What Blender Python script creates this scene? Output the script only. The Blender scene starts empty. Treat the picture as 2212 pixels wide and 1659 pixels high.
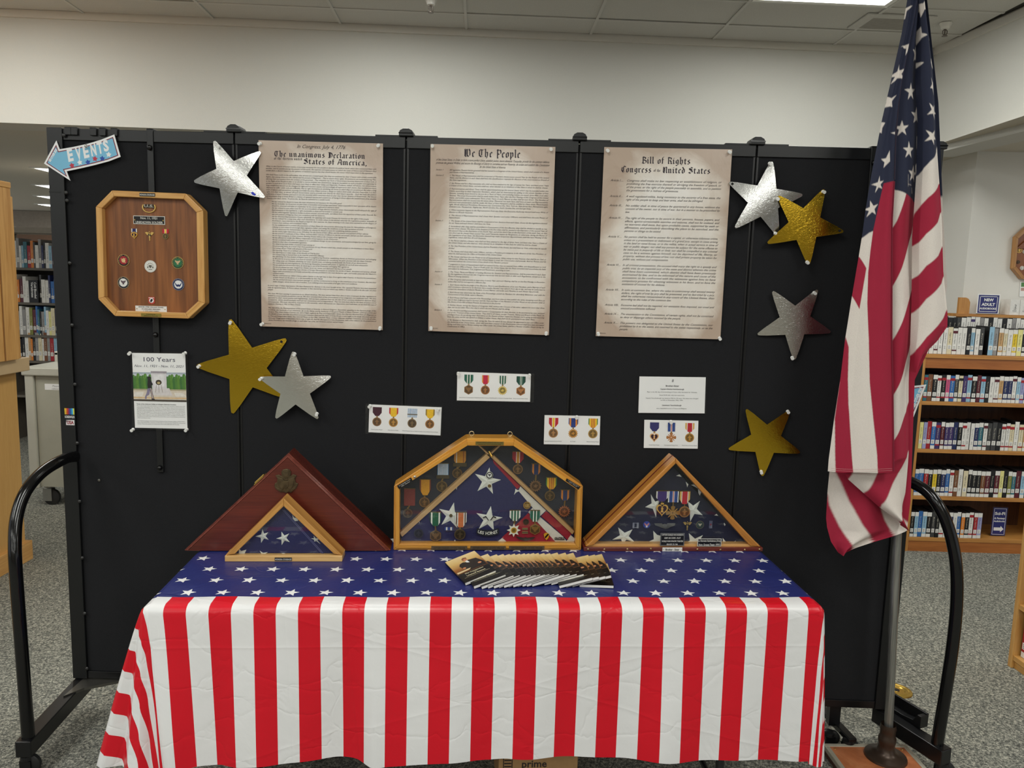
import bpy, math, random
import numpy as np
from mathutils import Vector, Matrix, Quaternion
random.seed(7)
C = bpy.context.scene.collection
sc = bpy.context.scene
# ------------------------------------------------------------------ camera, world, exposure
FPX, CAMH, PITCH, ROLL = 1661.0, 1.63, math.radians(7.4), math.radians(1.6)
cam_d = bpy.data.cameras.new('camera'); cam_d.sensor_width = 36; cam_d.lens = FPX / 2212 * 36
cam_d.clip_start = 0.05; cam_d.clip_end = 100
cam = bpy.data.objects.new('camera', cam_d); C.objects.link(cam)
CM = Matrix.Rotation(math.pi/2 - PITCH, 3, 'X') @ Matrix.Rotation(ROLL, 3, 'Z')
cam.matrix_world = Matrix.Translation((0, 0, CAMH)) @ CM.to_4x4()
sc.camera = cam
w = bpy.data.worlds.new('world'); sc.world = w; w.use_nodes = True
w.node_tree.nodes['Background'].inputs[0].default_value = (0.92, 0.96, 1.0, 1)
w.node_tree.nodes['Background'].inputs[1].default_value = 0.42
sc.view_settings.view_transform = 'Standard'; sc.view_settings.look = 'None'
sc.view_settings.gamma = 1; sc.view_settings.exposure = 0.40
sc.view_settings.use_curve_mapping = False
sc.cycles.max_bounces = 8; sc.cycles.transparent_max_bounces = 12
sc.cycles.use_denoising = True
sc.cycles.sample_clamp_indirect = 6
LAMP = 8.4            # strength of the ceiling lamps' diffusers

# ------------------------------------------------------------------ measuring helpers (survey of the real place)
CAM = Vector((0, 0, CAMH))
def ray(px, py): return CM @ Vector(((px-1106)/FPX, -(py-829.5)/FPX, -1))
def atz(px, py, z): d = ray(px, py); return CAM + d*((z-CAMH)/d.z)
def aty(px, py, y): d = ray(px, py); return CAM + d*(y/d.y)
class Frame:
    """local axes: u along, v up, n towards the viewer's side"""
    def __init__(s, o, u, v, n): s.o, s.u, s.v, s.n = Vector(o), Vector(u).normalized(), Vector(v).normalized(), Vector(n).normalized()
    def P(s, a, b, c=0): return s.o + s.u*a + s.v*b + s.n*c
    def ab(s, px, py, c=0):
        d = ray(px, py); p0 = s.o + s.n*c
        q = CAM + d*((p0-CAM).dot(s.n)/d.dot(s.n)) - s.o
        return (q.dot(s.u), q.dot(s.v))
    def off(s, a, b, c): return Frame(s.P(a, b, c), s.u, s.v, s.n)
    def rot(s, ang, a=0, b=0, c=0):
        ca, sa = math.cos(ang), math.sin(ang)
        return Frame(s.P(a, b, c), s.u*ca + s.v*sa, s.v*ca - s.u*sa, s.n)
WORLD = Frame((0,0,0), (1,0,0), (0,0,1), (0,-1,0))
FLAT = Frame((0,0,0), (1,0,0), (0,1,0), (0,0,1))
def zo(ox, oy, s): return lambda x, y: (ox + x/s, oy + y/s)

# ------------------------------------------------------------------ materials
def lin(c): 
    return tuple((x/255/12.92 if x/255 <= .04045 else ((x/255+.055)/1.055)**2.4) for x in c) + (1,)
_mats = {}
def newmat(name):
    m = bpy.data.materials.new(name); m.use_nodes = True
    nt = m.node_tree; return m, nt, nt.nodes, nt.links, nt.nodes['Principled BSDF']
def noise(nt, scale, detail=3, vec=None, rough=.5, dist=0):
    n = nt.nodes.new('ShaderNodeTexNoise'); n.inputs['Scale'].default_value = scale
    n.inputs['Detail'].default_value = detail; n.inputs['Roughness'].default_value = rough
    n.inputs['Distortion'].default_value = dist
    if vec is None:
        t = nt.nodes.new('ShaderNodeTexCoord'); vec = t.outputs['Object']
    nt.links.new(vec, n.inputs['Vector']); return n
def ramp(nt, fac, stops):
    r = nt.nodes.new('ShaderNodeValToRGB'); e = r.color_ramp.elements
    while len(e) < len(stops): e.new(.5)
    for k, (p, c) in enumerate(stops): e[k].position = p; e[k].color = c
    nt.links.new(fac, r.inputs[0]); return r.outputs[0]
def bump(nt, h, strength, dist, bsdf):
    b = nt.nodes.new('ShaderNodeBump'); b.inputs['Strength'].default_value = strength; b.inputs['Distance'].default_value = dist
    nt.links.new(h, b.inputs['Height']); nt.links.new(b.outputs[0], bsdf.inputs['Normal'])
def paint(c, rough=.5, metal=0, var=.06, scale=30, bmp=0):
    k = (tuple(c), rough, metal, var, scale, bmp)
    if k in _mats: return _mats[k]
    m, nt, N, L, B = newmat('paint_%02x%02x%02x' % tuple(int(x) for x in c))
    n = noise(nt, scale, 3)
    l = lin(c)
    L.new(ramp(nt, n.outputs[0], [(.3, tuple(x*(1-var) for x in l[:3])+(1,)), (.7, tuple(min(1, x*(1+var)) for x in l[:3])+(1,))]), B.inputs['Base Color'])
    B.inputs['Roughness'].default_value = rough; B.inputs['Metallic'].default_value = metal
    if bmp: bump(nt, n.outputs[0], .5, bmp, B)
    _mats[k] = m; return m
def wood(name, c1, c2, axis, rough=.35, scale=1.0, knots=.5, coat=.15):
    k = ('wood', name, tuple(round(x, 3) for x in axis))
    if k in _mats: return _mats[k]
    m, nt, N, L, B = newmat(name)
    t = N.new('ShaderNodeTexCoord')
    q = Vector(axis).normalized().rotation_difference(Vector((1, 0, 0)))
    m1 = N.new('ShaderNodeMapping'); m1.inputs['Rotation'].default_value = q.to_euler()
    m2 = N.new('ShaderNodeMapping'); m2.inputs['Scale'].default_value = (2.2*scale, 34*scale, 34*scale)
    m3 = N.new('ShaderNodeMapping'); m3.inputs['Scale'].default_value = (12*scale, 260*scale, 260*scale)
    L.new(t.outputs['Object'], m1.inputs[0]); L.new(m1.outputs[0], m2.inputs[0]); L.new(m1.outputs[0], m3.inputs[0])
    n1 = noise(nt, 1, 4, m2.outputs[0], .6, knots); n2 = noise(nt, 1, 2, m3.outputs[0])
    mx = N.new('ShaderNodeMix'); mx.data_type = 'FLOAT'; mx.inputs[0].default_value = .35
    L.new(n1.outputs[0], mx.inputs[2]); L.new(n2.outputs[0], mx.inputs[3])
    mid = tuple((a+b)/2 for a, b in zip(lin(c1), lin(c2)))
    L.new(ramp(nt, mx.outputs[0], [(.33, lin(c2)), (.5, mid), (.66, lin(c1))]), B.inputs['Base Color'])
    B.inputs['Roughness'].default_value = rough; B.inputs['Coat Weight'].default_value = coat; B.inputs['Coat Roughness'].default_value = .2
    bump(nt, n2.outputs[0], .15, .001, B)
    _mats[k] = m; return m
def fabric(name, c, rough=.9, scale=900, var=.35, bmp=.0006, sheen=0):
    if name in _mats: return _mats[name]
    m, nt, N, L, B = newmat(name); n = noise(nt, scale, 2); l = lin(c)
    L.new(ramp(nt, n.outputs[0], [(.3, tuple(x*(1-var) for x in l[:3])+(1,)), (.7, tuple(min(1, x*(1+var)) for x in l[:3])+(1,))]), B.inputs['Base Color'])
    B.inputs['Roughness'].default_value = rough; B.inputs['Sheen Weight'].default_value = sheen
    bump(nt, n.outputs[0], .5, bmp, B); _mats[name] = m; return m
def foil(name, c, rough=.22):
    m, nt, N, L, B = newmat(name)
    B.inputs['Metallic'].default_value = 1; B.inputs['Base Color'].default_value = lin(c)
    n = noise(nt, 130, 2, None, .5, 2.2); bump(nt, n.outputs[0], .22, .0016, B)
    B.inputs['Roughness'].default_value = rough; return m
def emit_mat(name, c, s):
    m, nt, N, L, B = newmat(name); B.inputs['Base Color'].default_value = (1, 1, 1, 1)
    B.inputs['Emission Color'].default_value = lin(c)
    n = noise(nt, 3, 1)
    L.new(ramp(nt, n.outputs[0], [(0, lin(c)), (1, lin(c))]), B.inputs['Emission Color'])
    B.inputs['Emission Strength'].default_value = s; return m
def glass_mat():
    m = bpy.data.materials.new('clear_glass'); m.use_nodes = True; nt = m.node_tree; nt.nodes.clear()
    o = nt.nodes.new('ShaderNodeOutputMaterial'); mx = nt.nodes.new('ShaderNodeMixShader')
    tr = nt.nodes.new('ShaderNodeBsdfTransparent'); g = nt.nodes.new('ShaderNodeBsdfGlossy')
    f = nt.nodes.new('ShaderNodeLayerWeight'); f.inputs[0].default_value = .5
    pw = nt.nodes.new('ShaderNodeMath'); pw.operation = 'POWER'; nt.links.new(f.outputs['Facing'], pw.inputs[0]); pw.inputs[1].default_value = 5
    sch = nt.nodes.new('ShaderNodeMath'); sch.operation = 'MULTIPLY_ADD'; nt.links.new(pw.outputs[0], sch.inputs[0]); sch.inputs[1].default_value = .96; sch.inputs[2].default_value = .032
    tr.inputs[0].default_value = (.97, .98, .97, 1); g.inputs['Roughness'].default_value = .01
    nt.links.new(sch.outputs[0], mx.inputs[0]); nt.links.new(tr.outputs[0], mx.inputs[1]); nt.links.new(g.outputs[0], mx.inputs[2])
    nt.links.new(mx.outputs[0], o.inputs[0]); return m
GLASS = glass_mat()
def lamin_mat():
    m = bpy.data.materials.new('clear_laminate'); m.use_nodes = True; nt = m.node_tree; nt.nodes.clear()
    o = nt.nodes.new('ShaderNodeOutputMaterial'); mx = nt.nodes.new('ShaderNodeMixShader')
    tr = nt.nodes.new('ShaderNodeBsdfTransparent'); g = nt.nodes.new('ShaderNodeBsdfGlossy')
    f = nt.nodes.new('ShaderNodeLayerWeight'); f.inputs[0].default_value = .5
    pw = nt.nodes.new('ShaderNodeMath'); pw.operation = 'POWER'; nt.links.new(f.outputs['Facing'], pw.inputs[0]); pw.inputs[1].default_value = 5
    sch = nt.nodes.new('ShaderNodeMath'); sch.operation = 'MULTIPLY_ADD'; nt.links.new(pw.outputs[0], sch.inputs[0]); sch.inputs[1].default_value = .96; sch.inputs[2].default_value = .032
    g.inputs['Roughness'].default_value = .12
    t = nt.nodes.new('ShaderNodeTexCoord'); n = noise(nt, 22, 2, t.outputs['Object']); b = nt.nodes.new('ShaderNodeBump')
    b.inputs['Strength'].default_value = .5; b.inputs['Distance'].default_value = .006
    nt.links.new(n.outputs[0], b.inputs['Height']); nt.links.new(b.outputs[0], g.inputs['Normal'])
    nt.links.new(sch.outputs[0], mx.inputs[0]); nt.links.new(tr.outputs[0], mx.inputs[1]); nt.links.new(g.outputs[0], mx.inputs[2])
    nt.links.new(mx.outputs[0], o.inputs[0]); return m
LAMIN = lamin_mat()

# ------------------------------------------------------------------ mesh builder
def circ(r, n=20, a=0, b=0, ry=None, ph=0): return [(a + r*math.cos(ph+2*math.pi*k/n), b + (ry or r)*math.sin(ph+2*math.pi*k/n)) for k in range(n)]
def starpts(R, k=.382, n=5, ph=math.pi/2, a=0, b=0):
    return [(a + (R if i % 2 == 0 else R*k)*math.cos(ph+math.pi*i/n), b + (R if i % 2 == 0 else R*k)*math.sin(ph+math.pi*i/n)) for i in range(2*n)]
def rect(a0, b0, a1, b1): return [(a0, b0), (a1, b0), (a1, b1), (a0, b1)]
def ccw(p):
    s = sum(p[i][0]*p[(i+1) % len(p)][1] - p[(i+1) % len(p)][0]*p[i][1] for i in range(len(p)))
    return p if s > 0 else p[::-1]
class MB:
    def __init__(s): s.v, s.f, s.mi, s.mats, s.uv = [], [], [], [], None
    def m(s, mat):
        for k, x in enumerate(s.mats):
            if x is mat: return k
        s.mats.append(mat); return len(s.mats)-1
    def face(s, pts, mat):
        n = len(s.v); s.v += [tuple(p) for p in pts]; s.f.append(tuple(range(n, n+len(pts)))); s.mi.append(s.m(mat))
    def poly(s, p2, F, c, mat): s.face([F.P(a, b, c) for a, b in ccw(p2)], mat); return s
    def prism(s, p2, F, c0, c1, mat, side=None, back=True):
        p2 = ccw(p2); n = len(s.v); k = len(p2); i = s.m(mat); j = s.m(side or mat)
        s.v += [tuple(F.P(a, b, c1)) for a, b in p2] + [tuple(F.P(a, b, c0)) for a, b in p2]
        s.f.append(tuple(range(n, n+k))); s.mi.append(i)
        if back: s.f.append(tuple(range(n+2*k-1, n+k-1, -1))); s.mi.append(j)
        for q in range(k):
            r = (q+1) % k; s.f.append((n+q, n+k+q, n+k+r, n+r)); s.mi.append(j)
        return s
    def box(s, F, a0, a1, b0, b1, c0, c1, mat, side=None): return s.prism(rect(min(a0,a1), min(b0,b1), max(a0,a1), max(b0,b1)), F, min(c0,c1), max(c0,c1), mat, side)
    def loft(s, outer, inner, F, c_o, c_i, mat):
        """band between two outlines with the same number of points"""
        k = len(outer); n = len(s.v); i = s.m(mat)
        s.v += [tuple(F.P(a, b, c_o)) for a, b in outer] + [tuple(F.P(a, b, c_i)) for a, b in inner]
        for q in range(k):
            r = (q+1) % k; s.f.append((n+q, n+r, n+k+r, n+k+q)); s.mi.append(i)
        return s
    def tube(s, path, r, mat, n=12, cap=True):
        path = [Vector(p) for p in path]; rs = r if isinstance(r, (list, tuple)) else [r]*len(path)
        n0 = len(s.v); i = s.m(mat); up = Vector((0, 0, 1)); prev = None
        for k, p in enumerate(path):
            t = (path[min(k+1, len(path)-1)] - path[max(k-1, 0)]).normalized()
            x = (prev - t*prev.dot(t)) if prev else t.cross(up if abs(t.z) < .9 else Vector((1, 0, 0)))
            x.normalize(); prev = x; y = t.cross(x)
            s.v += [tuple(p + (x*math.cos(2*math.pi*q/n) + y*math.sin(2*math.pi*q/n))*rs[k]) for q in range(n)]
        for k in range(len(path)-1):
            for q in range(n):
                a = n0+k*n+q; b = n0+k*n+(q+1) % n; s.f.append((a, b, b+n, a+n)); s.mi.append(i)
        if cap:
            s.f.append(tuple(range(n0+n-1, n0-1, -1))); s.mi.append(i)
            e = n0+(len(path)-1)*n; s.f.append(tuple(range(e, e+n))); s.mi.append(i)
        return s
    def lathe(s, prof, o, axis, mat, n=16):
        """prof: list of (radius, height) along axis"""
        o = Vector(o); t = Vector(axis).normalized(); x = t.cross(Vector((0, 0, 1)) if abs(t.z) < .9 else Vector((1, 0, 0))).normalized(); y = t.cross(x)
        n0 = len(s.v); i = s.m(mat)
        for r, h in prof: s.v += [tuple(o + t*h + (x*math.cos(2*math.pi*q/n)+y*math.sin(2*math.pi*q/n))*max(r, 1e-5)) for q in range(n)]
        for k in range(len(prof)-1):
            for q in range(n):
                a = n0+k*n+q; b = n0+k*n+(q+1) % n; s.f.append((a, b, b+n, a+n)); s.mi.append(i)
        s.f.append(tuple(range(n0+n-1, n0-1, -1))); s.mi.append(i)
        e = n0+(len(prof)-1)*n; s.f.append(tuple(range(e, e+n))); s.mi.append(i)
        return s
    def grid(s, pts, mat, uvs=None):
        """pts[row][col]"""
        n0 = len(s.v); R, K = len(pts), len(pts[0]); i = s.m(mat)
        for row in pts: s.v += [tuple(p) for p in row]
        for r in range(R-1):
            for k in range(K-1):
                a = n0+r*K+k; s.f.append((a, a+1, a+K+1, a+K)); s.mi.append(i)
        if uvs is not None:
            if s.uv is None: s.uv = {}
            for r in range(R):
                for k in range(K): s.uv[n0+r*K+k] = uvs[r][k]
        return s
    def tris(s, V, Fc, mat):
        n0 = len(s.v); i = s.m(mat); s.v += [tuple(p) for p in V]
        s.f += [tuple(n0+q for q in f) for f in Fc]; s.mi += [i]*len(Fc); return s
    def text(s, body, F, a, b, size, mat, c=0, align='C', bold=0, shear=0, fit=None, sx=1.0, mp=None):
        V, Fc, wd = layout(body, bold)
        if not len(V): return s
        k = size; kx = size*sx
        if fit: kx = fit/max(wd, 1e-6)
        x0 = {'L': 0, 'C': -wd*kx/2, 'R': -wd*kx}[align]
        X = V[:, 0]*kx + x0 + V[:, 1]*k*shear; Y = V[:, 1]*k
        if mp: P = [F.P(*mp(a+x, b+y), c) for x, y in zip(X, Y)]
        else: P = [F.P(a+x, b+y, c) for x, y in zip(X, Y)]
        return s.tris(P, Fc, mat)

def emit(name, mb, parent=None, smooth=None, bevel=0, origin=None, seg=2):
    vs = np.array(mb.v, dtype=float)
    if origin is None:
        mn, mx = vs.min(0), vs.max(0); origin = np.array([(mn[0]+mx[0])/2, (mn[1]+mx[1])/2, mn[2]])
    origin = np.array(origin, dtype=float)
    me = bpy.data.meshes.new(name); me.from_pydata((vs-origin).tolist(), [], mb.f)
    for m_ in mb.mats: me.materials.append(m_)
    me.polygons.foreach_set('material_index', mb.mi)
    if mb.uv is not None:
        ul = me.uv_layers.new(name='cloth')
        li = np.zeros(len(me.loops), dtype=np.int32); me.loops.foreach_get('vertex_index', li)
        ul.data.foreach_set('uv', np.array([mb.uv.get(int(q), (0, 0)) for q in li], dtype=np.float32).ravel())
    if smooth is not None:
        me.polygons.foreach_set('use_smooth', [True]*len(me.polygons))
        if smooth < 170: me.set_sharp_from_angle(angle=math.radians(smooth))
    me.update()
    o = bpy.data.objects.new(name, me); C.objects.link(o)
    loc = Vector(origin)
    if parent: o.parent = parent; loc = loc - wloc(parent)
    o.location = loc
    if bevel:
        b = o.modifiers.new('bevel', 'BEVEL'); b.width = bevel; b.segments = seg; b.limit_method = 'ANGLE'; b.angle_limit = math.radians(40)
    return o
def wloc(o):
    p = Vector((0, 0, 0))
    while o: p = p + o.location; o = o.parent
    return p
def tag(o, label=None, cat=None, group=None, kind=None):
    if label: o['label'] = label
    if cat: o['category'] = cat
    if group: o['group'] = group
    if kind: o['kind'] = kind
    return o
def thing(name, label, cat, loc, group=None):
    o = bpy.data.objects.new(name, None); C.objects.link(o); o.location = loc; o.empty_display_size = .05
    return tag(o, label, cat, group)
def dup(o, parent, off):
    """one more of the same piece, sharing its mesh"""
    c = o.copy(); C.objects.link(c); c.parent = parent; c.location = o.location + Vector(off); return c

# ------------------------------------------------------------------ lettering
_gl = {}
def load_glyphs():
    chars = sorted(set("ABCDEFGHIJKLMNOPQRSTUVWXYZabcdefghijklmnopqrstuvwxyz0123456789.,:;-'&()/|! "))
    tmp = []
    for var, (off, res) in {0: (0.0, 2), 1: (.022, 2), 2: (-.004, 1), 3: (.045, 2)}.items():
        for ch in chars:
            for body, kind in ((ch, 'g'), (ch+'|', 'a')):
                if kind == 'a' and var: continue
                cu = bpy.data.curves.new('t', 'FONT'); cu.body = body; cu.resolution_u = res; cu.offset = off if kind == 'g' else 0
                ob = bpy.data.objects.new('t', cu); C.objects.link(ob); tmp.append((var, ch, kind, ob, cu))
    bpy.context.view_layer.update()
    dg = bpy.context.evaluated_depsgraph_get(); adv = {}
    for var, ch, kind, ob, cu in tmp:
        me = bpy.data.meshes.new_from_object(ob.evaluated_get(dg))
        n = len(me.vertices); V = np.zeros(n*3); me.vertices.foreach_get('co', V); V = V.reshape(-1, 3)[:, :2]
        if kind == 'g':
            me.calc_loop_triangles(); T = np.zeros(len(me.loop_triangles)*3, dtype=np.int32); me.loop_triangles.foreach_get('vertices', T)
            _gl[(var, ch)] = (V.copy(), T.reshape(-1, 3))
        else: adv[ch] = V[:, 0].max()
        bpy.data.meshes.remove(me)
    bar = _gl[(0, '|')][0][:, 0].max()
    for ch in chars: _gl[('adv', ch)] = adv[ch] - bar
    for *_, ob, cu in tmp: bpy.data.objects.remove(ob); bpy.data.curves.remove(cu)
load_glyphs()
def twidth(body): return sum(_gl[('adv', ch)] for ch in body if ('adv', ch) in _gl)
def layout(body, var=0):
    Vs, Fs, x, n = [], [], 0.0, 0
    for ch in body:
        if (var, ch) not in _gl: ch = ' '
        V, T = _gl[(var, ch)]
        if len(V): Vs.append(V + np.array([x, 0])); Fs.append(T + n); n += len(V)
        x += _gl[('adv', ch)]
    if not Vs: return np.zeros((0, 2)), [], x
    return np.vstack(Vs), np.vstack(Fs).tolist(), x
# broad-nib blackletter, written stroke by stroke
def _M(x): return [(x-.1, .95), (x, .82), (x, .16), (x+.12, .05)]
_o1 = [(.2, .82), (.2, .18), (.4, .04)]
BL = {
 'i': (.5, [_M(.2), [(.2, 1.3), (.27, 1.22)]]), 'n': (.92, [_M(.2), [(.2, .75), (.42, .97), (.58, .82), (.58, .16), (.7, .05)]]),
 'm': (1.3, [_M(.2), [(.2, .75), (.42, .97), (.58, .82), (.58, .16), (.68, .07)], [(.58, .75), (.8, .97), (.96, .82), (.96, .16), (1.08, .05)]]),
 'u': (.92, [_M(.2)+[(.56, .25)], _M(.58)]), 'r': (.68, [_M(.2), [(.2, .72), (.42, .97), (.54, .84)]]),
 'o': (.82, [_o1, [(.2, .82), (.38, .97), (.58, .82), (.58, .2), (.4, .04)]]),
 'c': (.7, [[(.2, .82), (.2, .18), (.38, .04), (.55, .18)], [(.2, .82), (.38, .97), (.52, .84)]]),
 'e': (.7, [[(.2, .82), (.2, .18), (.38, .04), (.55, .18)], [(.2, .82), (.38, .97), (.54, .78), (.24, .5)]]),
 'a': (.8, [[(.18, .84), (.36, .97), (.54, .82), (.54, .16), (.66, .05)], [(.54, .55), (.28, .48), (.18, .32), (.18, .2), (.32, .05), (.52, .22)]]),
 'd': (.82, [[(.2, .82), (.2, .18), (.4, .04), (.58, .2), (.58, .8), (.2, 1.45)], [(.2, .82), (.38, .95), (.56, .82)]]),
 't': (.62, [[(.24, 1.2), (.24, .18), (.4, .04), (.52, .16)], [(.04, .92), (.5, .92)]]),
 's': (.74, [[(.52, .86), (.36, .97), (.2, .82), (.24, .66), (.5, .42), (.54, .2), (.36, .04), (.16, .16)]]),
 'l': (.48, [[(.1, 1.5), (.2, 1.42), (.2, .16), (.32, .05)]]),
 'h': (.86, [[(.1, 1.5), (.2, 1.42), (.2, .16), (.32, .05)], [(.22, .78), (.42, .97), (.58, .82), (.58, .3), (.4, -.2)]]),
 'f': (.56, [[(.46, 1.46), (.34, 1.5), (.22, 1.36), (.22, .02)], [(.04, .92), (.46, .92)]]),
 'g': (.84, [[(.2, .82), (.2, .3), (.38, .16), (.58, .34)], [(.2, .82), (.38, .97), (.58, .84), (.58, -.1), (.4, -.32), (.18, -.2)]]),
 'p': (.84, [[(.08, .97), (.2, .84), (.2, -.35)], [(.22, .8), (.4, .97), (.58, .82), (.58, .2), (.4, .04), (.22, .14)]]),
 'W': (1.5, [[(.1, 1.3), (.3, 1.45), (.3, .2), (.55, .04)], [(.55, 1.4), (.72, 1.3), (.72, .25), (.55, .04)], [(.72, .25), (.95, .04), (1.2, .3), (1.2, 1.1), (1.0, 1.45)], [(.47, 1.3), (.47, .3)]]),
 'T': (1.1, [[(.1, 1.1), (.3, 1.38), (.8, 1.3), (1.1, 1.45)], [(.3, 1.38), (.14, .8), (.2, .3), (.5, .05), (.85, .2)], [(.6, 1.3), (.6, .3)]]),
 'D': (1.15, [[(.1, 1.35), (.4, 1.4), (.85, 1.2), (1., .7), (.85, .2), (.5, .04), (.15, .15)], [(.35, 1.35), (.35, .15)], [(.55, 1.3), (.55, .2)]]),
 'S': (1.05, [[(.85, 1.25), (.55, 1.45), (.2, 1.2), (.3, .9), (.75, .65), (.85, .35), (.5, .04), (.1, .25)], [(.3, 1.15), (.8, .85)], [(.2, .3), (.6, .45)]]),
 'A': (1.05, [[(.1, 1.2), (.4, 1.45), (.8, 1.3), (.8, .16), (.95, .05)], [(.5, 1.3), (.2, .5), (.1, .05)], [(.2, .6), (.8, .6)]]),
 'P': (1.0, [[(.1, 1.3), (.3, 1.42), (.3, -.05), (.42, -.15)], [(.22, 1.46), (.5, 1.3), (.72, 1.4), (.9, 1.2), (.9, .75), (.6, .55), (.34, .7)]]),
 'B': (1.05, [[(.1, 1.3), (.3, 1.42), (.3, .1)], [(.22, 1.48), (.75, 1.3), (.75, 1.0), (.4, .78)], [(.4, .82), (.9, .62), (.9, .22), (.55, .02), (.12, .18)]]),
 'R': (1.1, [[(.1, 1.3), (.3, 1.42), (.3, .15), (.42, .04)], [(.22, 1.48), (.82, 1.3), (.82, .98), (.42, .72)], [(.55, .8), (.8, .55), (.8, .16), (.98, .04)]]),
 'C': (1.0, [[(.95, 1.25), (.6, 1.45), (.2, 1.15), (.15, .5), (.45, .04), (.9, .25)], [(.5, 1.3), (.5, .25)]]),
 'U': (1.15, [[(.1, 1.3), (.3, 1.42), (.25, .3), (.5, .04), (.85, .3)], [(.7, 1.42), (.88, 1.3), (.88, .16), (1.02, .05)], [(.5, 1.3), (.5, .3)]]),
 ',': (.35, [[(.15, .12), (.24, .02), (.12, -.25)]]), ' ': (.55, []),
}
def bl_width(t): return sum(BL[ch][0] for ch in t)
def blackletter(mb, t, F, a, b, width, xh, mat, c, align='C', nib=.128):
    k = width/bl_width(t); x0 = a - (width/2 if align == 'C' else 0); hx, hy = nib*.8, nib*.62
    for ch in t:
        ad, lines = BL[ch]
        for ln in lines:
            for (p, q) in zip(ln[:-1], ln[1:]):
                dx, dy = q[0]-p[0], q[1]-p[1]
                if dx*hy - dy*hx < 0: quad = [(p[0]-hx, p[1]-hy), (q[0]-hx, q[1]-hy), (q[0]+hx, q[1]+hy), (p[0]+hx, p[1]+hy)]
                else: quad = [(p[0]+hx, p[1]+hy), (q[0]+hx, q[1]+hy), (q[0]-hx, q[1]-hy), (p[0]-hx, p[1]-hy)]
                mb.poly([(x0+u*k, b+v*xh) for u, v in quad], F, c, mat)
        x0 += ad*k
def spline(P, n=6):
    P = [Vector(p) for p in P]; out = []
    for k in range(len(P)-1):
        p0, p1, p2, p3 = P[max(k-1, 0)], P[k], P[k+1], P[min(k+2, len(P)-1)]
        for q in range(n):
            t = q/n; out.append(.5*((2*p1)+(p2-p0)*t+(2*p0-5*p1+4*p2-p3)*t*t+(3*p1-p0-3*p2+p3)*t**3))
    return out + [P[-1]]
def wrap(text, width):
    out, cur = [], ''
    for wd in text.split():
        t = (cur+' '+wd).strip()
        if twidth(t) > width and cur: out.append(cur); cur = wd
        else: cur = t
    return out + [cur]
def ordinal(n):
    ones = 'zeroth first second third fourth fifth sixth seventh eighth ninth tenth eleventh twelfth thirteenth fourteenth fifteenth sixteenth seventeenth eighteenth nineteenth'.split()
    if n < 20: return ones[n]
    t, o = divmod(n, 10); tn = {2: 'twent', 3: 'thirt', 4: 'fort', 5: 'fift'}[t]
    return tn+'ieth' if o == 0 else tn+'y-'+ones[o]

# ================================================================== THE SETTING
ZC, ZS = 3.206, 2.54
hl, hr = atz(0, 22, ZC), atz(2019, 107, ZC)
FH = Frame((hl.x, hl.y, 0), (hr.x-hl.x, hr.y-hl.y, 0), (0, 0, 1), (hr.y-hl.y, -(hr.x-hl.x), 0))      # the header wall at the back
HLEN = math.hypot(hr.x-hl.x, hr.y-hl.y)
WALLC = (204, 203, 196)
wallm = paint(WALLC, .75, var=.012, scale=180, bmp=.0006)
wallr = paint((224, 222, 215), .7, var=.012, scale=180, bmp=.0006)
trimm = paint((214, 211, 203), .6, var=.01)
ceilm = paint((196, 195, 190), .9, var=.05, scale=160, bmp=.002)
barm = paint((200, 199, 194), .6, var=.01)

m, nt, N, L, B = newmat('grey_loop_carpet')
t = N.new('ShaderNodeTexCoord')
n1 = noise(nt, 105, 2, t.outputs['Object'], .65, .6); n2 = noise(nt, 1.1, 2, t.outputs['Object']); n3 = noise(nt, 260, 1, t.outputs['Object'])
mx = N.new('ShaderNodeMix'); mx.data_type = 'FLOAT'; mx.inputs[0].default_value = .3
L.new(n1.outputs[0], mx.inputs[2]); L.new(n3.outputs[0], mx.inputs[3])
base = ramp(nt, mx.outputs[0], [(.36, lin((54, 55, 52))), (.5, lin((114, 115, 108))), (.63, lin((182, 179, 166)))])
tint = ramp(nt, n2.outputs[0], [(.3, (.88, .9, .9, 1)), (.7, (1.05, 1.03, .98, 1))])
mm = N.new('ShaderNodeMix'); mm.data_type = 'RGBA'; mm.blend_type = 'MULTIPLY'; mm.inputs[0].default_value = 1
L.new(base, mm.inputs[6]); L.new(tint, mm.inputs[7]); L.new(mm.outputs[2], B.inputs['Base Color'])
B.inputs['Roughness'].default_value = .95; bump(nt, n1.outputs[0], .6, .004, B)
CARPET = m
mb = MB(); mb.box(FLAT, -9, 7, -7, 14, -.05, 0, CARPET)
tag(emit('floor', mb), 'grey speckled loop carpet running under everything', 'floor', kind='structure')

# header walls, soffits, wall returns
mb = MB(); mb.box(FH, -5, HLEN, ZS, ZC+.1, -.25, 0, wallm)
tag(emit('wall_back', mb), 'off-white header wall above the black room divider', 'wall', kind='structure')
mb = MB(); mb.box(FH, -5, HLEN-.01, ZC-.04, ZC+.005, 0, .018, trimm)
tag(emit('trim_1', mb), 'thin off-white trim between header wall and ceiling tiles', 'trim', kind='structure')
e2 = atz(2212, 21, ZC)
FR = Frame((hr.x, hr.y, 0), (e2.x-hr.x, e2.y-hr.y, 0), (0, 0, 1), (e2.y-hr.y, -(e2.x-hr.x), 0))
if FR.n.x > 0: FR = Frame(FR.o, FR.u, FR.v, -FR.n)
mb = MB(); mb.box(FR, 0, 6, ZS, ZC+.1, -.2, 0, wallm)
tag(emit('wall_right', mb), 'off-white header wall at the right, meeting the corner behind the flag', 'wall', kind='structure')
mb = MB(); mb.box(FR, 0.02, 6, ZC-.04, ZC+.005, 0, .018, trimm)
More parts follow.
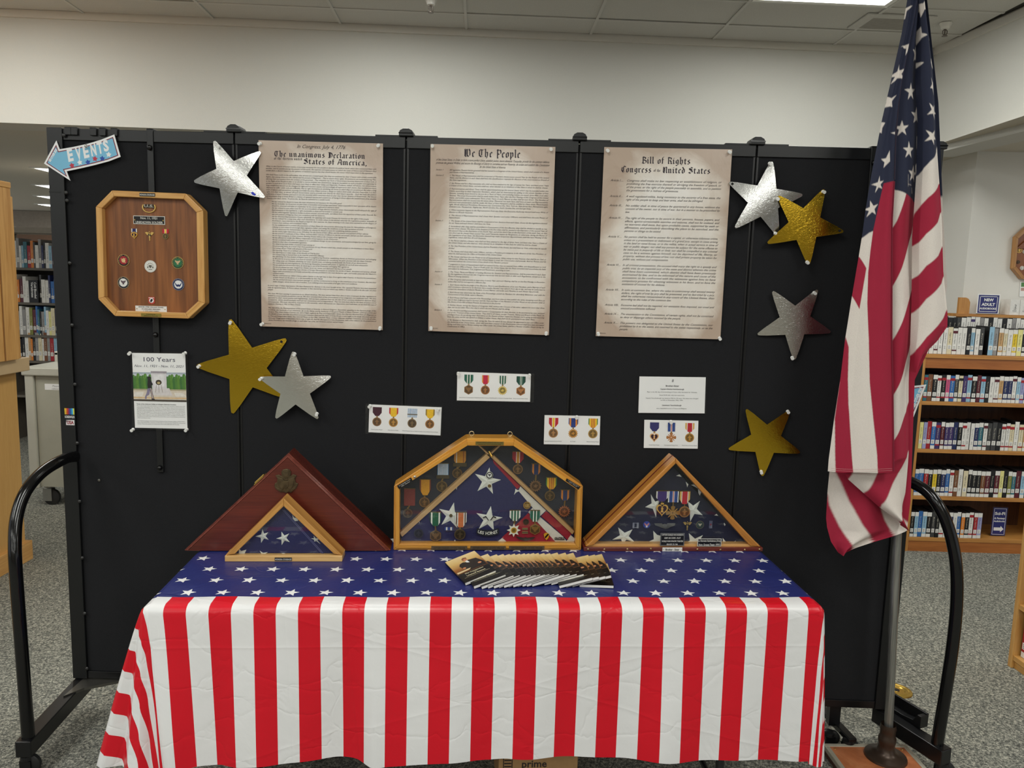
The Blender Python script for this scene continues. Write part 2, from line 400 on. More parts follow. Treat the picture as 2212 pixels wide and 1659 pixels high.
tag(emit('trim_2', mb), 'off-white ceiling trim along the right header wall', 'trim', kind='structure')
soff = paint((204, 198, 184), .85, var=.02, scale=60)
mb = MB(); mb.poly([(hr.x-.02, -4), (7, -4), (7, 12), (hr.x-.02, 12)], FLAT, ZS+.04, soff)
tag(emit('ceiling', mb), 'lower grey ceiling over the audiobook alcove at the right', 'ceiling', kind='structure')
mb = MB(); qa, qb = FH.P(-5, 0, -.1), FH.P(HLEN, 0, -.1); mb.poly([(qa.x, qa.y), (qb.x, qb.y), (qb.x, 14), (-9, 14), (-9, qa.y)], FLAT, ZS+.035, soff)
tag(emit('ceiling', mb), 'lower grey ceiling over the book stacks at the left', 'ceiling', kind='structure')
pa, pb = atz(2040, 357, ZS), atz(2112, 340, ZS)
mb = MB(); mb.box(FLAT, pb.x, 7, pb.y, pb.y+.2, 0, ZS+.045, wallr)
tag(emit('wall_alcove', mb), 'white wall behind the audiobook case', 'wall', kind='structure')
FD = Frame((pb.x, pb.y, 0), (pa.x-pb.x, pa.y-pb.y, 0), (0, 0, 1), (-1, 0, 0))
mb = MB(); mb.box(FLAT, pb.x-.005, pb.x+.15, pb.y+.0, 14, 0, ZS+.045, wallr)
tag(emit('wall_passage', mb), 'white side wall running back beside the flag', 'wall', kind='structure')
mb = MB(); mb.box(FLAT, pb.x+.47, pb.x+.5, pb.y-.003, pb.y, 0, ZS+.02, wallr)
tag(emit('trim_3', mb), 'narrow vertical wall seam beside the octagonal wall plaque', 'trim', kind='structure')
mb = MB(); mb.box(FLAT, -9, 3.2, 12.4, 12.6, 0, ZS+.03, paint((150, 140, 128), .8)); mb.box(FLAT, -9, 3, 12.36, 12.4, 1.95, 2.2, paint((112, 84, 64), .6))
tag(emit('wall_far', mb), 'brownish far wall behind the book stacks', 'wall', kind='structure')

mb = MB(); mb.box(FLAT, -9, 7, -7.1, -7, 0, ZC+.3, paint((132, 124, 110), .8, var=.02))
tag(emit('wall_front', mb), 'plain beige wall closing the room behind the camera', 'wall', kind='structure')
# ceiling: slab, grid bars, tiles
PITCH_T = .782
a_ref = FH.ab(731, 43)[0]
def on_ceiling(px, py): p = atz(px, py, ZC) - FH.o; return p.dot(FH.u), p.dot(FH.n)
A0 = on_ceiling(731, 43)[0]
rows = [.02, .29, .68, 2.24, 3.8, 5.36, 6.92, 8.48, 10.04, 11.7]
mb = MB(); FC = Frame((FH.o.x, FH.o.y, 0), FH.u, FH.n, (0, 0, 1))
mb.box(FC, -5, HLEN+3, -.1, 11.8, ZC+.02, ZC+.08, paint((70, 68, 64), .9))
ceil = tag(emit('ceiling', mb), 'suspended ceiling of speckled grey tiles', 'ceiling', kind='structure')
cols = [A0 + k*PITCH_T for k in range(-9, 6)]
tq = on_ceiling(1782, 12)[0]
kq = int(math.floor((tq-A0)/PITCH_T))
def is_lamp(k, r): return (k - kq) % 3 == 0 and r in (2, 4, 6, 8)
for r in range(len(rows)-1):
    for k in range(-9, 5):
        if is_lamp(k, r): continue
        if r > 2 and k % 2: continue
        wide = 2 if (r > 2 and not is_lamp(k+1, r)) else 1
        a0, a1 = A0+k*PITCH_T+.006, A0+(k+wide)*PITCH_T-.006
        if a0 < -2.4 or a0 > HLEN: continue
        a1 = min(a1, HLEN-.01)
        mb = MB(); dz = random.uniform(0, .004)
        mb.box(FC, a0, a1, rows[r]+.006, rows[r+1]-.006, ZC+.001+dz, ZC+.016, ceilm)
        emit('ceiling_tile', mb, ceil)
for k in range(-3, 6):
    mb = MB(); a = A0+k*PITCH_T
    if a > HLEN: continue
    mb.box(FC, a-.008, a+.008, .02, 11.6, ZC-.004, ZC+.002, barm); emit('grid_bar', mb, ceil)
for r in rows[1:-1]:
    mb = MB(); mb.box(FC, -2.4, HLEN-.01, r-.008, r+.008, ZC-.0035, ZC+.002, barm); emit('grid_bar', mb, ceil)
lampm = emit_mat('lit_diffuser', (252, 253, 248), LAMP)
whitem = paint((235, 235, 230), .4)
def troffer(F, a0, a1, b0, b1, z, label, grp=None, detail=False):
    t_ = thing('ceiling_light', label, 'ceiling light', F.P((a0+a1)/2, (b0+b1)/2, z), grp)
    mb = MB(); o = rect(a0, b0, a1, b1); i_ = rect(a0+.03, b0+.03, a1-.03, b1-.03)
    mb.loft(o, i_, F, z-.004, z-.004, whitem); mb.loft(o, o, F, z-.004, z+.01, whitem); mb.loft(i_, i_, F, z-.004, z+.006, whitem); emit('frame', mb, t_)
    mb = MB(); mb.poly(i_[::-1], F, z+.004, lampm)
    mb.f[-1] = mb.f[-1][::-1]; emit('diffuser', mb, t_)
    if detail:
        for q in range(1, 6):
            mb = MB(); b = b0 + (b1-b0)*q/6; mb.box(F, a0+.03, a1-.03, b-.004, b+.004, z-.003, z+.003, whitem); emit('louvre', mb, t_)
    return t_
for r in (2, 4, 6, 8):  # apart from the visible one, these troffers are unseen, added to light the room
    for k in range(kq-9, kq+4, 3):
        a = A0+k*PITCH_T
        if a > HLEN-.3 or a < -3: continue
        vis = (r == 2 and k == kq)
        troffer(FC, a+.012, a+PITCH_T-.012, rows[r]+.01, rows[r+1]-.01, ZC, 'bright ceiling troffer at the top of the photo, just left of the flag' if vis else 'bright ceiling troffer added out of view, %s in row %s over the room' % (ordinal((k-kq+9)//3+1), {2: 'one', 4: 'two', 6: 'three', 8: 'four'}[r]), None if vis else 'unseen troffers added over the room', vis)
# lights on the lower ceiling, over the stacks
for q, (px, py, pl) in enumerate([(62, 361, 'nearest of the four lights over the left stacks'), (66, 398, 'second nearest of the four lights over the left stacks'), (70, 422, 'second farthest of the four lights over the left stacks'), (73, 440, 'farthest of the four lights over the left stacks')]):
    p = atz(px, py, ZS+.03)
    troffer(FLAT, p.x, p.x+1.2, p.y, p.y+.62, ZS+.028, 'long white ceiling light, '+pl)
for x, y, lab in ((-1.6, 7.5, 'low ceiling light hidden behind the left half of the divider'), (1.2, 7.5, 'low ceiling light hidden behind the right half of the divider'), (4.3, 3.4, 'ceiling light over the audiobook alcove, deeper in, out of view'), (4.3, 1.2, 'ceiling light over the audiobook alcove, nearer the camera, out of view')):
    troffer(FLAT, x-.3, x+.3, y-.6, y+.6, ZS+.028, lab, 'lights of the lower ceiling out of sight')
def sprinkler(p, label):
    t_ = thing('sprinkler_head', label, 'sprinkler', p)
    mb = MB(); mb.lathe([(.034, 0), (.034, -.004), (.026, -.02), (.022, -.032), (.012, -.034)], p, (0, 0, 1), paint((228, 226, 220), .4), 20); emit('escutcheon', mb, t_, smooth=40)
    mb = MB(); met = paint((120, 112, 105), .35, 1)
    q = Vector(p)
    for s_ in (-1, 1): mb.tube([q+Vector((.004*s_, 0, -.034)), q+Vector((.013*s_, 0, -.045)), q+Vector((.012*s_, 0, -.06)), q+Vector((.003*s_, 0, -.07))], .0026, met, 8)
    mb.tube([q+Vector((0, 0, -.034)), q+Vector((0, 0, -.07))], .004, met, 8)
    mb.lathe([(.004, -.07), (.016, -.071), (.016, -.073), (.003, -.074)], q, (0, 0, 1), met, 14); emit('deflector', mb, t_, smooth=40)
sprinkler(atz(931, -2, ZC), 'small metal sprinkler head in the ceiling near its top middle edge')
sprinkler(atz(2043, 50, ZC), 'white cupped sprinkler head in the ceiling to the right of the flag')
p = atz(1925, 48, ZC)
mb = MB(); FV = FC.off(*on_ceiling(1925, 48), 0)
mb.loft(rect(-.2, -.13, .2, .13), rect(-.15, -.09, .15, .09), FV, ZC-.006, ZC-.012, ceilm); mb.poly(rect(-.15, -.09, .15, .09), FV, ZC-.0115, paint((150, 147, 140), .8)); mb.f[-1] = mb.f[-1][::-1]
mb.loft(rect(-.2, -.13, .2, .13), rect(-.2, -.13, .2, .13), FV, ZC+.001, ZC-.006, ceilm)
tag(emit('ceiling_vent', mb), 'square grey ceiling vent beside the top of the flag', 'vent')

# ================================================================== THE ROOM DIVIDER
sl, sr = atz(165, 1462, .13), atz(1915, 1530, .13)
FS = Frame((sl.x, sl.y, 0), (sr.x-sl.x, sr.y-sl.y, 0), (0, 0, 1), (sr.y-sl.y, -(sr.x-sl.x), 0))
SL = math.hypot(sr.x-sl.x, sr.y-sl.y)
seams = [0.0] + [FS.ab(*p)[0] for p in ((507, 290), (878, 298), (1252, 303), (1635, 313))] + [SL]
ZT, ZB = 2.112, .13
clothm = fabric('black_loop_fabric', (14, 15, 19), .95, 700, .45, .0008, .05)
framem = paint((18, 19, 20), .4, var=.03)
frame2 = paint((16, 16, 18), .32, var=.03)
gloss = paint((12, 12, 13), .16, var=.02)
steel = paint((120, 118, 112), .4, .9)
div = thing('room_divider', 'tall black fabric folding room divider on wheeled feet, carrying posters and stars', 'room divider', FS.P(SL/2, 0, -.02))
for k in range(5):
    a0, a1 = seams[k]+.003, seams[k+1]-.003
    mb = MB(); mb.box(FS, a0, a1, ZB+.02, ZT-.02, -.035, 0, clothm)
    pn = emit('panel', mb, div)
    mb = MB(); mb.box(FS, a0, a1, ZT-.038, ZT, -.04, .006, framem); emit('top_rail', mb, pn, bevel=.0015)
    mb = MB(); mb.box(FS, a0, a1, ZB, ZB+.028, -.04, .006, frame2); emit('bottom_rail', mb, pn, bevel=.0015)
    for s_ in (a0, a1):
        mb = MB(); mb.box(FS, s_-(.0 if s_ == a0 else .006), s_+(.006 if s_ == a0 else 0), ZB+.028, ZT-.038, -.03, .0015, frame2); emit('edge_strip', mb, pn)
for k in range(1, 5):
    mb = MB(); mb.box(FS, seams[k]-.003, seams[k]+.003, ZB+.02, ZT-.01, -.03, -.008, paint((4, 4, 5), .8)); emit('hinge', mb, div)
for k, a in enumerate(seams):
    if k == 0: continue
    aa = a if k < 5 else a-.008
    mb = MB(); F = FS.off(aa, ZT, -.017)
    prof = [(-.024, 0), (.024, 0), (.024, .012), (.02, .02), (.009, .026), (-.009, .026), (-.02, .02), (-.024, .012)]
    mb.prism(prof, F, -.03, .032, framem); h_ = emit('hinge_cap', mb, div, bevel=.003)
    mb = MB(); mb.box(F, -.024, .024, .009, .0125, .0318, .034, gloss); emit('ridge', mb, h_)
    if k < 5:
        mb = MB(); mb.box(F, -.105, .105, .0, .005, -.02, .02, framem); emit('hinge_plate', mb, div)
# end strips, latch straps, rivets, clips
mb = MB(); mb.box(FS, -.006, .047, ZB, ZT+.002, -.05, .012, framem); es = emit('end_strip', mb, div, bevel=.002)
mb = MB(); mb.box(FS, SL-.047, SL+.006, ZB, ZT+.002, -.05, .012, framem); emit('end_strip', mb, div, bevel=.002)
riv = [(138, 292), (143, 416), (145, 433), (151, 568), (156, 702), (162, 830), (167, 957), (172, 1083), (178, 1205), (183, 1325), (188, 1444)]
for q, pxy in enumerate(riv):
    a, b = FS.ab(*pxy, .012); mb = MB()
    mb.lathe([(.007, 0), (.0065, .002), (.004, .004), (.0005, .0048)], FS.P(a, b, .012), FS.n, paint((70, 70, 70), .3, .7), 10); emit('rivet', mb, es, smooth=60)
mb = MB(); a, b = FS.ab(128, 415, .012); mb.box(FS, -.006, .034, b-.002, b+.002, .0121, .0128, paint((8, 8, 8), .6)); emit('joint', mb, es)
for (px, py, y1), lab in (((326, 283, 1018), 0), ((1888, 314, 700), 1)):
    a, _ = FS.ab(px, py); b1 = FS.ab(px, y1)[1]
    mb = MB(); mb.box(FS, a-.011, a+.011, b1, ZT+.006, .0, .01, framem); mb.box(FS, a-.011, a+.011, ZT, ZT+.006, -.042, .01, framem); st = emit('latch_strap', mb, div, bevel=.002)
    for kp in ((321, 319), (337, 723), (347, 1010)) if lab == 0 else ((1889, 352),):
        a2, b2 = FS.ab(*kp, .01); mb = MB(); mb.lathe([(.009, 0), (.009, .006), (.006, .011), (.001, .012)], FS.P(a, b2, .01), FS.n, gloss, 12); emit('knob', mb, st, smooth=50)
for px in (147, 161, 202, 222, 247):
    a, b = FS.ab(px, 286 if px < 170 else 288, .01); b = ZT-.008
    mb = MB(); mb.box(FS, a-.011, a+.011, b-.014, b+.012, .006, .014, framem); mb.box(FS, a-.011, a+.011, b+.008, b+.012, -.045, .014, framem); emit('clip', mb, div, bevel=.0015)
a, b = FS.ab(215, 1037); mb = MB(); mb.lathe([(.005, 0), (.005, .004), (.001, .006)], FS.P(a, b, 0), FS.n, steel, 10); emit('rivet', mb, div, smooth=50)
# maker's sticker
mb = MB(); q0, q1 = FS.ab(138, 880, .0125), FS.ab(163, 912, .0125); F = FS.off(q0[0], q1[1], .0122)
W_, H_ = q1[0]-q0[0], q0[1]-q1[1]
mb.box(F, 0, W_, 0, H_, 0, .0006, paint((14, 16, 24), .35))
for q, cc in enumerate([(238, 205, 60), (226, 140, 50), (200, 60, 40), (140, 60, 110), (60, 80, 160), (40, 130, 190), (90, 190, 220), (225, 225, 80)]):
    mb.poly([(W_*(.06+q*.112), H_*.52), (W_*(.15+q*.112), H_*.52), (W_*(.16+q*.112), H_*.95), (W_*(.05+q*.112), H_*.95)], F, .0008, paint(cc, .4))
mb.text('SCREENFLEX', F, W_/2, H_*.28, H_*.22, paint((235, 235, 235), .4), .0009, bold=1, fit=W_*.9)
mb.text('www.screenflex', F, W_/2, H_*.08, H_*.12, paint((205, 205, 205), .4), .0009, fit=W_*.6)
q0, q1 = FS.ab(143, 917, .0125), FS.ab(161, 919, .0125)
F2 = FS.off(*FS.ab(143, 918, .0125), .0122); w2 = FS.ab(161, 918)[0]-FS.ab(143, 918)[0]
mb.box(F2, 0, w2, 0, .019, 0, .0006, paint((225, 222, 222), .4)); mb.text('USA', F2, w2/2, .004, .016, paint((150, 60, 70), .4), .0008, bold=3, fit=w2*.8)
emit('maker_sticker', mb, div)
# feet, handle tubes, casters
def foot(p0, p1, w_, name='foot', hb=.055):
    p0, p1 = Vector(p0), Vector(p1); d = (p1-p0); ln = d.length; F = Frame(p0, d, (0, 0, 1), Vector(d).cross(Vector((0, 0, 1))))
    mb = MB(); mb.box(F, 0, ln, -hb, 0, -w_/2, w_/2, frame2); return emit(name, mb, div, bevel=.003), F
def caster(p, name='caster'):
    p = Vector(p); mb = MB(); mb.lathe([(.012, 0), (.02, -.004), (.022, -.016), (.014, -.022)], p, (0, 0, 1), frame2, 14)
    mb.box(Frame(p, (1, 0, 0), (0, 0, 1), (0, -1, 0)), -.018, .018, -.055, -.018, -.016, -.011, frame2); mb.box(Frame(p, (1, 0, 0), (0, 0, 1), (0, -1, 0)), -.018, .018, -.055, -.018, .011, .016, frame2)
    c_ = emit(name, mb, div, smooth=40)
    mb = MB(); zc = p.z-.055 if p.z > .1 else p.z/2; r = min(.036, zc)
    mb.lathe([(r*.8, -.01), (r, -.006), (r, .006), (r*.8, .01)], Vector((p.x+.012, p.y, r)), (0, 1, 0), paint((28, 28, 28), .5), 18); emit('wheel', mb, c_, smooth=50)
lt = [(164, 986, 2.655), (145, 989, 2.62), (120, 1001, 2.57), (95, 1017, 2.53), (73, 1038, 2.495), (55, 1063, 2.46), (42, 1093, 2.43), (34, 1130, 2.40), (32, 1175, 2.375), (34, 1230, 2.36), (46, 1394, 2.35), (60, 1572, 2.345)]
lp = [aty(*q) for q in lt]; lp[-1].z = .105
mb = MB(); mb.tube(spline(lp), .0195, gloss, 18); emit('handle_tube', mb, div, smooth=60)
f1 = Vector((lp[-1].x-.0, lp[-1].y-.03, .108)); f0 = FS.P(.02, .128, -.03)
ft, F = foot(f0, (f1.x, f1.y, .115), .05)
caster((f1.x, f1.y+.02, .062))
mb = MB(); q = [FS.P(.03, .128, .0), FS.P(.03, .128, .1), FS.P(.18, .128, 0)]
n = len(mb.v); F3 = Frame(FS.o, FS.u, FS.n, (0, 0, 1)); mb.prism([(.03, 0), (.03, .13), (.07, .07), (.19, 0)], F3, .118, .128, steel); emit('gusset', mb, div)
rt = [(1935, 1028, 2.615), (1955, 1036, 2.59), (1975, 1045, 2.57), (2000, 1060, 2.54), (2022, 1085, 2.51), (2042, 1122, 2.49), (2057, 1170, 2.475), (2066, 1230, 2.465), (2066, 1310, 2.46), (2057, 1400, 2.455), (2045, 1480, 2.45), (2026, 1588, 2.45)]
rp = [aty(*q) for q in rt]; rp[-1].z = .105
mb = MB(); mb.tube(spline(rp), .0195, gloss, 18); emit('handle_tube', mb, div, smooth=60)
r1 = Vector((rp[-1].x+.015, rp[-1].y-.035, .115)); r0 = FS.P(SL-.02, .122, -.03)
foot(r0, r1, .05); caster((r1.x, r1.y+.02, .062))
F = Frame(Vector(r0)*.6+Vector(r1)*.4, Vector(r1)-Vector(r0), (0, 0, 1), Vector(Vector(r1)-Vector(r0)).cross(Vector((0, 0, 1))))
mb = MB()
mb.prism([(-.1, 0), (.05, 0), (.05, .045), (.035, .045), (.02, .018), (-.02, .012), (-.1, .012)], F, -.055, -.02, framem); mb.box(F, -.1, .05, .0, .05, -.06, -.05, framem); emit('bracket', mb, div, bevel=.002)
a, _ = FS.ab(1805, 1545); q = FS.P(a, .13, .0)
mb = MB(); mb.box(FS.off(a, 0, -.02), -.02, .02, .05, .13, -.015, .015, frame2); emit('support_leg', mb, div)
foot(FS.P(a, .06, -.12), FS.P(a+.03, .06, .09), .03, 'support_foot', .02)
caster(FS.P(a-.03, .052, .03)); caster(FS.P(a+.02, .05, .075))

# ================================================================== POSTED SHEETS
pinm = paint((238, 238, 234), .12)
def pin(parent, px, py, c, F=None, z=0):
    F = F or FS; a, b = F.ab(px, py, c); p = F.P(a, b, c)
    mb = MB(); ax = (F.n + F.v*-.25 + F.u*random.uniform(-.2, .2)).normalized()
    mb.lathe([(.0055, 0), (.006, .002), (.0035, .004), (.003, .009), (.0058, .012), (.0055, .0145), (.001, .015)], p, ax, pinm, 12); return emit('push_pin', mb, parent, smooth=50)
class Page:
    """a sheet fixed to a frame by its four corners (top-left, top-right, bottom-right, bottom-left)"""
    def __init__(s, pts, c, F=None):
        s.F = F or FS; s.q = [Vector(s.F.ab(*p, c)) for p in pts]; s.c = c
        s.W = ((s.q[1]-s.q[0]).length + (s.q[2]-s.q[3]).length)/2; s.H = ((s.q[3]-s.q[0]).length + (s.q[2]-s.q[1]).length)/2
    def mp(s, x, y):
        u, v = x/s.W, -y/s.H; t_ = s.q[0]*(1-u) + s.q[1]*u; b_ = s.q[3]*(1-u) + s.q[2]*u; r = t_*(1-v) + b_*v; return r.x, r.y
    def P(s, pts): return [s.mp(x, y) for x, y in pts]
    def center(s, c=0): a, b = s.mp(s.W/2, -s.H); return s.F.P(a, b, c)
def block(mb, pg, paras, x0, x1, y0, y1, mat, c, lead=1.1, var=0, shear=.5, gap=.6):
    """set paragraphs justified between x0..x1, from y0 down to y1; paras: (text, indent, hanging label or None, gap factor)"""
    lo, hi = .002, .05
    for _ in range(26):
        s = (lo+hi)/2; tot = 0
        for t_, ind, hang, g in paras: tot += len(wrap(t_, (x1-x0-ind)/s)) + g
        if tot*lead*s > y0-y1: hi = s
        else: lo = s
    s = lo; y = y0 - s
    for t_, ind, hang, g in paras:
        y -= g*lead*s
        ls = wrap(t_, (x1-x0-ind)/s)
        if hang: mb.text(hang, pg.F, x0, y, s, mat, c, 'L', var, shear, mp=pg.mp)
        for k, l_ in enumerate(ls):
            mb.text(l_, pg.F, x0+ind, y, s, mat, c, 'L', var, shear, fit=(x1-x0-ind) if k < len(ls)-1 else None, mp=pg.mp); y -= lead*s
def parchment():
    m, nt, N, L, B = newmat('aged_parchment_print'); t = N.new('ShaderNodeTexCoord')
    n1 = noise(nt, 9, 5, t.outputs['Object'], .6, .8); n2 = noise(nt, 3.2, 3, t.outputs['Object'], .5, .5)
    s = N.new('ShaderNodeSeparateXYZ'); L.new(t.outputs['Generated'], s.inputs[0])
    def edge(o):
        a = N.new('ShaderNodeMath'); a.operation = 'SUBTRACT'; L.new(o, a.inputs[0]); a.inputs[1].default_value = .5
        b = N.new('ShaderNodeMath'); b.operation = 'ABSOLUTE'; L.new(a.outputs[0], b.inputs[0])
        c = N.new('ShaderNodeMath'); c.operation = 'POWER'; L.new(b.outputs[0], c.inputs[0]); c.inputs[1].default_value = 3.2
        d = N.new('ShaderNodeMath'); d.operation = 'MULTIPLY'; L.new(c.outputs[0], d.inputs[0]); d.inputs[1].default_value = 3.4; return d.outputs[0]
    ad = N.new('ShaderNodeMath'); L.new(edge(s.outputs['X']), ad.inputs[0]); L.new(edge(s.outputs['Z']), ad.inputs[1])
    a2 = N.new('ShaderNodeMath'); a2.operation = 'MULTIPLY_ADD'; L.new(n2.outputs[0], a2.inputs[0]); a2.inputs[1].default_value = .9; L.new(ad.outputs[0], a2.inputs[2])
    a3 = N.new('ShaderNodeMath'); a3.operation = 'MULTIPLY_ADD'; L.new(n1.outputs[0], a3.inputs[0]); a3.inputs[1].default_value = .35; L.new(a2.outputs[0], a3.inputs[2])
    L.new(ramp(nt, a3.outputs[0], [(.58, lin((238, 234, 227))), (.8, lin((224, 214, 201))), (1.0, lin((186, 165, 147)))]), B.inputs['Base Color'])
    B.inputs['Roughness'].default_value = .42; B.inputs['Coat Weight'].default_value = .5; B.inputs['Coat Roughness'].default_value = .14
    nb = noise(nt, 6, 3, t.outputs['Object'], .5, 1.5); bump(nt, nb.outputs[0], .35, .02, B); return m
PARCH = parchment(); ink = paint((40, 26, 38), .5); ink2 = paint((44, 34, 32), .5); dark = paint((30, 30, 34), .5); white = paint((240, 240, 238), .45, var=.01)

# ---- three parchment posters
DECL = [
("When in the Course of human events, it becomes necessary for one people to dissolve the political bands which have connected them with another, and to assume among the powers of the earth, the separate and equal station to which the Laws of Nature and of Nature's God entitle them, a decent respect to the opinions of mankind requires that they should declare the causes which impel them to the separation.", 0, None, 0),
("We hold these truths to be self-evident, that all men are created equal, that they are endowed by their Creator with certain unalienable Rights, that among these are Life, Liberty and the pursuit of Happiness. - That to secure these rights, Governments are instituted among Men, deriving their just powers from the consent of the governed, - That whenever any Form of Government becomes destructive of these ends, it is the Right of the People to alter or to abolish it, and to institute new Government, laying its foundation on such principles and organizing its powers in such form, as to them shall seem most likely to effect their Safety and Happiness. Prudence, indeed, will dictate that Governments long established should not be changed for light and transient causes; and accordingly all experience hath shewn, that mankind are more disposed to suffer, while evils are sufferable, than to right themselves by abolishing the forms to which they are accustomed. But when a long train of abuses and usurpations, pursuing invariably the same Object evinces a design to reduce them under absolute Despotism, it is their right, it is their duty, to throw off such Government, and to provide new Guards for their future security. - Such has been the patient sufferance of these Colonies; and such is now the necessity which constrains them to alter their former Systems of Government. The history of the present King of Great Britain is a history of repeated injuries and usurpations, all having in direct object the establishment of an absolute Tyranny over these States. To prove this, let Facts be submitted to a candid world.", 0, None, .9)]
GR = """He has refused his Assent to Laws, the most wholesome and necessary for the public good.
He has forbidden his Governors to pass Laws of immediate and pressing importance, unless suspended in their operation till his Assent should be obtained; and when so suspended, he has utterly neglected to attend to them.
He has refused to pass other Laws for the accommodation of large districts of people, unless those people would relinquish the right of Representation in the Legislature, a right inestimable to them and formidable to tyrants only.
He has called together legislative bodies at places unusual, uncomfortable, and distant from the depository of their public Records, for the sole purpose of fatiguing them into compliance with his measures.
He has dissolved Representative Houses repeatedly, for opposing with manly firmness his invasions on the rights of the people.
He has refused for a long time, after such dissolutions, to cause others to be elected; whereby the Legislative powers, incapable of Annihilation, have returned to the People at large for their exercise; the State remaining in the mean time exposed to all the dangers of invasion from without, and convulsions within.
He has endeavoured to prevent the population of these States; for that purpose obstructing the Laws for Naturalization of Foreigners; refusing to pass others to encourage their migrations hither, and raising the conditions of new Appropriations of Lands.
He has obstructed the Administration of Justice, by refusing his Assent to Laws for establishing Judiciary powers.
He has made Judges dependent on his Will alone, for the tenure of their offices, and the amount and payment of their salaries.
He has erected a multitude of New Offices, and sent hither swarms of Officers to harrass our people, and eat out their substance.
He has kept among us, in times of peace, Standing Armies without the Consent of our legislatures.
He has affected to render the Military independent of and superior to the Civil power.
He has combined with others to subject us to a jurisdiction foreign to our constitution, and unacknowledged by our laws; giving his Assent to their Acts of pretended Legislation:
For Quartering large bodies of armed troops among us:
For protecting them, by a mock Trial, from punishment for any Murders which they should commit on the Inhabitants of these States:
For cutting off our Trade with all parts of the world:
For imposing Taxes on us without our Consent:
For depriving us in many cases, of the benefits of Trial by Jury:
For transporting us beyond Seas to be tried for pretended offences:
For abolishing the free System of English Laws in a neighbouring Province, establishing therein an Arbitrary government, and enlarging its Boundaries so as to render it at once an example and fit instrument for introducing the same absolute rule into these Colonies:
For taking away our Charters, abolishing our most valuable Laws, and altering fundamentally the Forms of our Governments:
For suspending our own Legislatures, and declaring themselves invested with power to legislate for us in all cases whatsoever.
He has abdicated Government here, by declaring us out of his Protection and waging War against us.
He has plundered our seas, ravaged our Coasts, burnt our towns, and destroyed the lives of our people.
He is at this time transporting large Armies of foreign Mercenaries to compleat the works of death, desolation and tyranny, already begun with circumstances of Cruelty and perfidy scarcely paralleled in the most barbarous ages, and totally unworthy the Head of a civilized nation.
He has constrained our fellow Citizens taken Captive on the high Seas to bear Arms against their Country, to become the executioners of their friends and Brethren, or to fall themselves by their Hands.
He has excited domestic insurrections amongst us, and has endeavoured to bring on the inhabitants of our frontiers, the merciless Indian Savages, whose known rule of warfare, is an undistinguished destruction of all ages, sexes and conditions.""".split('\n')
DECL += [(g, .018, None, .5 if k == 0 else 0) for k, g in enumerate(GR)]
DECL += [
("In every stage of these Oppressions We have Petitioned for Redress in the most humble terms: Our repeated Petitions have been answered only by repeated injury. A Prince whose character is thus marked by every act which may define a Tyrant, is unfit to be the ruler of a free people.", 0, None, .9),
("Nor have We been wanting in attentions to our British brethren. We have warned them from time to time of attempts by their legislature to extend an unwarrantable jurisdiction over us. We have reminded them of the circumstances of our emigration and settlement here. We have appealed to their native justice and magnanimity, and we have conjured them by the ties of our common kindred to disavow these usurpations, which, would inevitably interrupt our connections and correspondence. They too have been deaf to the voice of justice and of consanguinity. We must, therefore, acquiesce in the necessity, which denounces our Separation, and hold them, as we hold the rest of mankind, Enemies in War, in Peace Friends.", 0, None, .9),
("We, therefore, the Representatives of the united States of America, in General Congress, Assembled, appealing to the Supreme Judge of the world for the rectitude of our intentions, do, in the Name, and by Authority of the good People of these Colonies, solemnly publish and declare, That these United Colonies are, and of Right ought to be Free and Independent States; that they are Absolved from all Allegiance to the British Crown, and that all political connection between them and the State of Great Britain, is and ought to be totally dissolved; and that as Free and Independent States, they have full Power to levy War, conclude Peace, contract Alliances, establish Commerce, and to do all other Acts and Things which Independent States may of right do. And for the support of this Declaration, with a firm reliance on the protection of divine Providence, we mutually pledge to each other our Lives, our Fortunes and our sacred Honor.", 0, None, .9)]
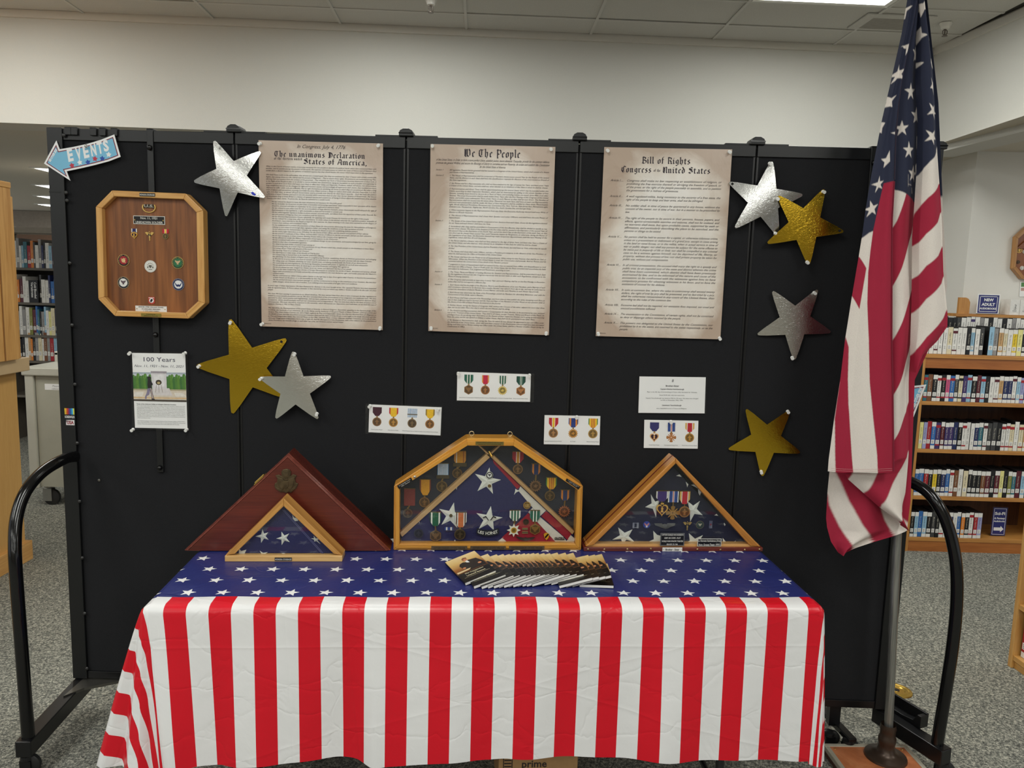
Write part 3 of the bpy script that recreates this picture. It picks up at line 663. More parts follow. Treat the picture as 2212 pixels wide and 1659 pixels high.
CONST = [l_.split('|') for l_ in """Section 1|All legislative Powers herein granted shall be vested in a Congress of the United States, which shall consist of a Senate and House of Representatives.
Section 2|1. The House of Representatives shall be composed of Members chosen every second Year by the People of the several States, and the Electors in each State shall have the Qualifications requisite for Electors of the most numerous Branch of the State Legislature.
|2. No Person shall be a Representative who shall not have attained to the Age of twenty five Years, and been seven Years a Citizen of the United States, and who shall not, when elected, be an Inhabitant of that State in which he shall be chosen.
|3. Representatives and direct Taxes shall be apportioned among the several States which may be included within this Union, according to their respective Numbers, which shall be determined by adding to the whole Number of free Persons, including those bound to Service for a Term of Years, and excluding Indians not taxed, three fifths of all other Persons. The actual Enumeration shall be made within three Years after the first Meeting of the Congress of the United States, and within every subsequent Term of ten Years, in such Manner as they shall by Law direct. The Number of Representatives shall not exceed one for every thirty Thousand, but each State shall have at Least one Representative; and until such enumeration shall be made, the State of New Hampshire shall be entitled to chuse three, Massachusetts eight, Rhode Island and Providence Plantations one, Connecticut five, New York six, New Jersey four, Pennsylvania eight, Delaware one, Maryland six, Virginia ten, North Carolina five, South Carolina five, and Georgia three.
|4. When vacancies happen in the Representation from any State, the Executive Authority thereof shall issue Writs of Election to fill such Vacancies.
|5. The House of Representatives shall chuse their Speaker and other Officers; and shall have the sole Power of Impeachment.
Section 3|1. The Senate of the United States shall be composed of two Senators from each State, chosen by the Legislature thereof, for six Years; and each Senator shall have one Vote.
|2. Immediately after they shall be assembled in Consequence of the first Election, they shall be divided as equally as may be into three Classes. The Seats of the Senators of the first Class shall be vacated at the Expiration of the second Year, of the second Class at the Expiration of the fourth Year, and of the third Class at the Expiration of the sixth Year, so that one third may be chosen every second Year; and if Vacancies happen by Resignation, or otherwise, during the Recess of the Legislature of any State, the Executive thereof may make temporary Appointments until the next Meeting of the Legislature, which shall then fill such Vacancies.
|3. No Person shall be a Senator who shall not have attained to the Age of thirty Years, and been nine Years a Citizen of the United States, and who shall not, when elected, be an Inhabitant of that State for which he shall be chosen.
|4. The Vice President of the United States shall be President of the Senate, but shall have no Vote, unless they be equally divided.
|5. The Senate shall chuse their other Officers, and also a President pro tempore, in the Absence of the Vice President, or when he shall exercise the Office of President of the United States.
|6. The Senate shall have the sole Power to try all Impeachments. When sitting for that Purpose, they shall be on Oath or Affirmation. When the President of the United States is tried, the Chief Justice shall preside: And no Person shall be convicted without the Concurrence of two thirds of the Members present.
|7. Judgment in Cases of Impeachment shall not extend further than to removal from Office, and disqualification to hold and enjoy any Office of honor, Trust or Profit under the United States: but the Party convicted shall nevertheless be liable and subject to Indictment, Trial, Judgment and Punishment, according to Law.
Section 4|1. The Times, Places and Manner of holding Elections for Senators and Representatives, shall be prescribed in each State by the Legislature thereof; but the Congress may at any time by Law make or alter such Regulations, except as to the Places of chusing Senators.
|2. The Congress shall assemble at least once in every Year, and such Meeting shall be on the first Monday in December, unless they shall by Law appoint a different Day.
Section 5|1. Each House shall be the Judge of the Elections, Returns and Qualifications of its own Members, and a Majority of each shall constitute a Quorum to do Business; but a smaller Number may adjourn from day to day, and may be authorized to compel the Attendance of absent Members, in such Manner, and under such Penalties as each House may provide.
|2. Each House may determine the Rules of its Proceedings, punish its Members for disorderly Behaviour, and, with the Concurrence of two thirds, expel a Member.
|3. Each House shall keep a Journal of its Proceedings, and from time to time publish the same, excepting such Parts as may in their Judgment require Secrecy; and the Yeas and Nays of the Members of either House on any question shall, at the Desire of one fifth of those Present, be entered on the Journal.
|4. Neither House, during the Session of Congress, shall, without the Consent of the other, adjourn for more than three days, nor to any other Place than that in which the two Houses shall be sitting.
Section 6|1. The Senators and Representatives shall receive a Compensation for their Services, to be ascertained by Law, and paid out of the Treasury of the United States. They shall in all Cases, except Treason, Felony and Breach of the Peace, be privileged from Arrest during their Attendance at the Session of their respective Houses, and in going to and returning from the same; and for any Speech or Debate in either House, they shall not be questioned in any other Place.
|2. No Senator or Representative shall, during the Time for which he was elected, be appointed to any civil Office under the Authority of the United States, which shall have been created, or the Emoluments whereof shall have been encreased during such time; and no Person holding any Office under the United States, shall be a Member of either House during his Continuance in Office.""".split('\n')]
BILL = [l_.split('|') for l_ in """Article I.....|Congress shall make no law respecting an establishment of religion, or prohibiting the free exercise thereof; or abridging the freedom of speech, or of the press; or the right of the people peaceably to assemble, and to petition the government for a redress of grievances.
Article II....|A well regulated militia, being necessary to the security of a free state, the right of the people to keep and bear arms, shall not be infringed.
Article III...|No soldier shall, in time of peace be quartered in any house, without the consent of the owner, nor in time of war, but in a manner to be prescribed by law.
Article IV....|The right of the people to be secure in their persons, houses, papers, and effects, against unreasonable searches and seizures, shall not be violated, and no warrants shall issue, but upon probable cause, supported by oath or affirmation, and particularly describing the place to be searched, and the persons or things to be seized.
Article V.....|No person shall be held to answer for a capital, or otherwise infamous crime, unless on a presentment or indictment of a grand jury, except in cases arising in the land or naval forces, or in the militia, when in actual service in time of war or public danger; nor shall any person be subject for the same offense to be twice put in jeopardy of life or limb; nor shall be compelled in any criminal case to be a witness against himself, nor be deprived of life, liberty, or property, without due process of law; nor shall private property be taken for public use, without just compensation.
Article VI....|In all criminal prosecutions, the accused shall enjoy the right to a speedy and public trial, by an impartial jury of the state and district wherein the crime shall have been committed, which district shall have been previously ascertained by law, and to be informed of the nature and cause of the accusation; to be confronted with the witnesses against him; to have compulsory process for obtaining witnesses in his favor, and to have the assistance of counsel for his defense.
Article VII...|In suits at common law, where the value in controversy shall exceed twenty dollars, the right of trial by jury shall be preserved, and no fact tried by a jury, shall be otherwise reexamined in any court of the United States, than according to the rules of the common law.
Article VIII..|Excessive bail shall not be required, nor excessive fines imposed, nor cruel and unusual punishments inflicted.
Article IX....|The enumeration in the Constitution, of certain rights, shall not be construed to deny or disparage others retained by the people.
Article X.....|The powers not delegated to the United States by the Constitution, nor prohibited by it to the states, are reserved to the states respectively, or to the people.""".split('\n')]
def poster(pts, label, pins, build):
    pg = Page(pts, .0085); W_, H_ = pg.W, pg.H
    t_ = thing('poster', label, 'poster', pg.center(.007), 'parchment posters')
    mb = MB(); nx, ny = 12, 18; wob = lambda x, y: .0035 + .0012*math.sin(9*x/W_+4*y/H_)*math.sin(math.pi*x/W_)
    mb.prism(pg.P(rect(0, -H_, W_, 0)), FS, .0065, .0085, PARCH); emit('sheet', mb, t_)
    mb = MB(); build(mb, pg, W_, H_); emit('lettering', mb, t_)
    for p in pins: pin(t_, *p, .0086)
def b1(mb, pg, W_, H_):
    blk = lambda s, x, y, wd, xh: blackletter(mb, s, BF, x, y, wd, xh, ink, .009, 'L')
    class _F:                                   # letters follow the sheet's own slant
        @staticmethod
        def P(a, b, c): return FS.P(*pg.mp(a, b), c)
    global BF; BF = _F
    mb.text('In Congress, July 4, 1776', FS, W_*.5, -H_*.035, H_*.026, ink2, .009, 'C', 0, .45, mp=pg.mp)
    blk('The unanimous Declaration', W_*.125, -H_*.083, W_*.735, H_*.0205)
    blk('of the thirteen united', W_*.123, -H_*.0995, W_*.228, H_*.0095)
    blk('States of America,', W_*.36, -H_*.1185, W_*.51, H_*.0205)
    block(mb, pg, DECL, W_*.055, W_*.945, -H_*.128, -H_*.968, ink2, .009)
    mb.text('AMERICANA', FS, W_*.05, -H_*.986, H_*.007, ink2, .009, 'C', 0, 0, mp=pg.mp)
class BFc:
    def __init__(s, pg): s.pg = pg
    def P(s, a, b, c): return FS.P(*s.pg.mp(a, b), c)
def b2(mb, pg, W_, H_):
    blackletter(mb, 'We The People', BFc(pg), W_*.495, -H_*.062, W_*.46, H_*.028, ink, .009)
    pre = ["of the United States, in Order to form a more perfect Union, establish Justice, insure domestic Tranquility, provide for the common defence,", "promote the general Welfare, and secure the Blessings of Liberty to ourselves and our Posterity, do ordain and establish this Constitution", "for the United States of America."]
    for k, l_ in enumerate(pre): mb.text(l_, FS, W_*.5, -H_*(.085+.0165*k), H_*.0165, ink2, .009, 'C', 0, .5, fit=W_*(.91 if k < 2 else .21), mp=pg.mp)
    block(mb, pg, [(t_, .046, h_ or None, .45) for h_, t_ in CONST], W_*.045, W_*.955, -H_*.12, -H_*.975, ink2, .009)
    mb.text('AMERICANA', FS, W_*.05, -H_*.986, H_*.007, ink2, .009, 'C', 0, 0, mp=pg.mp)
def b3(mb, pg, W_, H_):
    blackletter(mb, 'Bill of Rights', BFc(pg), W_*.49, -H_*.081, W_*.385, H_*.0235, ink, .009)
    blackletter(mb, 'Congress', BFc(pg), W_*.14, -H_*.128, W_*.24, H_*.0225, ink, .009, 'L'); blackletter(mb, 'of the', BFc(pg), W_*.395, -H_*.122, W_*.055, H_*.010, ink, .009, 'L')
    blackletter(mb, 'United States', BFc(pg), W_*.462, -H_*.128, W_*.38, H_*.0225, ink, .009, 'L')
    block(mb, pg, [(t_, .054, h_ or None, .85) for h_, t_ in BILL], W_*.06, W_*.93, -H_*.145, -H_*.965, ink2, .009, 1.08)
    mb.text('AMERICANA', FS, W_*.05, -H_*.986, H_*.007, ink2, .009, 'C', 0, 0, mp=pg.mp)
poster([(558.4, 302.8), (827.3, 310), (826.4, 713), (565.3, 705)], 'brown parchment poster headed The unanimous Declaration, beside the plain silver star', [(563, 310), (818, 314), (568, 699), (821, 708)], b1)
poster([(930, 311), (1199.8, 317.3), (1185.6, 724), (925.4, 715)], 'brown parchment poster headed We The People, in the middle of the divider', [(934, 315), (1190, 322), (931, 708), (1180, 719)], b2)
poster([(1305.3, 317.7), (1581.7, 322.8), (1556, 733), (1287, 726)], 'brown parchment poster headed Bill of Rights', [(1312, 325), (1575, 328), (1292, 720), (1554, 730)], b3)

# ---- foil stars
silver = foil('silver_foil', (225, 225, 222)); gold = foil('gold_foil', (208, 172, 52))
def foil_star(tips, mat, label, pins, c=.006, bend=.02, bdir=0.5, holes=()):
    T = [Vector(FS.ab(*p, c)) if p else None for p in tips]
    pts = [(k, t_) for k, t_ in enumerate(T) if t_]
    # similarity fit of a regular star to the measured tips
    A, bv = [], []
    for k, t_ in pts:
        a = math.pi/2 - k*2*math.pi/5; x, y = math.cos(a), math.sin(a)
        A += [[x, -y, 1, 0], [y, x, 0, 1]]; bv += [t_.x, t_.y]
    s = np.linalg.lstsq(np.array(A), np.array(bv), rcond=None)[0]
    R_, ph, cx, cy = math.hypot(s[0], s[1]), math.atan2(s[1], s[0]), s[2], s[3]
    out = []
    for k in range(5):
        a = math.pi/2 - k*2*math.pi/5 + ph; r = R_*.975
        tip = Vector((math.cos(a), math.sin(a)))*r; sd = Vector((-math.sin(a), math.cos(a)))
        va = a - math.pi/5; val = Vector((math.cos(va), math.sin(va)))*R_*.42; vb = a + math.pi/5; pv = Vector((math.cos(vb), math.sin(vb)))*R_*.42
        w_ = R_*.045
        for f in (.35, .7): out.append(pv + (tip+sd*w_*1.1-pv)*f)
        out += [tip+sd*w_-Vector((math.cos(a), math.sin(a)))*w_*.4, tip+sd*w_*.5+Vector((math.cos(a), math.sin(a)))*w_*.5, tip-sd*w_*.5+Vector((math.cos(a), math.sin(a)))*w_*.5, tip-sd*w_-Vector((math.cos(a), math.sin(a)))*w_*.4]
        for f in (.7, .35): out.append(val + (tip-sd*w_*1.1-val)*f)
        out.append(val)
    d = Vector((math.cos(bdir), math.sin(bdir)))
    hgt = lambda p: c + .002 + bend*(1-(p.dot(d)/R_)**2) if bend > 0 else c + .002 - bend*(p.dot(d)/R_)**2
    mb = MB(); n = len(out); rings = [1, .8, .6, .4, .2, .001]
    ptsg = [[FS.P(cx+p.x*q, cy+p.y*q, hgt(p*q)) for p in out+[out[0]]] for q in rings]
    mb.grid(ptsg[::-1], mat)
    back = [[FS.P(cx+p.x, cy+p.y, hgt(p)) for p in out+[out[0]]], [FS.P(cx+p.x, cy+p.y, hgt(p)-.0012) for p in out+[out[0]]]]
    mb.grid(back, mat); mb.grid([[FS.P(cx+p.x*q, cy+p.y*q, hgt(p*q)-.0012) for p in out+[out[0]]] for q in rings], mat)
    t_ = thing('foil_star', label, 'star', FS.P(cx, cy-R_*.8, .003), 'foil stars on the divider')
    o = emit('star_sheet', mb, t_, smooth=35)
    for p in pins:
        a, b = FS.ab(*p, c); q = Vector((a-cx, b-cy)); pin(t_, *p, hgt(q)-.001)
    for p in holes:
        a, b = FS.ab(*p, c); q = Vector((a-cx, b-cy)); mb = MB(); mb.poly(circ(.0045, 10, a, b), FS, hgt(q)+.0006, paint((10, 10, 10), .8)); emit('punched_hole', mb, t_)
    return t_, cx, cy, R_, hgt
st, cx, cy, R_, hg = foil_star([(467.6, 307.7), (563, 329), (577.5, 427.6), (490.7, 466.8), (421.5, 392)], silver, 'large silver foil star with a blue mark, overlapping the Declaration poster\'s left edge', [(472, 316)], .011, .022, .9)
a, b = FS.ab(551, 420, .02); mb = MB(); h0 = hg(Vector((a-cx, b-cy)))
mb.prism([(a-.009, b+.004), (a-.002, b+.007), (a+.008, b-.001), (a+.006, b-.006), (a-.003, b-.003)], FS, h0, h0+.0012, paint((25, 45, 190), .4)); emit('blue_mark', mb, st)
foil_star([(499.7, 690.8), (619, 730.6), None, (501, 892.7), (427.4, 790.7)], gold, 'largest gold foil star, under a silver one, right of the 100 Years sheet', [(498, 696), (431, 790)], .003, .008, 1.2, [(609, 738)])
foil_star([(637.9, 759.6), (714.5, 813), (691.4, 900.6), (595, 903.5), (563.3, 815.3)], silver, 'silver foil star with bluish glints, overlapping the largest gold star', [(637, 764), (565, 817), (685, 893)], .013, .018, .55)
foil_star([(1663.4, 350), (1730, 422.4), None, (1584.6, 494), (1576.6, 393.5)], silver, 'silver foil star right of the Bill of Rights poster, overlapped by a gold star', [(1662, 353), (1674, 504)], .0105, .018, 2.3, [(1581, 398)])
foil_star([(1779, 410.9), (1821, 500.5), (1744.4, 570), (1656, 525), (1677.9, 425.3)], gold, 'bright gold foil star overlapping the silver star at the upper right', [(1777, 414), (1679, 429), (1743, 566)], .021, .014, .7, [(1811, 499)])
foil_star([(1668.7, 629.7), (1764, 625), (1793.3, 717), (1711.7, 776.3), (1637, 723.3)], silver, 'pinkish silver foil star alone, between the two gold stars near the flag', [(1758, 632), (1711, 772)], .005, .010, .35)
foil_star([(1610.4, 883.2), (1704.5, 886.4), (1727, 977), (1643.5, 1026.4), (1574.6, 970.7)], gold, 'dark gold foil star lowest on the divider, above the right flag case', [(1701, 888), (1644, 1018)], .005, .010, .6)

# ---- medals: real ones and printed ones
def rib_stripes(mb, F, x0, y0, w_, stripes, c0, c1, rect_=False, hh=1.0):
    tot = sum(s[0] for s in stripes); x = -.5
    yb = lambda q: -hh if (rect_ or abs(q) <= .2) else -hh + (abs(q)-.2)/.3*.38*hh
    for wd, col in stripes:
        xe = x + wd/tot; pts = [(x, 0), (xe, 0), (xe, yb(xe))] + [(q, -hh) for q in (.2, -.2) if x < q < xe and not rect_] + [(x, yb(x))]
        mb.prism([(x0+a*w_, y0+b*w_) for a, b in pts], F, c0, c1, paint(col, .75, var=.1, scale=200)); x = xe
brz, gld, slv, brs = (138, 100, 58), (205, 165, 80), (170, 168, 160), (120, 96, 52)
def pendant(mb, F, x, y, r, kind, col, c0, c1, metal=.45):
    if metal: col = tuple(min(255, int(q*1.12)) for q in col)
    M = paint(col, .42 if metal else .6, metal, .12, 120); D = paint(tuple(int(q*.62) for q in col), .45, metal, .1, 120); up = c1-c0
    if kind == 'disc':
        mb.prism(circ(r, 24, x, y), F, c0, c1, M); mb.prism(circ(r*.8, 20, x, y), F, c1, c1+up*.15, D)
        mb.prism([(x+r*p, y+r*q) for p, q in [(-.2, -.62), (.22, -.62), (.16, -.25), (.3, .05), (.52, .0), (.5, .1), (.2, .26), (.1, .3), (.13, .5), (0, .6), (-.12, .5), (-.1, .3), (-.24, .24), (-.46, -.02), (-.4, -.1), (-.2, .06), (-.16, -.25)]], F, c1+up*.15, c1+up*.4, M)
    elif kind == 'sun':
        mb.prism(starpts(r*1.1, .74, 16, a=x, b=y), F, c0, c1, M); mb.prism(circ(r*.66, 18, x, y), F, c1, c1+up*.2, D)
        mb.prism([(x+r*p, y+r*q) for p, q in [(-.5, .05), (-.15, .1), (.1, .42), (.18, .1), (.5, .15), (.2, -.1), (.1, -.45), (-.05, -.15), (-.35, -.3), (-.2, -.05)]], F, c1+up*.2, c1+up*.4, M)
    elif kind == 'hex':
        mb.prism(circ(r*1.1, 6, x, y, ph=math.pi/2), F, c0, c1, M); mb.prism(circ(r*.9, 6, x, y, ph=math.pi/2), F, c1, c1+up*.15, D)
        mb.prism([(x+r*1.3*p, y+r*1.3*q) for p, q in [(0, .45), (.1, .3), (.28, .42), (.55, .38), (.46, .12), (.28, -.08), (.14, -.2), (.18, -.45), (0, -.36), (-.18, -.45), (-.14, -.2), (-.28, -.08), (-.46, .12), (-.55, .38), (-.28, .42), (-.1, .3)]], F, c1+up*.15, c1+up*.4, M)
    elif kind == 'star8':
        mb.prism(starpts(r*1.2, .55, 8, a=x, b=y), F, c0, c1, paint((236, 232, 214), .3)); mb.prism(circ(r*.5, 16, x, y), F, c1, c1+up*.3, M); mb.prism(circ(r*.3, 14, x, y), F, c1+up*.3, c1+up*.4, D)
    elif kind == 'heart':
        hp = [(x+r*q*.062*1.0, y+r*p*.068) for q, p in [(16*math.sin(t_)**3, 13*math.cos(t_)-5*math.cos(2*t_)-2*math.cos(3*t_)-math.cos(4*t_)) for t_ in [2*math.pi*k/28 for k in range(28)]]]
        hi = [(x+(a-x)*.76, y+(b-y)*.76) for a, b in hp]
        mb.prism(hp, F, c0, c1, M); mb.prism(hi, F, c1, c1+up*.15, paint((52, 18, 40), .3))
        mb.prism([(x-.28*r, y-.45*r), (x+.25*r, y-.45*r), (x+.12*r, y-.12*r), (x+.2*r, y+.2*r), (x+.02*r, y+.45*r), (x-.2*r, y+.3*r), (x-.15*r, y-.1*r)], F, c1+up*.15, c1+up*.5, M)
        mb.prism(rect(x-.25*r, y+.82*r, x+.25*r, y+1.08*r), F, c0, c1, M)
    elif kind == 'cross':
        for k in range(4):
            a = k*math.pi/2; ca, sa = math.cos(a), math.sin(a)
            mb.prism([(x+(u*ca-v*sa)*r, y+(u*sa+v*ca)*r) for u, v in [(-.13, .1), (-.34, .85), (-.34, 1.0), (0, 1.1), (.34, 1.0), (.34, .85), (.13, .1)]], F, c0, c1, M)
            a += math.pi/4; ca, sa = math.cos(a), math.sin(a)
            mb.prism([(x+(u*ca-v*sa)*r, y+(u*sa+v*ca)*r) for u, v in [(-.1, .1), (-.09, .8), (0, 1.08), (.09, .8), (.1, .1)]], F, c1, c1+up*.3, paint(tuple(min(255, int(q*1.15)) for q in col), .3, metal))
def printed(pg, x, y, w_, stripes, kind, col, rect_=False):
    """a medal printed on a page: flat"""
    class PF:
        @staticmethod
        def P(a, b, c): return pg.F.P(*pg.mp(a, b), c)
    mb = MB(); c = pg.c
    rib_stripes(mb, PF, x, y, w_, stripes, c, c+.0002, rect_)
    if rect_ and kind != 'cross': mb.prism(rect(x-w_*.55, y-w_*.72, x+w_*.55, y-w_*.6), PF, c, c+.0003, paint((110, 100, 80), .5))
    pendant(mb, PF, x, y-w_*1.65, w_*.5, kind, col, c, c+.0003, 0)
    mb.prism(circ(w_*.1, 10, x, y-w_*1.08), PF, c, c+.0003, paint((150, 115, 60), .5)); return mb
G_, Wt, Rd, Yl, Bl, Or, Pu = (30, 95, 70), (232, 230, 222), (186, 28, 44), (236, 190, 40), (42, 70, 140), (222, 140, 50), (62, 40, 110)
R_achv = [(1, (66, 22, 40))]; R_yel = [(1, Rd), (5, Yl), (1, Rd)]; R_yel2 = [(1, (150, 120, 40)), (5, Yl), (1, (150, 120, 40))]
R_un = [s for k in range(8) for s in ((1, (96, 150, 200)), (1, Wt))]+[(1, (96, 150, 200))]
R_com = [(1, (70, 120, 110)), (2, G_), (1, Wt), (2, G_), (1, Wt), (2, G_), (1, (70, 120, 110))]
R_good = [(1, Wt), (1, Or), (4, (196, 36, 70)), (1, Or), (1, Wt)]; R_ww2 = [(1.2, (214, 170, 90)), (.5, Wt), (3.5, Rd), (.5, Wt), (1.2, (214, 170, 90))]
R_vnc = [(1.4, Wt), (1.4, G_), (1, Wt), (1.6, G_), (1, Wt), (1.4, G_), (1.4, Wt)]; R_army = [(1, (22, 60, 52)), (2, (28, 80, 62)), (.4, Wt), (.8, G_), (.4, Wt), (2, (28, 80, 62)), (1, (22, 60, 52))]
R_nds = [(2, Rd), (.3, Wt), (1.4, Yl), (.3, Wt), (2, Rd)]; R_air = [(.5, Bl), (1, Or), (2.6, (34, 58, 130)), (1, Or), (.5, Bl)]
R_vns = [(.7, (60, 130, 70)), (1.6, Yl), (.5, Rd), (.7, Yl), (.5, Rd), (.7, Yl), (.5, Rd), (1.6, Yl), (.7, (60, 130, 70))]
R_ph = [(.7, Wt), (5, Pu), (.7, Wt)]; R_dfc = [(.7, Wt), (2.2, Bl), (.4, Wt), (.5, Rd), (.4, Wt), (2.2, Bl), (.7, Wt)]
def card(pts, lam, label, pins, name='medal_card', cat='card', grp='laminated cards on the divider', c=.0046):
    pg = Page(pts, c); lp_ = Page(lam, c+.0012)
    t_ = thing(name, label, cat, pg.center(.001), grp)
    mb = MB(); mb.prism(pg.P(rect(0, -pg.H, pg.W, 0)), FS, c-.001, c, white); emit('page', mb, t_)
    mb = MB(); mb.prism(lp_.P(rect(0, -lp_.H, lp_.W, 0)), FS, c-.0016, c+.0012, LAMIN); emit('laminate', mb, t_)
    for p in pins: pin(t_, *p, c+.0012)
    return t_, pg
def medal_card(pts, lam, label, pins, meds):
    t_, pg = card(pts, lam, label, pins)
    for (fx, stripes, kind, col, rct, cap) in meds:
        emit('medal_picture', printed(pg, pg.W*fx, -pg.H*.085, pg.H*.325*.98, stripes, kind, col, rct), t_)
        mb = MB(); mb.text(cap, FS, pg.W*fx, -pg.H*.905, pg.H*.045, dark, pg.c+.0003, 'C', mp=pg.mp); emit('caption', mb, t_)
medal_card([(797.9, 873.6), (954, 880), (951.4, 940.7), (796, 933.6)], [(789.6, 871.5), (955.7, 877), (954.3, 943), (788.6, 936.5)], 'white medal card lowest at the left, showing maroon, yellow, blue-striped and yellow ribbons', [(800, 876), (947, 884)],
    [(.112, R_achv, 'disc', brz, 0, 'Good Conduct Medal'), (.34, R_yel, 'disc', (190, 140, 62), 0, 'China Service Medal'), (.6, R_un, 'disc', (120, 96, 62), 1, 'United Nations Service Medal Korea'), (.845, R_yel2, 'disc', (170, 118, 62), 0, 'American Defense Service Medal')])
medal_card([(987.9, 803.2), (1147, 808.6), (1145, 868), (986.8, 865)], [(986, 801.5), (1154.5, 806.5), (1153, 870), (985, 867.5)], 'white medal card highest on the divider, showing four ribbons, under the We The People poster', [(990, 806), (1144, 810)],
    [(.158, R_com, 'hex', brz, 0, 'Joint Service Commendation Medal'), (.385, R_good, 'disc', (168, 112, 60), 0, 'World War II Victory Medal'), (.62, R_vnc, 'sun', (214, 186, 92), 0, 'Republic of Vietnam Campaign Medal'), (.868, R_army, 'hex', (176, 118, 66), 0, 'Army Commendation Medal')])
medal_card([(1176.4, 896.8), (1296.8, 899), (1295, 961.4), (1174.6, 959.6)], [(1175.5, 895.8), (1298, 898), (1296, 963), (1173.5, 961)], 'white medal card with three ribbons, just right above the central flag case', [(1246, 900)],
    [(.165, R_nds, 'disc', (176, 128, 76), 0, 'National Defense Service Medal'), (.52, R_air, 'sun', (196, 138, 52), 0, 'Air Medal'), (.875, R_vns, 'disc', (176, 138, 66), 0, 'Vietnam Service Medal')])
medal_card([(1392, 906.8), (1508.6, 909), (1507, 969.3), (1390.7, 967.5)], [(1391, 905.5), (1509.8, 907.8), (1508.2, 970.5), (1389.5, 969)], 'white medal card with three ribbons, just above the tip of the right flag case', [(1449, 910)],
    [(.19, [(1, (46, 44, 104))], 'heart', (224, 172, 110), 0, 'Purple Heart Medal'), (.505, R_dfc, 'cross', (176, 116, 62), 1, 'Distinguished Flying Cross'), (.845, R_ww2, 'disc', (186, 138, 56), 0, 'World War II Victory Medal')])
t_, pg = card([(1381.4, 813.2), (1524.6, 815), (1522, 893), (1379, 891.8)], [(1380, 812), (1527.5, 813.5), (1525.5, 894.5), (1378, 893)], 'white typed card headed Brother-Sister, above the three-ribbon card on the right', [], 'text_card')
mb = MB()
for y, s_, tx, bd in [(.27, .062, 'Brother-Sister', 1), (.355, .05, 'Captain Charles VanSchanburgh', 1), (.435, .045, 'Flyer in the 4th day of the bombing of Tokyo, after the battle for Okinawa.', 0), (.52, .045, 'Seven B-29s left, only two came back.', 0), (.605, .045, 'Captain Vanschanburgh was listed as MIA for 50 years. His status was changed', 0), (.66, .045, 'to KIA on November 29th, 1994.', 0), (.8, .05, 'Lieutenant Vanschanburgh', 1), (.885, .045, 'was a battlefield nurse in France and Belgium.', 0)]:
    mb.text(tx, FS, pg.W*.5, -pg.H*y, pg.H*s_, dark, pg.c+.0003, 'C', bd, mp=pg.mp)
emit('lettering', mb, t_)
mb = MB(); PFt = Page([(1381.4, 813.2), (1524.6, 815), (1522, 893), (1379, 891.8)], .0046)
for k in range(5): mb.prism(PFt.P([(pg.W*.49+.0012*k, -pg.H*.145), (pg.W*.495+.0012*k, -pg.H*.07), (pg.W*.5+.0012*k, -pg.H*.07), (pg.W*.494+.0012*k, -pg.H*.145)]), FS, .0046, .0049, paint((150, 150, 150), .5))
emit('emblem', mb, t_)
# ---- the 100 Years sheet
t_, pg = card([(285, 762.3), (400, 764), (404.8, 926.3), (291.7, 924)], [(280.9, 758.7), (404.8, 760.5), (409.3, 930.5), (285, 928)], 'laminated sheet headed 100 Years with a picture of a guarded tomb', [(281, 762), (401, 762), (288, 927), (404, 927)], 'commemorative_sheet', 'notice', None, .0125)
W_, H_, c = pg.W, pg.H, pg.c
mb = MB(); navy = paint((32, 32, 62), .5)
mb.text('100 Years', FS, W_*.5, -H_*.11, H_*.083, navy, c+.0003, 'C', 0, fit=W_*.63, mp=pg.mp)
mb.text('Nov. 11, 1921 - Nov. 11, 2021', FS, W_*.5, -H_*.185, H_*.045, navy, c+.0003, 'C', 0, .25, fit=W_*.93, mp=pg.mp)
mb.text('Tomb of the Unknown Soldier at Arlington National Cemetery', FS, W_*.05, -H_*.685, H_*.019, dark, c+.0003, 'L', 1, fit=W_*.75, mp=pg.mp)
block(mb, pg, [("The Tomb of the Unknown Soldier in Arlington National Cemetery stands atop a hill overlooking Washington, D.C. On March 4, 1921, Congress approved the burial of an unidentified American soldier from World War I in the plaza of the new Memorial Amphitheater.", 0, None, 0),
 ("The white marble sarcophagus has a flat-faced form and is relieved at the corners and along the sides by neo-classic pilasters, or columns, set into the surface. Sculpted into the east panel which faces Washington, D.C., are three Greek figures representing Peace, Victory, and Valor. The six wreaths, three sculpted on each side, represent the six major campaigns of World War I. Inscribed on the back of the Tomb are the words: Here rests in honored glory an American soldier known but to God.", 0, None, 0),
 ("The Tomb sarcophagus was placed above the grave of the Unknown Soldier of World War I. West of the World War I Unknown are the crypts of unknowns from World War II, Korea and Vietnam. Those three graves are marked with white marble slabs flush with the plaza.", 0, None, 1)], W_*.05, W_*.965, -H_*.69, -H_*.955, paint((70, 70, 74), .5), c+.0003, 1.25, 0, 0)
emit('lettering', mb, t_)
mb = MB(); lay = [0]
def pp(pts, col): lay[0] += 1; mb.prism(pg.P([(W_*x, -H_*y) for x, y in pts]), FS, c, c+.0001+lay[0]*.00002, paint(col, .5, var=.08, scale=90))
pp([(0, .255), (1, .255), (1, .64), (0, .64)], (205, 212, 216)); pp([(0, .255), (1, .25), (1, .275), (0, .28)], (170, 180, 190))
for k in range(9):
    for s_, x0 in ((0, -.02), (1, .62)):
        x = x0 + k*.045; hh = .285 + .02*math.sin(k*2.3+s_)
        if s_ == 0 and x > .33: continue
        pp([(max(0, min(1, a)), b) for a, b in [(x, .48), (x-.012, .35), (x+.005, hh+.012), (x+.03, hh), (x+.055, hh+.015), (x+.07, .36), (x+.06, .48)]], (62+14*(k % 3), 112+12*(k % 3), 52))
        pp([(max(0, min(1, a)), b) for a, b in [(x+.03, hh+.01), (x+.05, hh+.025), (x+.045, .38)]], (110, 160, 84))
pp([(0, .475), (1, .475), (1, .5), (0, .5)], (176, 166, 136)); pp([(0, .495), (1, .495), (1, .62), (0, .615)], (214, 202, 184))
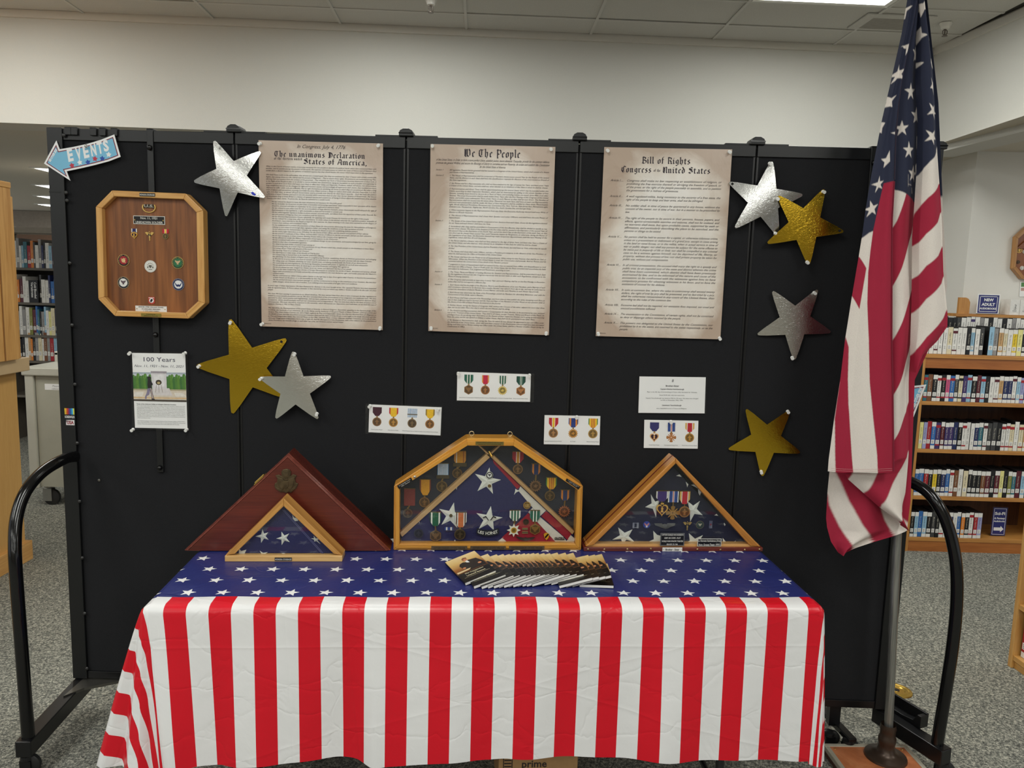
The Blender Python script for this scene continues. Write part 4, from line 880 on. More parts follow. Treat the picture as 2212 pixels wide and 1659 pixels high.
pp([(.02, .52), (.2, .515), (.16, .575), (.0, .575)], (226, 220, 210)); pp([(.77, .52), (.93, .52), (1, .565), (.8, .57)], (228, 222, 212)); pp([(0, .585), (1, .585), (1, .6), (0, .6)], (214, 180, 130))
pp([(.37, .47), (.68, .46), (.74, .56), (.3, .56)], (214, 208, 206)); pp([(.345, .26), (.635, .26), (.635, .47), (.36, .47)], (216, 212, 214)); pp([(.34, .237), (.64, .237), (.64, .265), (.345, .265)], (160, 152, 158)); pp([(.39, .285), (.59, .285), (.59, .44), (.4, .44)], (228, 226, 226))
pp([(x, y) for x, y in circ(.058, 12, .485, .385, .035)], (66, 56, 40)); pp([(x, y) for x, y in circ(.03, 10, .485, .392, .016)], (190, 172, 120))
for x in (.44, .485, .53): pp([(x-.004, .42), (x+.004, .42), (x+.006+(x-.485)*.5, .52), (x-.002+(x-.485)*.5, .52)], (150, 140, 130))
pp([(.28, .34), (.27, .325), (.3, .305), (.335, .31), (.345, .33), (.335, .355), (.375, .41), (.36, .43), (.345, .42), (.35, .46), (.28, .47), (.27, .42)], (34, 32, 34))
pp([(.27, .47), (.33, .46), (.3, .55), (.25, .57), (.245, .61), (.215, .605), (.22, .575), (.25, .53)], (132, 124, 150)); pp([(.31, .465), (.345, .46), (.385, .605), (.35, .61)], (90, 80, 96)); pp([(.325, .465), (.335, .465), (.372, .6), (.36, .602)], (226, 206, 190)); pp([(.34, .6), (.4, .605), (.4, .615), (.34, .62)], (28, 26, 28))
pp([(0, .615), (1, .615), (1, .64), (0, .637)], (70, 62, 54))
emit('tomb_picture', mb, t_)

# ---- arrow signs
sky = paint((122, 190, 222), .5, var=.02); maroon = paint((128, 36, 56), .5); wht = paint((242, 242, 242), .45, var=.01); redp = paint((196, 50, 72), .5); blup = paint((28, 74, 170), .5)
def inset(pts, d):
    p = ccw(pts); n = len(p); out = []
    for k in range(n):
        a, b, c_ = Vector(p[k-1]), Vector(p[k]), Vector(p[(k+1) % n]); e1, e2 = (b-a).normalized(), (c_-b).normalized()
        n1, n2 = Vector((-e1.y, e1.x)), Vector((-e2.y, e2.x)); den = 1+n1.dot(n2); out.append(tuple(b+(n1+n2)*(d/max(den, .25))))
    return out
arp = [(95.2, 353.3), (121.8, 303.5), (129, 322.4), (158, 317.5), (188, 311), (218, 302), (246.8, 290.6), (260.5, 338.7), (235, 348.5), (205, 356.5), (175, 363.5), (144, 370), (151.9, 390.3)]
A = [FS.ab(*p, .017) for p in arp]
t_ = thing('arrow_sign', 'light blue EVENTS arrow sign pointing left, pinned at the upper left corner of the divider', 'sign', FS.P(*A[6], .015))
mb = MB(); mb.prism(A, FS, .0155, .0175, wht); mb.prism(inset(A, .006), FS, .0175, .0177, maroon); mb.prism(inset(A, .009), FS, .0177, .0179, sky); emit('board', mb, t_)
mb = MB(); C0 = [(148, 348.5), (166, 345), (182, 341), (198, 336.5), (212, 332), (225, 327)]; hts = [28, 27, 27.5, 27, 26, 25]
for ch, (px, py), hh in zip('EVENTS', C0, hts):
    o = Vector(FS.ab(px, py, .018)); q = Vector(FS.ab(px+11.5, py-2.9, .018)); tp = Vector(FS.ab(px-4.5, py-hh*.93, .018)); wd = (q-o).length
    V, Fc, w0 = layout(ch, 3); V = V.copy(); x0, x1 = V[:, 0].min(), V[:, 0].max(); hh0 = V[:, 1].max()
    P = [FS.P(*(o + (q-o)*((x-x0)/(x1-x0)) + (tp-o)*(y/hh0)), .0182) for x, y in V]; mb.tris(P, Fc, wht)
o = Vector(FS.ab(108.5, 350, .018)); q = Vector(FS.ab(124, 324, .018)); d = q-o; F = FS.rot(math.atan2(d.y, d.x), o.x, o.y, .0182)
mb.text('SEE OTHER SIDE', F, 0, 0, .011, wht, 0, 'L', 3, fit=d.length); emit('lettering', mb, t_)
for (px, py, mt) in [(155.5, 357.5, redp), (172.5, 351, wht), (190, 350.5, blup), (205.2, 343, redp), (221, 342.5, blup), (234.8, 334, wht)]:
    a, b = FS.ab(px, py, .018); mb = MB(); mb.prism(starpts(.0098, .55, ph=1.6+random.uniform(-.3, .3), a=a, b=b), FS, .0179, .0183, mt); emit('printed_star', mb, t_)
a, b = FS.ab(189, 317, .02); mb = MB(); mb.lathe([(.001, 0), (.001, .006), (.004, .007), (.0058, .011), (.004, .015), (.0005, .0165)], FS.P(a, b, .0176), FS.n, paint((210, 208, 205), .12, 1), 14); emit('ball_pin', mb, t_, smooth=60)
tail = [(2001, 831), (1973, 902), (1918, 884), (1908, 905), (1880, 845), (1938, 818), (1932, 838)]
cR = .0165; A = [FS.ab(*p, cR) for p in tail]
t_ = thing('arrow_sign', 'light blue arrow sign poking out from behind the flag at the divider\'s right edge', 'sign', FS.P(SL+.01, A[1][1], cR))
mb = MB(); mb.prism(A, FS, cR-.003, cR, wht); mb.prism(inset(A, .006), FS, cR, cR+.0002, maroon); mb.prism(inset(A, .009), FS, cR+.0002, cR+.0004, sky); emit('board', mb, t_)
o = Vector(FS.ab(1976, 880, cR)); q = Vector(FS.ab(1994, 839, cR)); d = q-o; F = FS.rot(math.atan2(d.y, d.x), o.x, o.y, cR+.0006)
mb = MB(); mb.text('SEE OTHER SIDE', F, 0, 0, .017, wht, 0, 'L', 3, fit=d.length); emit('lettering', mb, t_)

# ================================================================== WOODEN FRAMES AND CASES
def frame_bars(parent, F, outer, inner, c0, c1, wname, c_a, c_b, lip=.006, name='frame_bar', rough=.32, bevel=.002):
    """mitred frame: one bar per side, outer/inner outlines in the same order"""
    n = len(outer)
    for k in range(n):
        j = (k+1) % n; o1, o2, i2, i1 = outer[k], outer[j], inner[j], inner[k]
        ax = F.u*(o2[0]-o1[0]) + F.v*(o2[1]-o1[1]); W = wood(wname, c_a, c_b, ax, rough)
        mb = MB(); mb.prism([o1, o2, i2, i1], F, c0, c1, W); emit(name, mb, parent, bevel=bevel)
OAK1, OAK2 = (222, 172, 96), (176, 122, 56)
# ---- octagonal plaque
z_ = zo(190, 390, 5.352); CP = .042
outp = [FS.ab(*z_(*p), CP) for p in [(275, 113), (1130, 150), (1330, 347), (1352, 1420), (1160, 1597), (310, 1567), (118, 1370), (88, 302)]]
inp = [FS.ab(*z_(*p), CP) for p in [(300, 183), (1105, 215), (1252, 368), (1272, 1395), (1125, 1530), (335, 1503), (190, 1345), (160, 320)]]
pq = thing('service_plaque', 'octagonal walnut plaque in an oak frame with round service emblems, upper left of the divider', 'plaque', FS.P((outp[4][0]+outp[5][0])/2, outp[5][1], .005))
frame_bars(pq, FS, outp, inp, .004, CP, 'golden_oak', (226, 178, 108), (188, 132, 66))
mb = MB(); mb.prism([(a, b) for a, b in inset(outp, .004)], FS, .006, .022, wood('walnut_veneer', (156, 96, 48), (88, 48, 20), FS.v, .4, .35, 1.6)); emit('back_panel', mb, pq)
CB = .0221; pz = lambda x, y, c=CB: FS.ab(*z_(x, y), c)
psc = (pz(1272, 900)[0]-pz(160, 900)[0])/1112       # metres per zoom px
def plate(parent, F, pa, pb, c, mat, lines, tm, border=None, screws=True, name='plate', bold=1, th=.0015):
    (a0, b1), (a1, b0) = pa, pb; mb = MB()
    if border: mb.box(F, a0, a1, b0, b1, c, c+th, border); e = (b1-b0)*.07; mb.box(F, a0+e, a1-e, b0+e, b1-e, c+th, c+th+.0003, mat)
    else: mb.box(F, a0, a1, b0, b1, c, c+th, mat)
    n = len(lines); hh = (b1-b0)/n
    for k, (tx, fr) in enumerate(lines): mb.text(tx, F, (a0+a1)/2, b1-hh*(k+.78), hh*.72, tm, c+th+.0006, 'C', bold, fit=(a1-a0)*fr)
    if screws:
        for a in (a0+(a1-a0)*.05, a1-(a1-a0)*.05): mb.prism(circ((b1-b0)*.08, 8, a, (b0+b1)/2), F, c+th, c+th+.0012, paint((190, 160, 90), .3, .8))
    return emit(name, mb, parent)
blackp = paint((16, 16, 18), .3); silv = paint((214, 212, 204), .35); brassp = paint((170, 140, 70), .35, .7); goldp = paint((226, 190, 110), .3, .7)
plate(pq, FS, pz(597, 143, CP), pz(777, 186, CP), CP, blackp, [('HONOR-COURAGE', .96)], silv, None, False)
plate(pq, FS, pz(525, 405), pz(893, 512), CB, blackp, [('Nov. 11, 1921', .55), ('UNKNOWN SOLDIER', .86)], silv, silv)
plate(pq, FS, pz(550, 1445), pz(914, 1527), CB, paint((228, 226, 222), .35), [('SINCE 1798 (QUASI WAR)', .8), ('41,000,000 SERVED', .6), ('1,355,000 DIED', .52)], paint((90, 88, 84), .4), None, True)
plate(pq, FS, pz(615, 1533, CP), pz(848, 1577, CP), CP, paint((160, 142, 70), .35, .6), [('Presented By', .45), ('Military Family', .7)], paint((80, 64, 26), .4), None, True)
mb = MB(); a, b = pz(710, 310)
for k in range(26):
    t_ = math.pi*(.85+1.3*k/25) ; r = 72*psc
    x, y = a+r*math.cos(t_+.0), b+r*.78*math.sin(t_)*1.0
    mb.prism([(x+u*psc, y+v*psc) for u, v in circ(8, 6, 0, 0, 5, k)], FS, CB, CB+.004, goldp)
mb.text('U.S.', FS, a, b+0*psc, 42*psc, paint((200, 196, 186), .2, .9), CB+.004, 'C', 3, fit=112*psc); mb.box(FS, a-58*psc, a+58*psc, b-5*psc, b+34*psc, CB, CB+.0036, paint((70, 60, 50), .3, .8)); emit('wreath_emblem', mb, pq)
mb = MB(); a, b = pz(536, 556); rib_stripes(mb, FS, a, b, 62*psc, [(1, Wt), (4, (34, 38, 96)), (1, Wt)], CB, CB+.002, True, .66); pendant(mb, FS, a, b-74*psc, 36*psc, 'heart', (214, 168, 76), CB, CB+.003); emit('heart_medal', mb, pq)
mb = MB(); a, b = pz(898, 562); rib_stripes(mb, FS, a, b, 72*psc, R_nds, CB, CB+.002, True, .66); pendant(mb, FS, a, b-80*psc, 33*psc, 'disc', (120, 100, 62), CB, CB+.003); emit('service_medal', mb, pq)
def caduceus(mb, F, a, b, s, c, mat, letter=None):
    mb.prism([(a+x*s, b+y*s) for x, y in [(-.52, .3), (-.3, .36), (0, .2), (.3, .36), (.52, .3), (.3, .02), (.12, .0), (.1, -.2), (.05, -.3), (.05, -.62), (-.05, -.62), (-.05, -.3), (-.1, -.2), (-.12, 0), (-.3, .02)]], F, c, c+.002, mat)
    mb.prism([(a+x*s, b+y*s) for x, y in circ(.06, 10, 0, .36)], F, c, c+.003, mat)
    if letter: mb.text(letter, F, a, b-.12*s, .42*s, paint((30, 26, 26), .4), c+.0024, 'C', 3)
mb = MB(); a, b = pz(715, 632); caduceus(mb, FS, a, b, 100*psc, CB, goldp, 'N'); emit('nurse_emblem', mb, pq)
def eagle(mb, F, a, b, r, c, mat):
    mb.prism([(a+x*r, b+y*r) for x, y in [(0, .45), (.12, .3), (.3, .45), (.62, .5), (.5, .2), (.3, -.05), (.15, -.2), (.2, -.45), (0, -.35), (-.2, -.45), (-.15, -.2), (-.3, -.05), (-.5, .2), (-.62, .5), (-.3, .45), (-.12, .3)]], F, c, c+.0005, mat)
def badge(parent, F, a, b, r, c, rim, ring, fld, sym, symc, ringtext=None, name='round_emblem'):
    mb = MB(); mb.prism(circ(r, 28, a, b), F, c, c+.002, paint(rim, .3, .6)); mb.prism(circ(r*.93, 28, a, b), F, c+.002, c+.0022, paint(ring, .35)); mb.prism(circ(r*.68, 24, a, b), F, c+.0022, c+.0025, paint(fld, .35))
    S = paint(symc, .4)
    if ringtext:
        n = len(ringtext)
        for k, ch in enumerate(ringtext):
            t_ = math.pi*(1.15 - 1.3*k/(n-1)); mb.text(ch, F.rot(t_-math.pi/2, a+r*.74*math.cos(t_), b+r*.74*math.sin(t_), 0), 0, 0, r*.2, paint(rim, .3), c+.0024, 'C', 1)
    if sym == 'eagle': eagle(mb, F, a, b, r*.75, c+.0025, S)
    elif sym == 'globe':
        mb.prism(circ(r*.32, 14, a, b-.05*r), F, c+.0025, c+.003, S); mb.prism([(a+x*r, b+y*r) for x, y in [(-.5, .28), (-.1, .25), (.05, .4), (.2, .28), (.42, .32), (.25, .12), (-.2, .15)]], F, c+.0025, c+.003, S); mb.prism([(a+x*r, b+y*r) for x, y in [(-.42, .05), (-.34, .1), (.38, -.38), (.3, -.45)]], F, c+.0025, c+.003, S)
    elif sym == 'wings': mb.prism([(a+x*r, b+y*r) for x, y in [(-.62, .45), (-.3, .0), (-.12, -.05), (0, .08), (.12, -.05), (.3, 0), (.62, .45), (.45, -.1), (.2, -.4), (0, -.3), (-.2, -.4), (-.45, -.1)]], F, c+.0025, c+.003, S)
    elif sym == 'shield':
        mb.prism([(a+x*r, b+y*r) for x, y in [(-.25, .2), (.25, .2), (.22, -.12), (0, -.3), (-.22, -.12)]], F, c+.0025, c+.003, S)
        for k in range(5): t_ = math.pi*(.15+.175*k); mb.prism(circ(r*.07, 8, a+r*.5*math.cos(t_), b+r*.5*math.sin(t_)), F, c+.0025, c+.003, S)
        for s_ in (-1, 1): mb.box(F, a+s_*r*.42-.09*r, a+s_*r*.42+.09*r, b-.3*r, b-.02*r, c+.0025, c+.003, S)
        mb.box(F, a-.3*r, a+.3*r, b-.55*r, b-.45*r, c+.0025, c+.003, S)
    return emit(name, mb, parent)
for x, y, rim, ring, fld, sym, sc_, rt in [(415, 922, (214, 180, 110), (40, 22, 24), (160, 34, 44), 'globe', (232, 196, 140), 'UNITED STATES'), (1041, 950, (206, 176, 104), (38, 70, 44), (40, 110, 70), 'eagle', (200, 170, 130), 'UNITED STATES'),
        (725, 992, (226, 224, 216), (222, 220, 212), (224, 222, 214), 'shield', (96, 94, 84), None), (413, 1180, (190, 170, 130), (26, 30, 44), (228, 226, 220), 'eagle', (92, 76, 84), 'UNITED STATES'), (1048, 1202, (150, 150, 160), (40, 46, 82), (228, 228, 226), 'wings', (34, 44, 96), 'UNITED STATES')]:
    a, b = pz(x, y); badge(pq, FS, a, b, 69*psc, CB, rim, ring, fld, sym, sc_, rt)
mb = MB(); a, b = pz(738, 1385); r = 36*psc
mb.prism([(a-r, b+r*1.1), (a+r, b+r*1.1), (a+r, b-r*.9), (a, b-r*1.25), (a-r, b-r*.9)], FS, CB, CB+.002, paint((190, 70, 56), .4)); mb.box(FS, a-r*.9, a+r*.9, b+r*.75, b+r*.9, CB+.002, CB+.0024, white); mb.prism(circ(r*.72, 16, a, b-.05*r), FS, CB+.002, CB+.0025, white)
mb.prism([(a+x*r, b+y*r) for x, y in [(-.4, -.5), (.1, -.55), (.15, -.25), (.4, -.1), (.42, .3), (.15, .5), (-.15, .4), (-.3, .1), (-.45, -.2)]], FS, CB+.0025, CB+.003, paint((24, 24, 28), .4)); emit('shield_emblem', mb, pq)

# ================================================================== TABLE AND CLOTH
TZ = .742
fl, fr = atz(320, 1317, .735), atz(1769, 1317, .735)
FT = Frame((fl.x, fl.y, 0), (fr.x-fl.x, fr.y-fl.y, 0), (0, 0, 1), (fr.y-fl.y, -(fr.x-fl.x), 0))     # u along the front edge, n to the viewer
TL = math.hypot(fr.x-fl.x, fr.y-fl.y); TD = .55
tb = thing('folding_table', 'folding table hidden under the stars and stripes cloth', 'table', FT.P(TL/2, 0, -TD/2))
mb = MB(); mb.box(FT, .015, TL-.015, TZ-.045, TZ-.004, -TD+.01, -.012, paint((120, 116, 108), .5)); emit('tabletop', mb, tb, bevel=.006)
for a in (.22, TL-.22):
    for c_ in (-.1, -TD+.1):
        mb = MB(); mb.tube([FT.P(a, TZ-.045, c_), FT.P(a, .0, c_)], .0125, paint((60, 60, 62), .4, .6), 10); emit('leg', mb, tb)
    mb = MB(); mb.tube([FT.P(a, .1, -.1), FT.P(a, .1, -TD+.1)], .009, paint((60, 60, 62), .4, .6), 8); emit('brace', mb, tb)
u_of = lambda px: FT.ab(px, 1317, 0)[0]
uR0, uR1 = u_of(353), u_of(1746); PER = (uR1-uR0)/15
ub = [FT.o + FT.u*0]
def tq(px, py): p = atz(px, py, TZ) - FT.o; return p.dot(FT.u), -p.dot(FT.n)
tblue = (tq(700, 1294)[1]+tq(1400, 1295)[1])/2
# printed star rows, measured on the cloth
srow = [tq(900, y)[1] for y in (1285, 1259, 1234.5, 1211, 1191)]
SROW0, SPITCH_T = srow[0], (srow[3]-srow[0])/3
su = [tq(x, 1284.5)[0] for x in (554, 1278)]; SPITCH = (su[1]-su[0])/10; SU0 = su[0]
def cloth_mat():
    m, nt, N, L, B = newmat('printed_plastic_cloth')
    uv = N.new('ShaderNodeUVMap'); uv.uv_map = 'cloth'; s = N.new('ShaderNodeSeparateXYZ'); L.new(uv.outputs[0], s.inputs[0])
    def M(op, a, b=None, c_=None):
        n = N.new('ShaderNodeMath'); n.operation = op
        for k, v in enumerate((a, b, c_)):
            if v is None: continue
            if isinstance(v, (int, float)): n.inputs[k].default_value = v
            else: L.new(v, n.inputs[k])
        return n.outputs[0]
    U, T = s.outputs['X'], s.outputs['Y']
    ph = M('FLOORED_MODULO', M('DIVIDE', M('SUBTRACT', U, uR0), PER), 1.0); stripe = M('LESS_THAN', ph, .5)
    # stars
    rowf = M('DIVIDE', M('SUBTRACT', T, SROW0-SPITCH_T/2), SPITCH_T); row = M('FLOOR', rowf)
    y = M('MULTIPLY', M('SUBTRACT', M('FRACT', rowf), .5), SPITCH_T)
    sh = M('MULTIPLY', M('FLOORED_MODULO', row, 2.0), .5)
    uf = M('ADD', M('SUBTRACT', M('DIVIDE', M('SUBTRACT', U, SU0-SPITCH/2), SPITCH), sh), 0.0)
    x = M('MULTIPLY', M('SUBTRACT', M('FRACT', uf), .5), SPITCH)
    R_ = .0225; r = M('SQRT', M('ADD', M('MULTIPLY', x, x), M('MULTIPLY', y, y)))
    th = M('ADD', M('ARCTAN2', y, x), -math.radians(18+60) + 10*math.pi)
    fold = M('ABSOLUTE', M('SUBTRACT', M('FLOORED_MODULO', M('ADD', th, math.pi/5), 2*math.pi/5), math.pi/5))
    ri = .42*R_; nx, ny = ri*math.sin(math.pi/5), R_-ri*math.cos(math.pi/5)
    d = M('ADD', M('MULTIPLY', M('MULTIPLY', r, M('COSINE', fold)), nx), M('MULTIPLY', M('MULTIPLY', r, M('SINE', fold)), ny))
    star = M('LESS_THAN', d, R_*nx)
    blue = M('GREATER_THAN', T, tblue)
    def mixc(f, a, b):
        n = N.new('ShaderNodeMix'); n.data_type = 'RGBA'; L.new(f, n.inputs[0])
        for k, v in ((6, a), (7, b)):
            if isinstance(v, tuple): n.inputs[k].default_value = v
            else: L.new(v, n.inputs[k])
        return n.outputs[2]
    st = mixc(stripe, lin((228, 228, 228)), lin((208, 10, 34))); bl = mixc(star, lin((40, 47, 108)), lin((240, 240, 238)))
    L.new(mixc(blue, st, bl), B.inputs['Base Color'])
    B.inputs['Roughness'].default_value = .34; B.inputs['Specular IOR Level'].default_value = .45
    B.inputs['Subsurface Weight'].default_value = 0
    # creased thin plastic: packing folds and small crumples
    t = N.new('ShaderNodeTexCoord'); n1 = noise(nt, 6, 3, t.outputs['Object'], .5, 1.0); n2 = noise(nt, 24, 3, t.outputs['Object'], .5, .8)
    v = N.new('ShaderNodeTexVoronoi'); v.feature = 'DISTANCE_TO_EDGE'; v.inputs['Scale'].default_value = 5.5; v.inputs['Randomness'].default_value = 1
    mp_ = N.new('ShaderNodeMapping'); mp_.inputs['Scale'].default_value = (.7, 1, 1.5); L.new(t.outputs['Object'], mp_.inputs[0])
    wv = N.new('ShaderNodeMix'); wv.data_type = 'VECTOR'; wv.inputs[0].default_value = .12; L.new(mp_.outputs[0], wv.inputs[4]); L.new(n1.outputs['Color'], wv.inputs[5]); L.new(wv.outputs[1], v.inputs['Vector'])
    crease = M('SMOOTH_MIN', v.outputs['Distance'], .035, .03)
    h = M('ADD', M('ADD', M('MULTIPLY', n1.outputs[0], .8), M('MULTIPLY', n2.outputs[0], .22)), M('MULTIPLY', crease, 5.0))
    def fold(a, b, c_, k, w_):
        dd = M('ABSOLUTE', M('ADD', M('ADD', M('MULTIPLY', U, a), M('MULTIPLY', T, b)), c_)); return M('MULTIPLY', M('SMOOTH_MIN', dd, w_, w_), k)
    for q in ((0, 1, .118, 30, .006), (.29, 1, -.075, 26, .007), (-.26, 1, .50, 22, .007), (1, .04, -.36, 18, .006), (1, -.05, -1.21, 14, .006), (1, .1, -.52, 30, .008)): h = M('ADD', h, fold(*q))
    bump(nt, h, .5, .007, B); return m
CLOTH = cloth_mat()
tc = thing('tablecloth', 'plastic tablecloth, white stars on blue on top, red and white stripes hanging in front', 'tablecloth', FT.P(TL/2, .28, -TD/2), None)
mb = MB(); nU, nT = 150, 40; CZ = TZ + .0015
def smooth01(x): x = max(0, min(1, x)); return x*x*(3-2*x)
def rip(s, d):
    """small hanging waves of the front drop"""
    k = smooth01(d/.45)
    return k*(.011*math.sin(s*9.1+.6)+.007*math.sin(s*17.3+2)+.005*math.sin(s*31+1.1)) + .014*k*math.exp(-((s-.60)/.03)**2) + .010*k*math.exp(-((s-.30)/.05)**2) - .008*k*math.exp(-((s-.17)/.03)**2) + .012*k*math.exp(-((s-.02)/.05)**2)
def hem(s):
    pts = [(-.1, .46), (.1, .452), (.23, .455), (.40, .447), (.50, .443), (.555, .446), (.60, .458), (.72, .452), (.79, .447), (.93, .449), (.975, .443), (1.2, .448), (1.5, .452), (1.75, .462), (1.95, .468)]
    for (x0, y0), (x1, y1) in zip(pts[:-1], pts[1:]):
        if s <= x1: return y0 + (y1-y0)*max(0, (s-x0))/(x1-x0)
    return pts[-1][1]
RR = .022
def edge_profile(q):
    """along the cloth over the rounded front edge: q<0 lies on top, then bends over radius RR, then hangs"""
    if q <= 0: return (q, 0)
    if q < RR*math.pi/2: a = q/RR; return (RR*math.sin(a), RR*(1-math.cos(a)))
    return (RR, RR + q - RR*math.pi/2)
pts, uvs = [], []
Tk = [TD - (TD-.0)*k/18 for k in range(18)] + [RR*.9*(1-k/5) for k in range(6)]
rowsq = [-t_ for t_ in [TD*(1-k/20) for k in range(20)]] + [RR*math.pi/2*k/6 for k in range(7)] + [None]*30
for ri_, q in enumerate(rowsq):
    row, uvr = [], []
    for k in range(nU+1):
        s = TL*k/nU
        if q is None:
            f = (ri_-27+1)/30; d = RR + (hem(s)-RR)*f; y = RR + rip(s, d) + .012*(d/.45); z = d; qq = RR*math.pi/2 + d-RR
        else:
            y, z = edge_profile(q); qq = q
            if q <= 0 and q > -.2: z -= .0016*math.sin(s*23)*math.sin(q*40)*smooth01(-q/.03) + .0012
        row.append(FT.P(s + .048*(max(0, z-RR)/.458)**.9*math.exp(-s/.16), CZ - z, y - RR + .004)); uvr.append((s, -qq + RR*.4))
    pts.append(row); uvs.append(uvr)
mb.grid(pts, CLOTH, uvs)
# the two gathered corners and the side drops
def corner(sgn, s0, prof, flare_side, DL):
    prof = [(math.radians(a), x, y) for a, x, y in prof]; nA, nR = 44, 34; pts, uvs = [], []
    for r_ in range(nR+1):
        row, uvr = [], []; q = DL*r_/nR
        for k in range(nA+1):
            th = math.pi/2*k/nA
            for (a0, x0, y0), (a1, x1, y1) in zip(prof[:-1], prof[1:]):
                if th <= a1+1e-6: f = (th-a0)/(a1-a0); f = f*f*(3-2*f); X, Y = x0+(x1-x0)*f, y0+(y1-y0)*f; break
            yy, zz = edge_profile(q)
            k_ = max(0, q-RR)/(DL); k_ = k_**.9
            ox = yy*math.sin(th) + X*k_; oy = yy*math.cos(th) + Y*k_ + (.012*k_+rip(s0, zz) if th < .12 else .006*k_)
            hz = (hem(s0) - RR)/(DL-RR*math.pi/2)
            zz = zz if q < RR*math.pi/2 else RR + (zz-RR)*hz*1.02
            row.append(FT.P(s0 + sgn*ox, CZ-zz, oy - RR + .004)); uvr.append((s0 + sgn*q*math.sin(th), q*-math.cos(th) + RR*.4))
        pts.append(row); uvs.append(uvr)
    mb.grid(pts, CLOTH, uvs)
    pts, uvs = [], []
    for r_ in range(nR+1):
        row, uvr = [], []; q = DL*r_/nR; yy, zz = edge_profile(q); k_ = (max(0, q-RR)/DL)**.9
        for k in range(25):
            t_ = TD*k/24; e = smooth01(t_/.12); X = prof[-1][1]*(1-e)+flare_side*e; Y = prof[-1][2]*(1-e)
            hz = (hem(s0) - RR)/(DL-RR*math.pi/2); z2 = zz if q < RR*math.pi/2 else RR+(zz-RR)*hz*1.02
            row.append(FT.P(s0+sgn*(yy + X*k_ + .006*k_*math.sin(t_*25)*e), CZ-z2, Y*k_ - t_ - RR + .004)); uvr.append((s0+sgn*q, t_+RR*.4))
        pts.append(row); uvs.append(uvr)
    mb.grid(pts, CLOTH, uvs)
corner(-1, 0, [(0, -.048, .0), (14, -.035, .018), (30, -.012, .012), (44, .012, .036), (58, .045, .03), (67, .062, .004), (70, .07, -.004), (81, .125, .012), (86, .142, .0), (88, .12, -.05), (90, .05, -.08)], .03, .48)
corner(1, TL, [(0, 0, .0), (22, .012, .022), (40, .024, .02), (55, .022, .004), (70, .034, .006), (80, .04, -.01), (90, .02, -.05)], .015, .48)
emit('cloth_sheet', mb, tc, smooth=179)

# ---- cardboard box under the table
bxp = [aty(1077, 1650, 2.24), aty(1248, 1650, 2.26)]
FB = Frame((bxp[0].x, bxp[0].y, 0), (bxp[1].x-bxp[0].x, bxp[1].y-bxp[0].y, 0), (0, 0, 1), (bxp[1].y-bxp[0].y, -(bxp[1].x-bxp[0].x), 0)); BW = (bxp[1]-bxp[0]).length
kraft = paint((176, 138, 92), .75, var=.05, scale=60); btxt = paint((52, 44, 40), .6)
bx = thing('cardboard_box', 'brown cardboard shipping box on the carpet under the table', 'box', FB.P(BW/2, 0, -.15))
mb = MB(); mb.box(FB, 0, BW, 0, .24, -.3, 0, kraft); emit('carton', mb, bx, bevel=.002)
mb = MB(); zz = FB.ab(1155, 1657)[1]
mb.text('prime', FB, FB.ab(1154, 1650)[0], zz, .034, btxt, .0006, 'C', 1); mb.text('Free Display', FB, BW*.62, zz+.042, .018, btxt, .0006, 'C', 0)
for k in range(7): mb.box(FB, .018, .04, zz-.03+k*.0105, zz-.0255+k*.0105, 0, .0006, btxt)
mb.box(FB, .014, .017, zz-.04, zz+.06, 0, .0006, btxt); mb.box(FB, .041, .044, zz-.04, zz+.06, 0, .0006, btxt); emit('print', mb, bx)
mb = MB(); mb.box(FB, 0, BW, .2401, .2406, -.175, -.125, paint((196, 170, 120), .3)); emit('tape', mb, bx)

# ================================================================== FLAG CASES ON THE TABLE
def case_frame(p0, p1):
    a, b = atz(*p0, TZ+.002), atz(*p1, TZ+.002); return Frame((a.x, a.y, 0), (b.x-a.x, b.y-a.y, 0), (0, 0, 1), (b.y-a.y, -(b.x-a.x), 0)), (b-a).length
navy_cloth = fabric('navy_flag_cotton', (34, 34, 82), .85, 420, .16, .0006); navy2 = fabric('dark_navy_cotton', (24, 26, 50), .85, 420, .16, .0006)
starthread = fabric('white_star_embroidery', (222, 222, 214), .7, 300, .05, .0008); redc = fabric('red_flag_cotton', (150, 24, 44), .85, 420, .14, .0006); whitec = fabric('white_flag_cotton', (214, 208, 198), .85, 420, .06, .0006)
def emb_star(parent, F, tips, c, name='embroidered_star'):
    """five-armed star with raised ridges; tips listed clockwise"""
    T = [Vector(F.ab(*p, c)) for p in tips]; n = len(T); ce = sum(T, Vector((0, 0)))/n
    mb = MB(); m_ = F.P(ce.x, ce.y, c+.0045); ring = []
    for k in range(n):
        mid = (T[k]+T[(k+1) % n])/2; v = ce + (mid-ce)*.47; ring += [F.P(T[k].x, T[k].y, c+.0005), F.P(v.x, v.y, c+.0008)]
    for k in range(len(ring)): mb.face([m_, ring[(k+1) % len(ring)], ring[k]] , starthread)
    fix(mb, F); return emit(name, mb, parent)
def fix(mb, F):
    for k, f in enumerate(mb.f):
        p = [Vector(mb.v[q]) for q in f]; nn = (p[1]-p[0]).cross(p[2]-p[0])
        if nn.dot(F.n) < 0: mb.f[k] = f[::-1]
def flat_px(mb, F, pts, c, mat, th=.0008): mb.prism([F.ab(*p, c) for p in pts], F, c-th, c, mat)

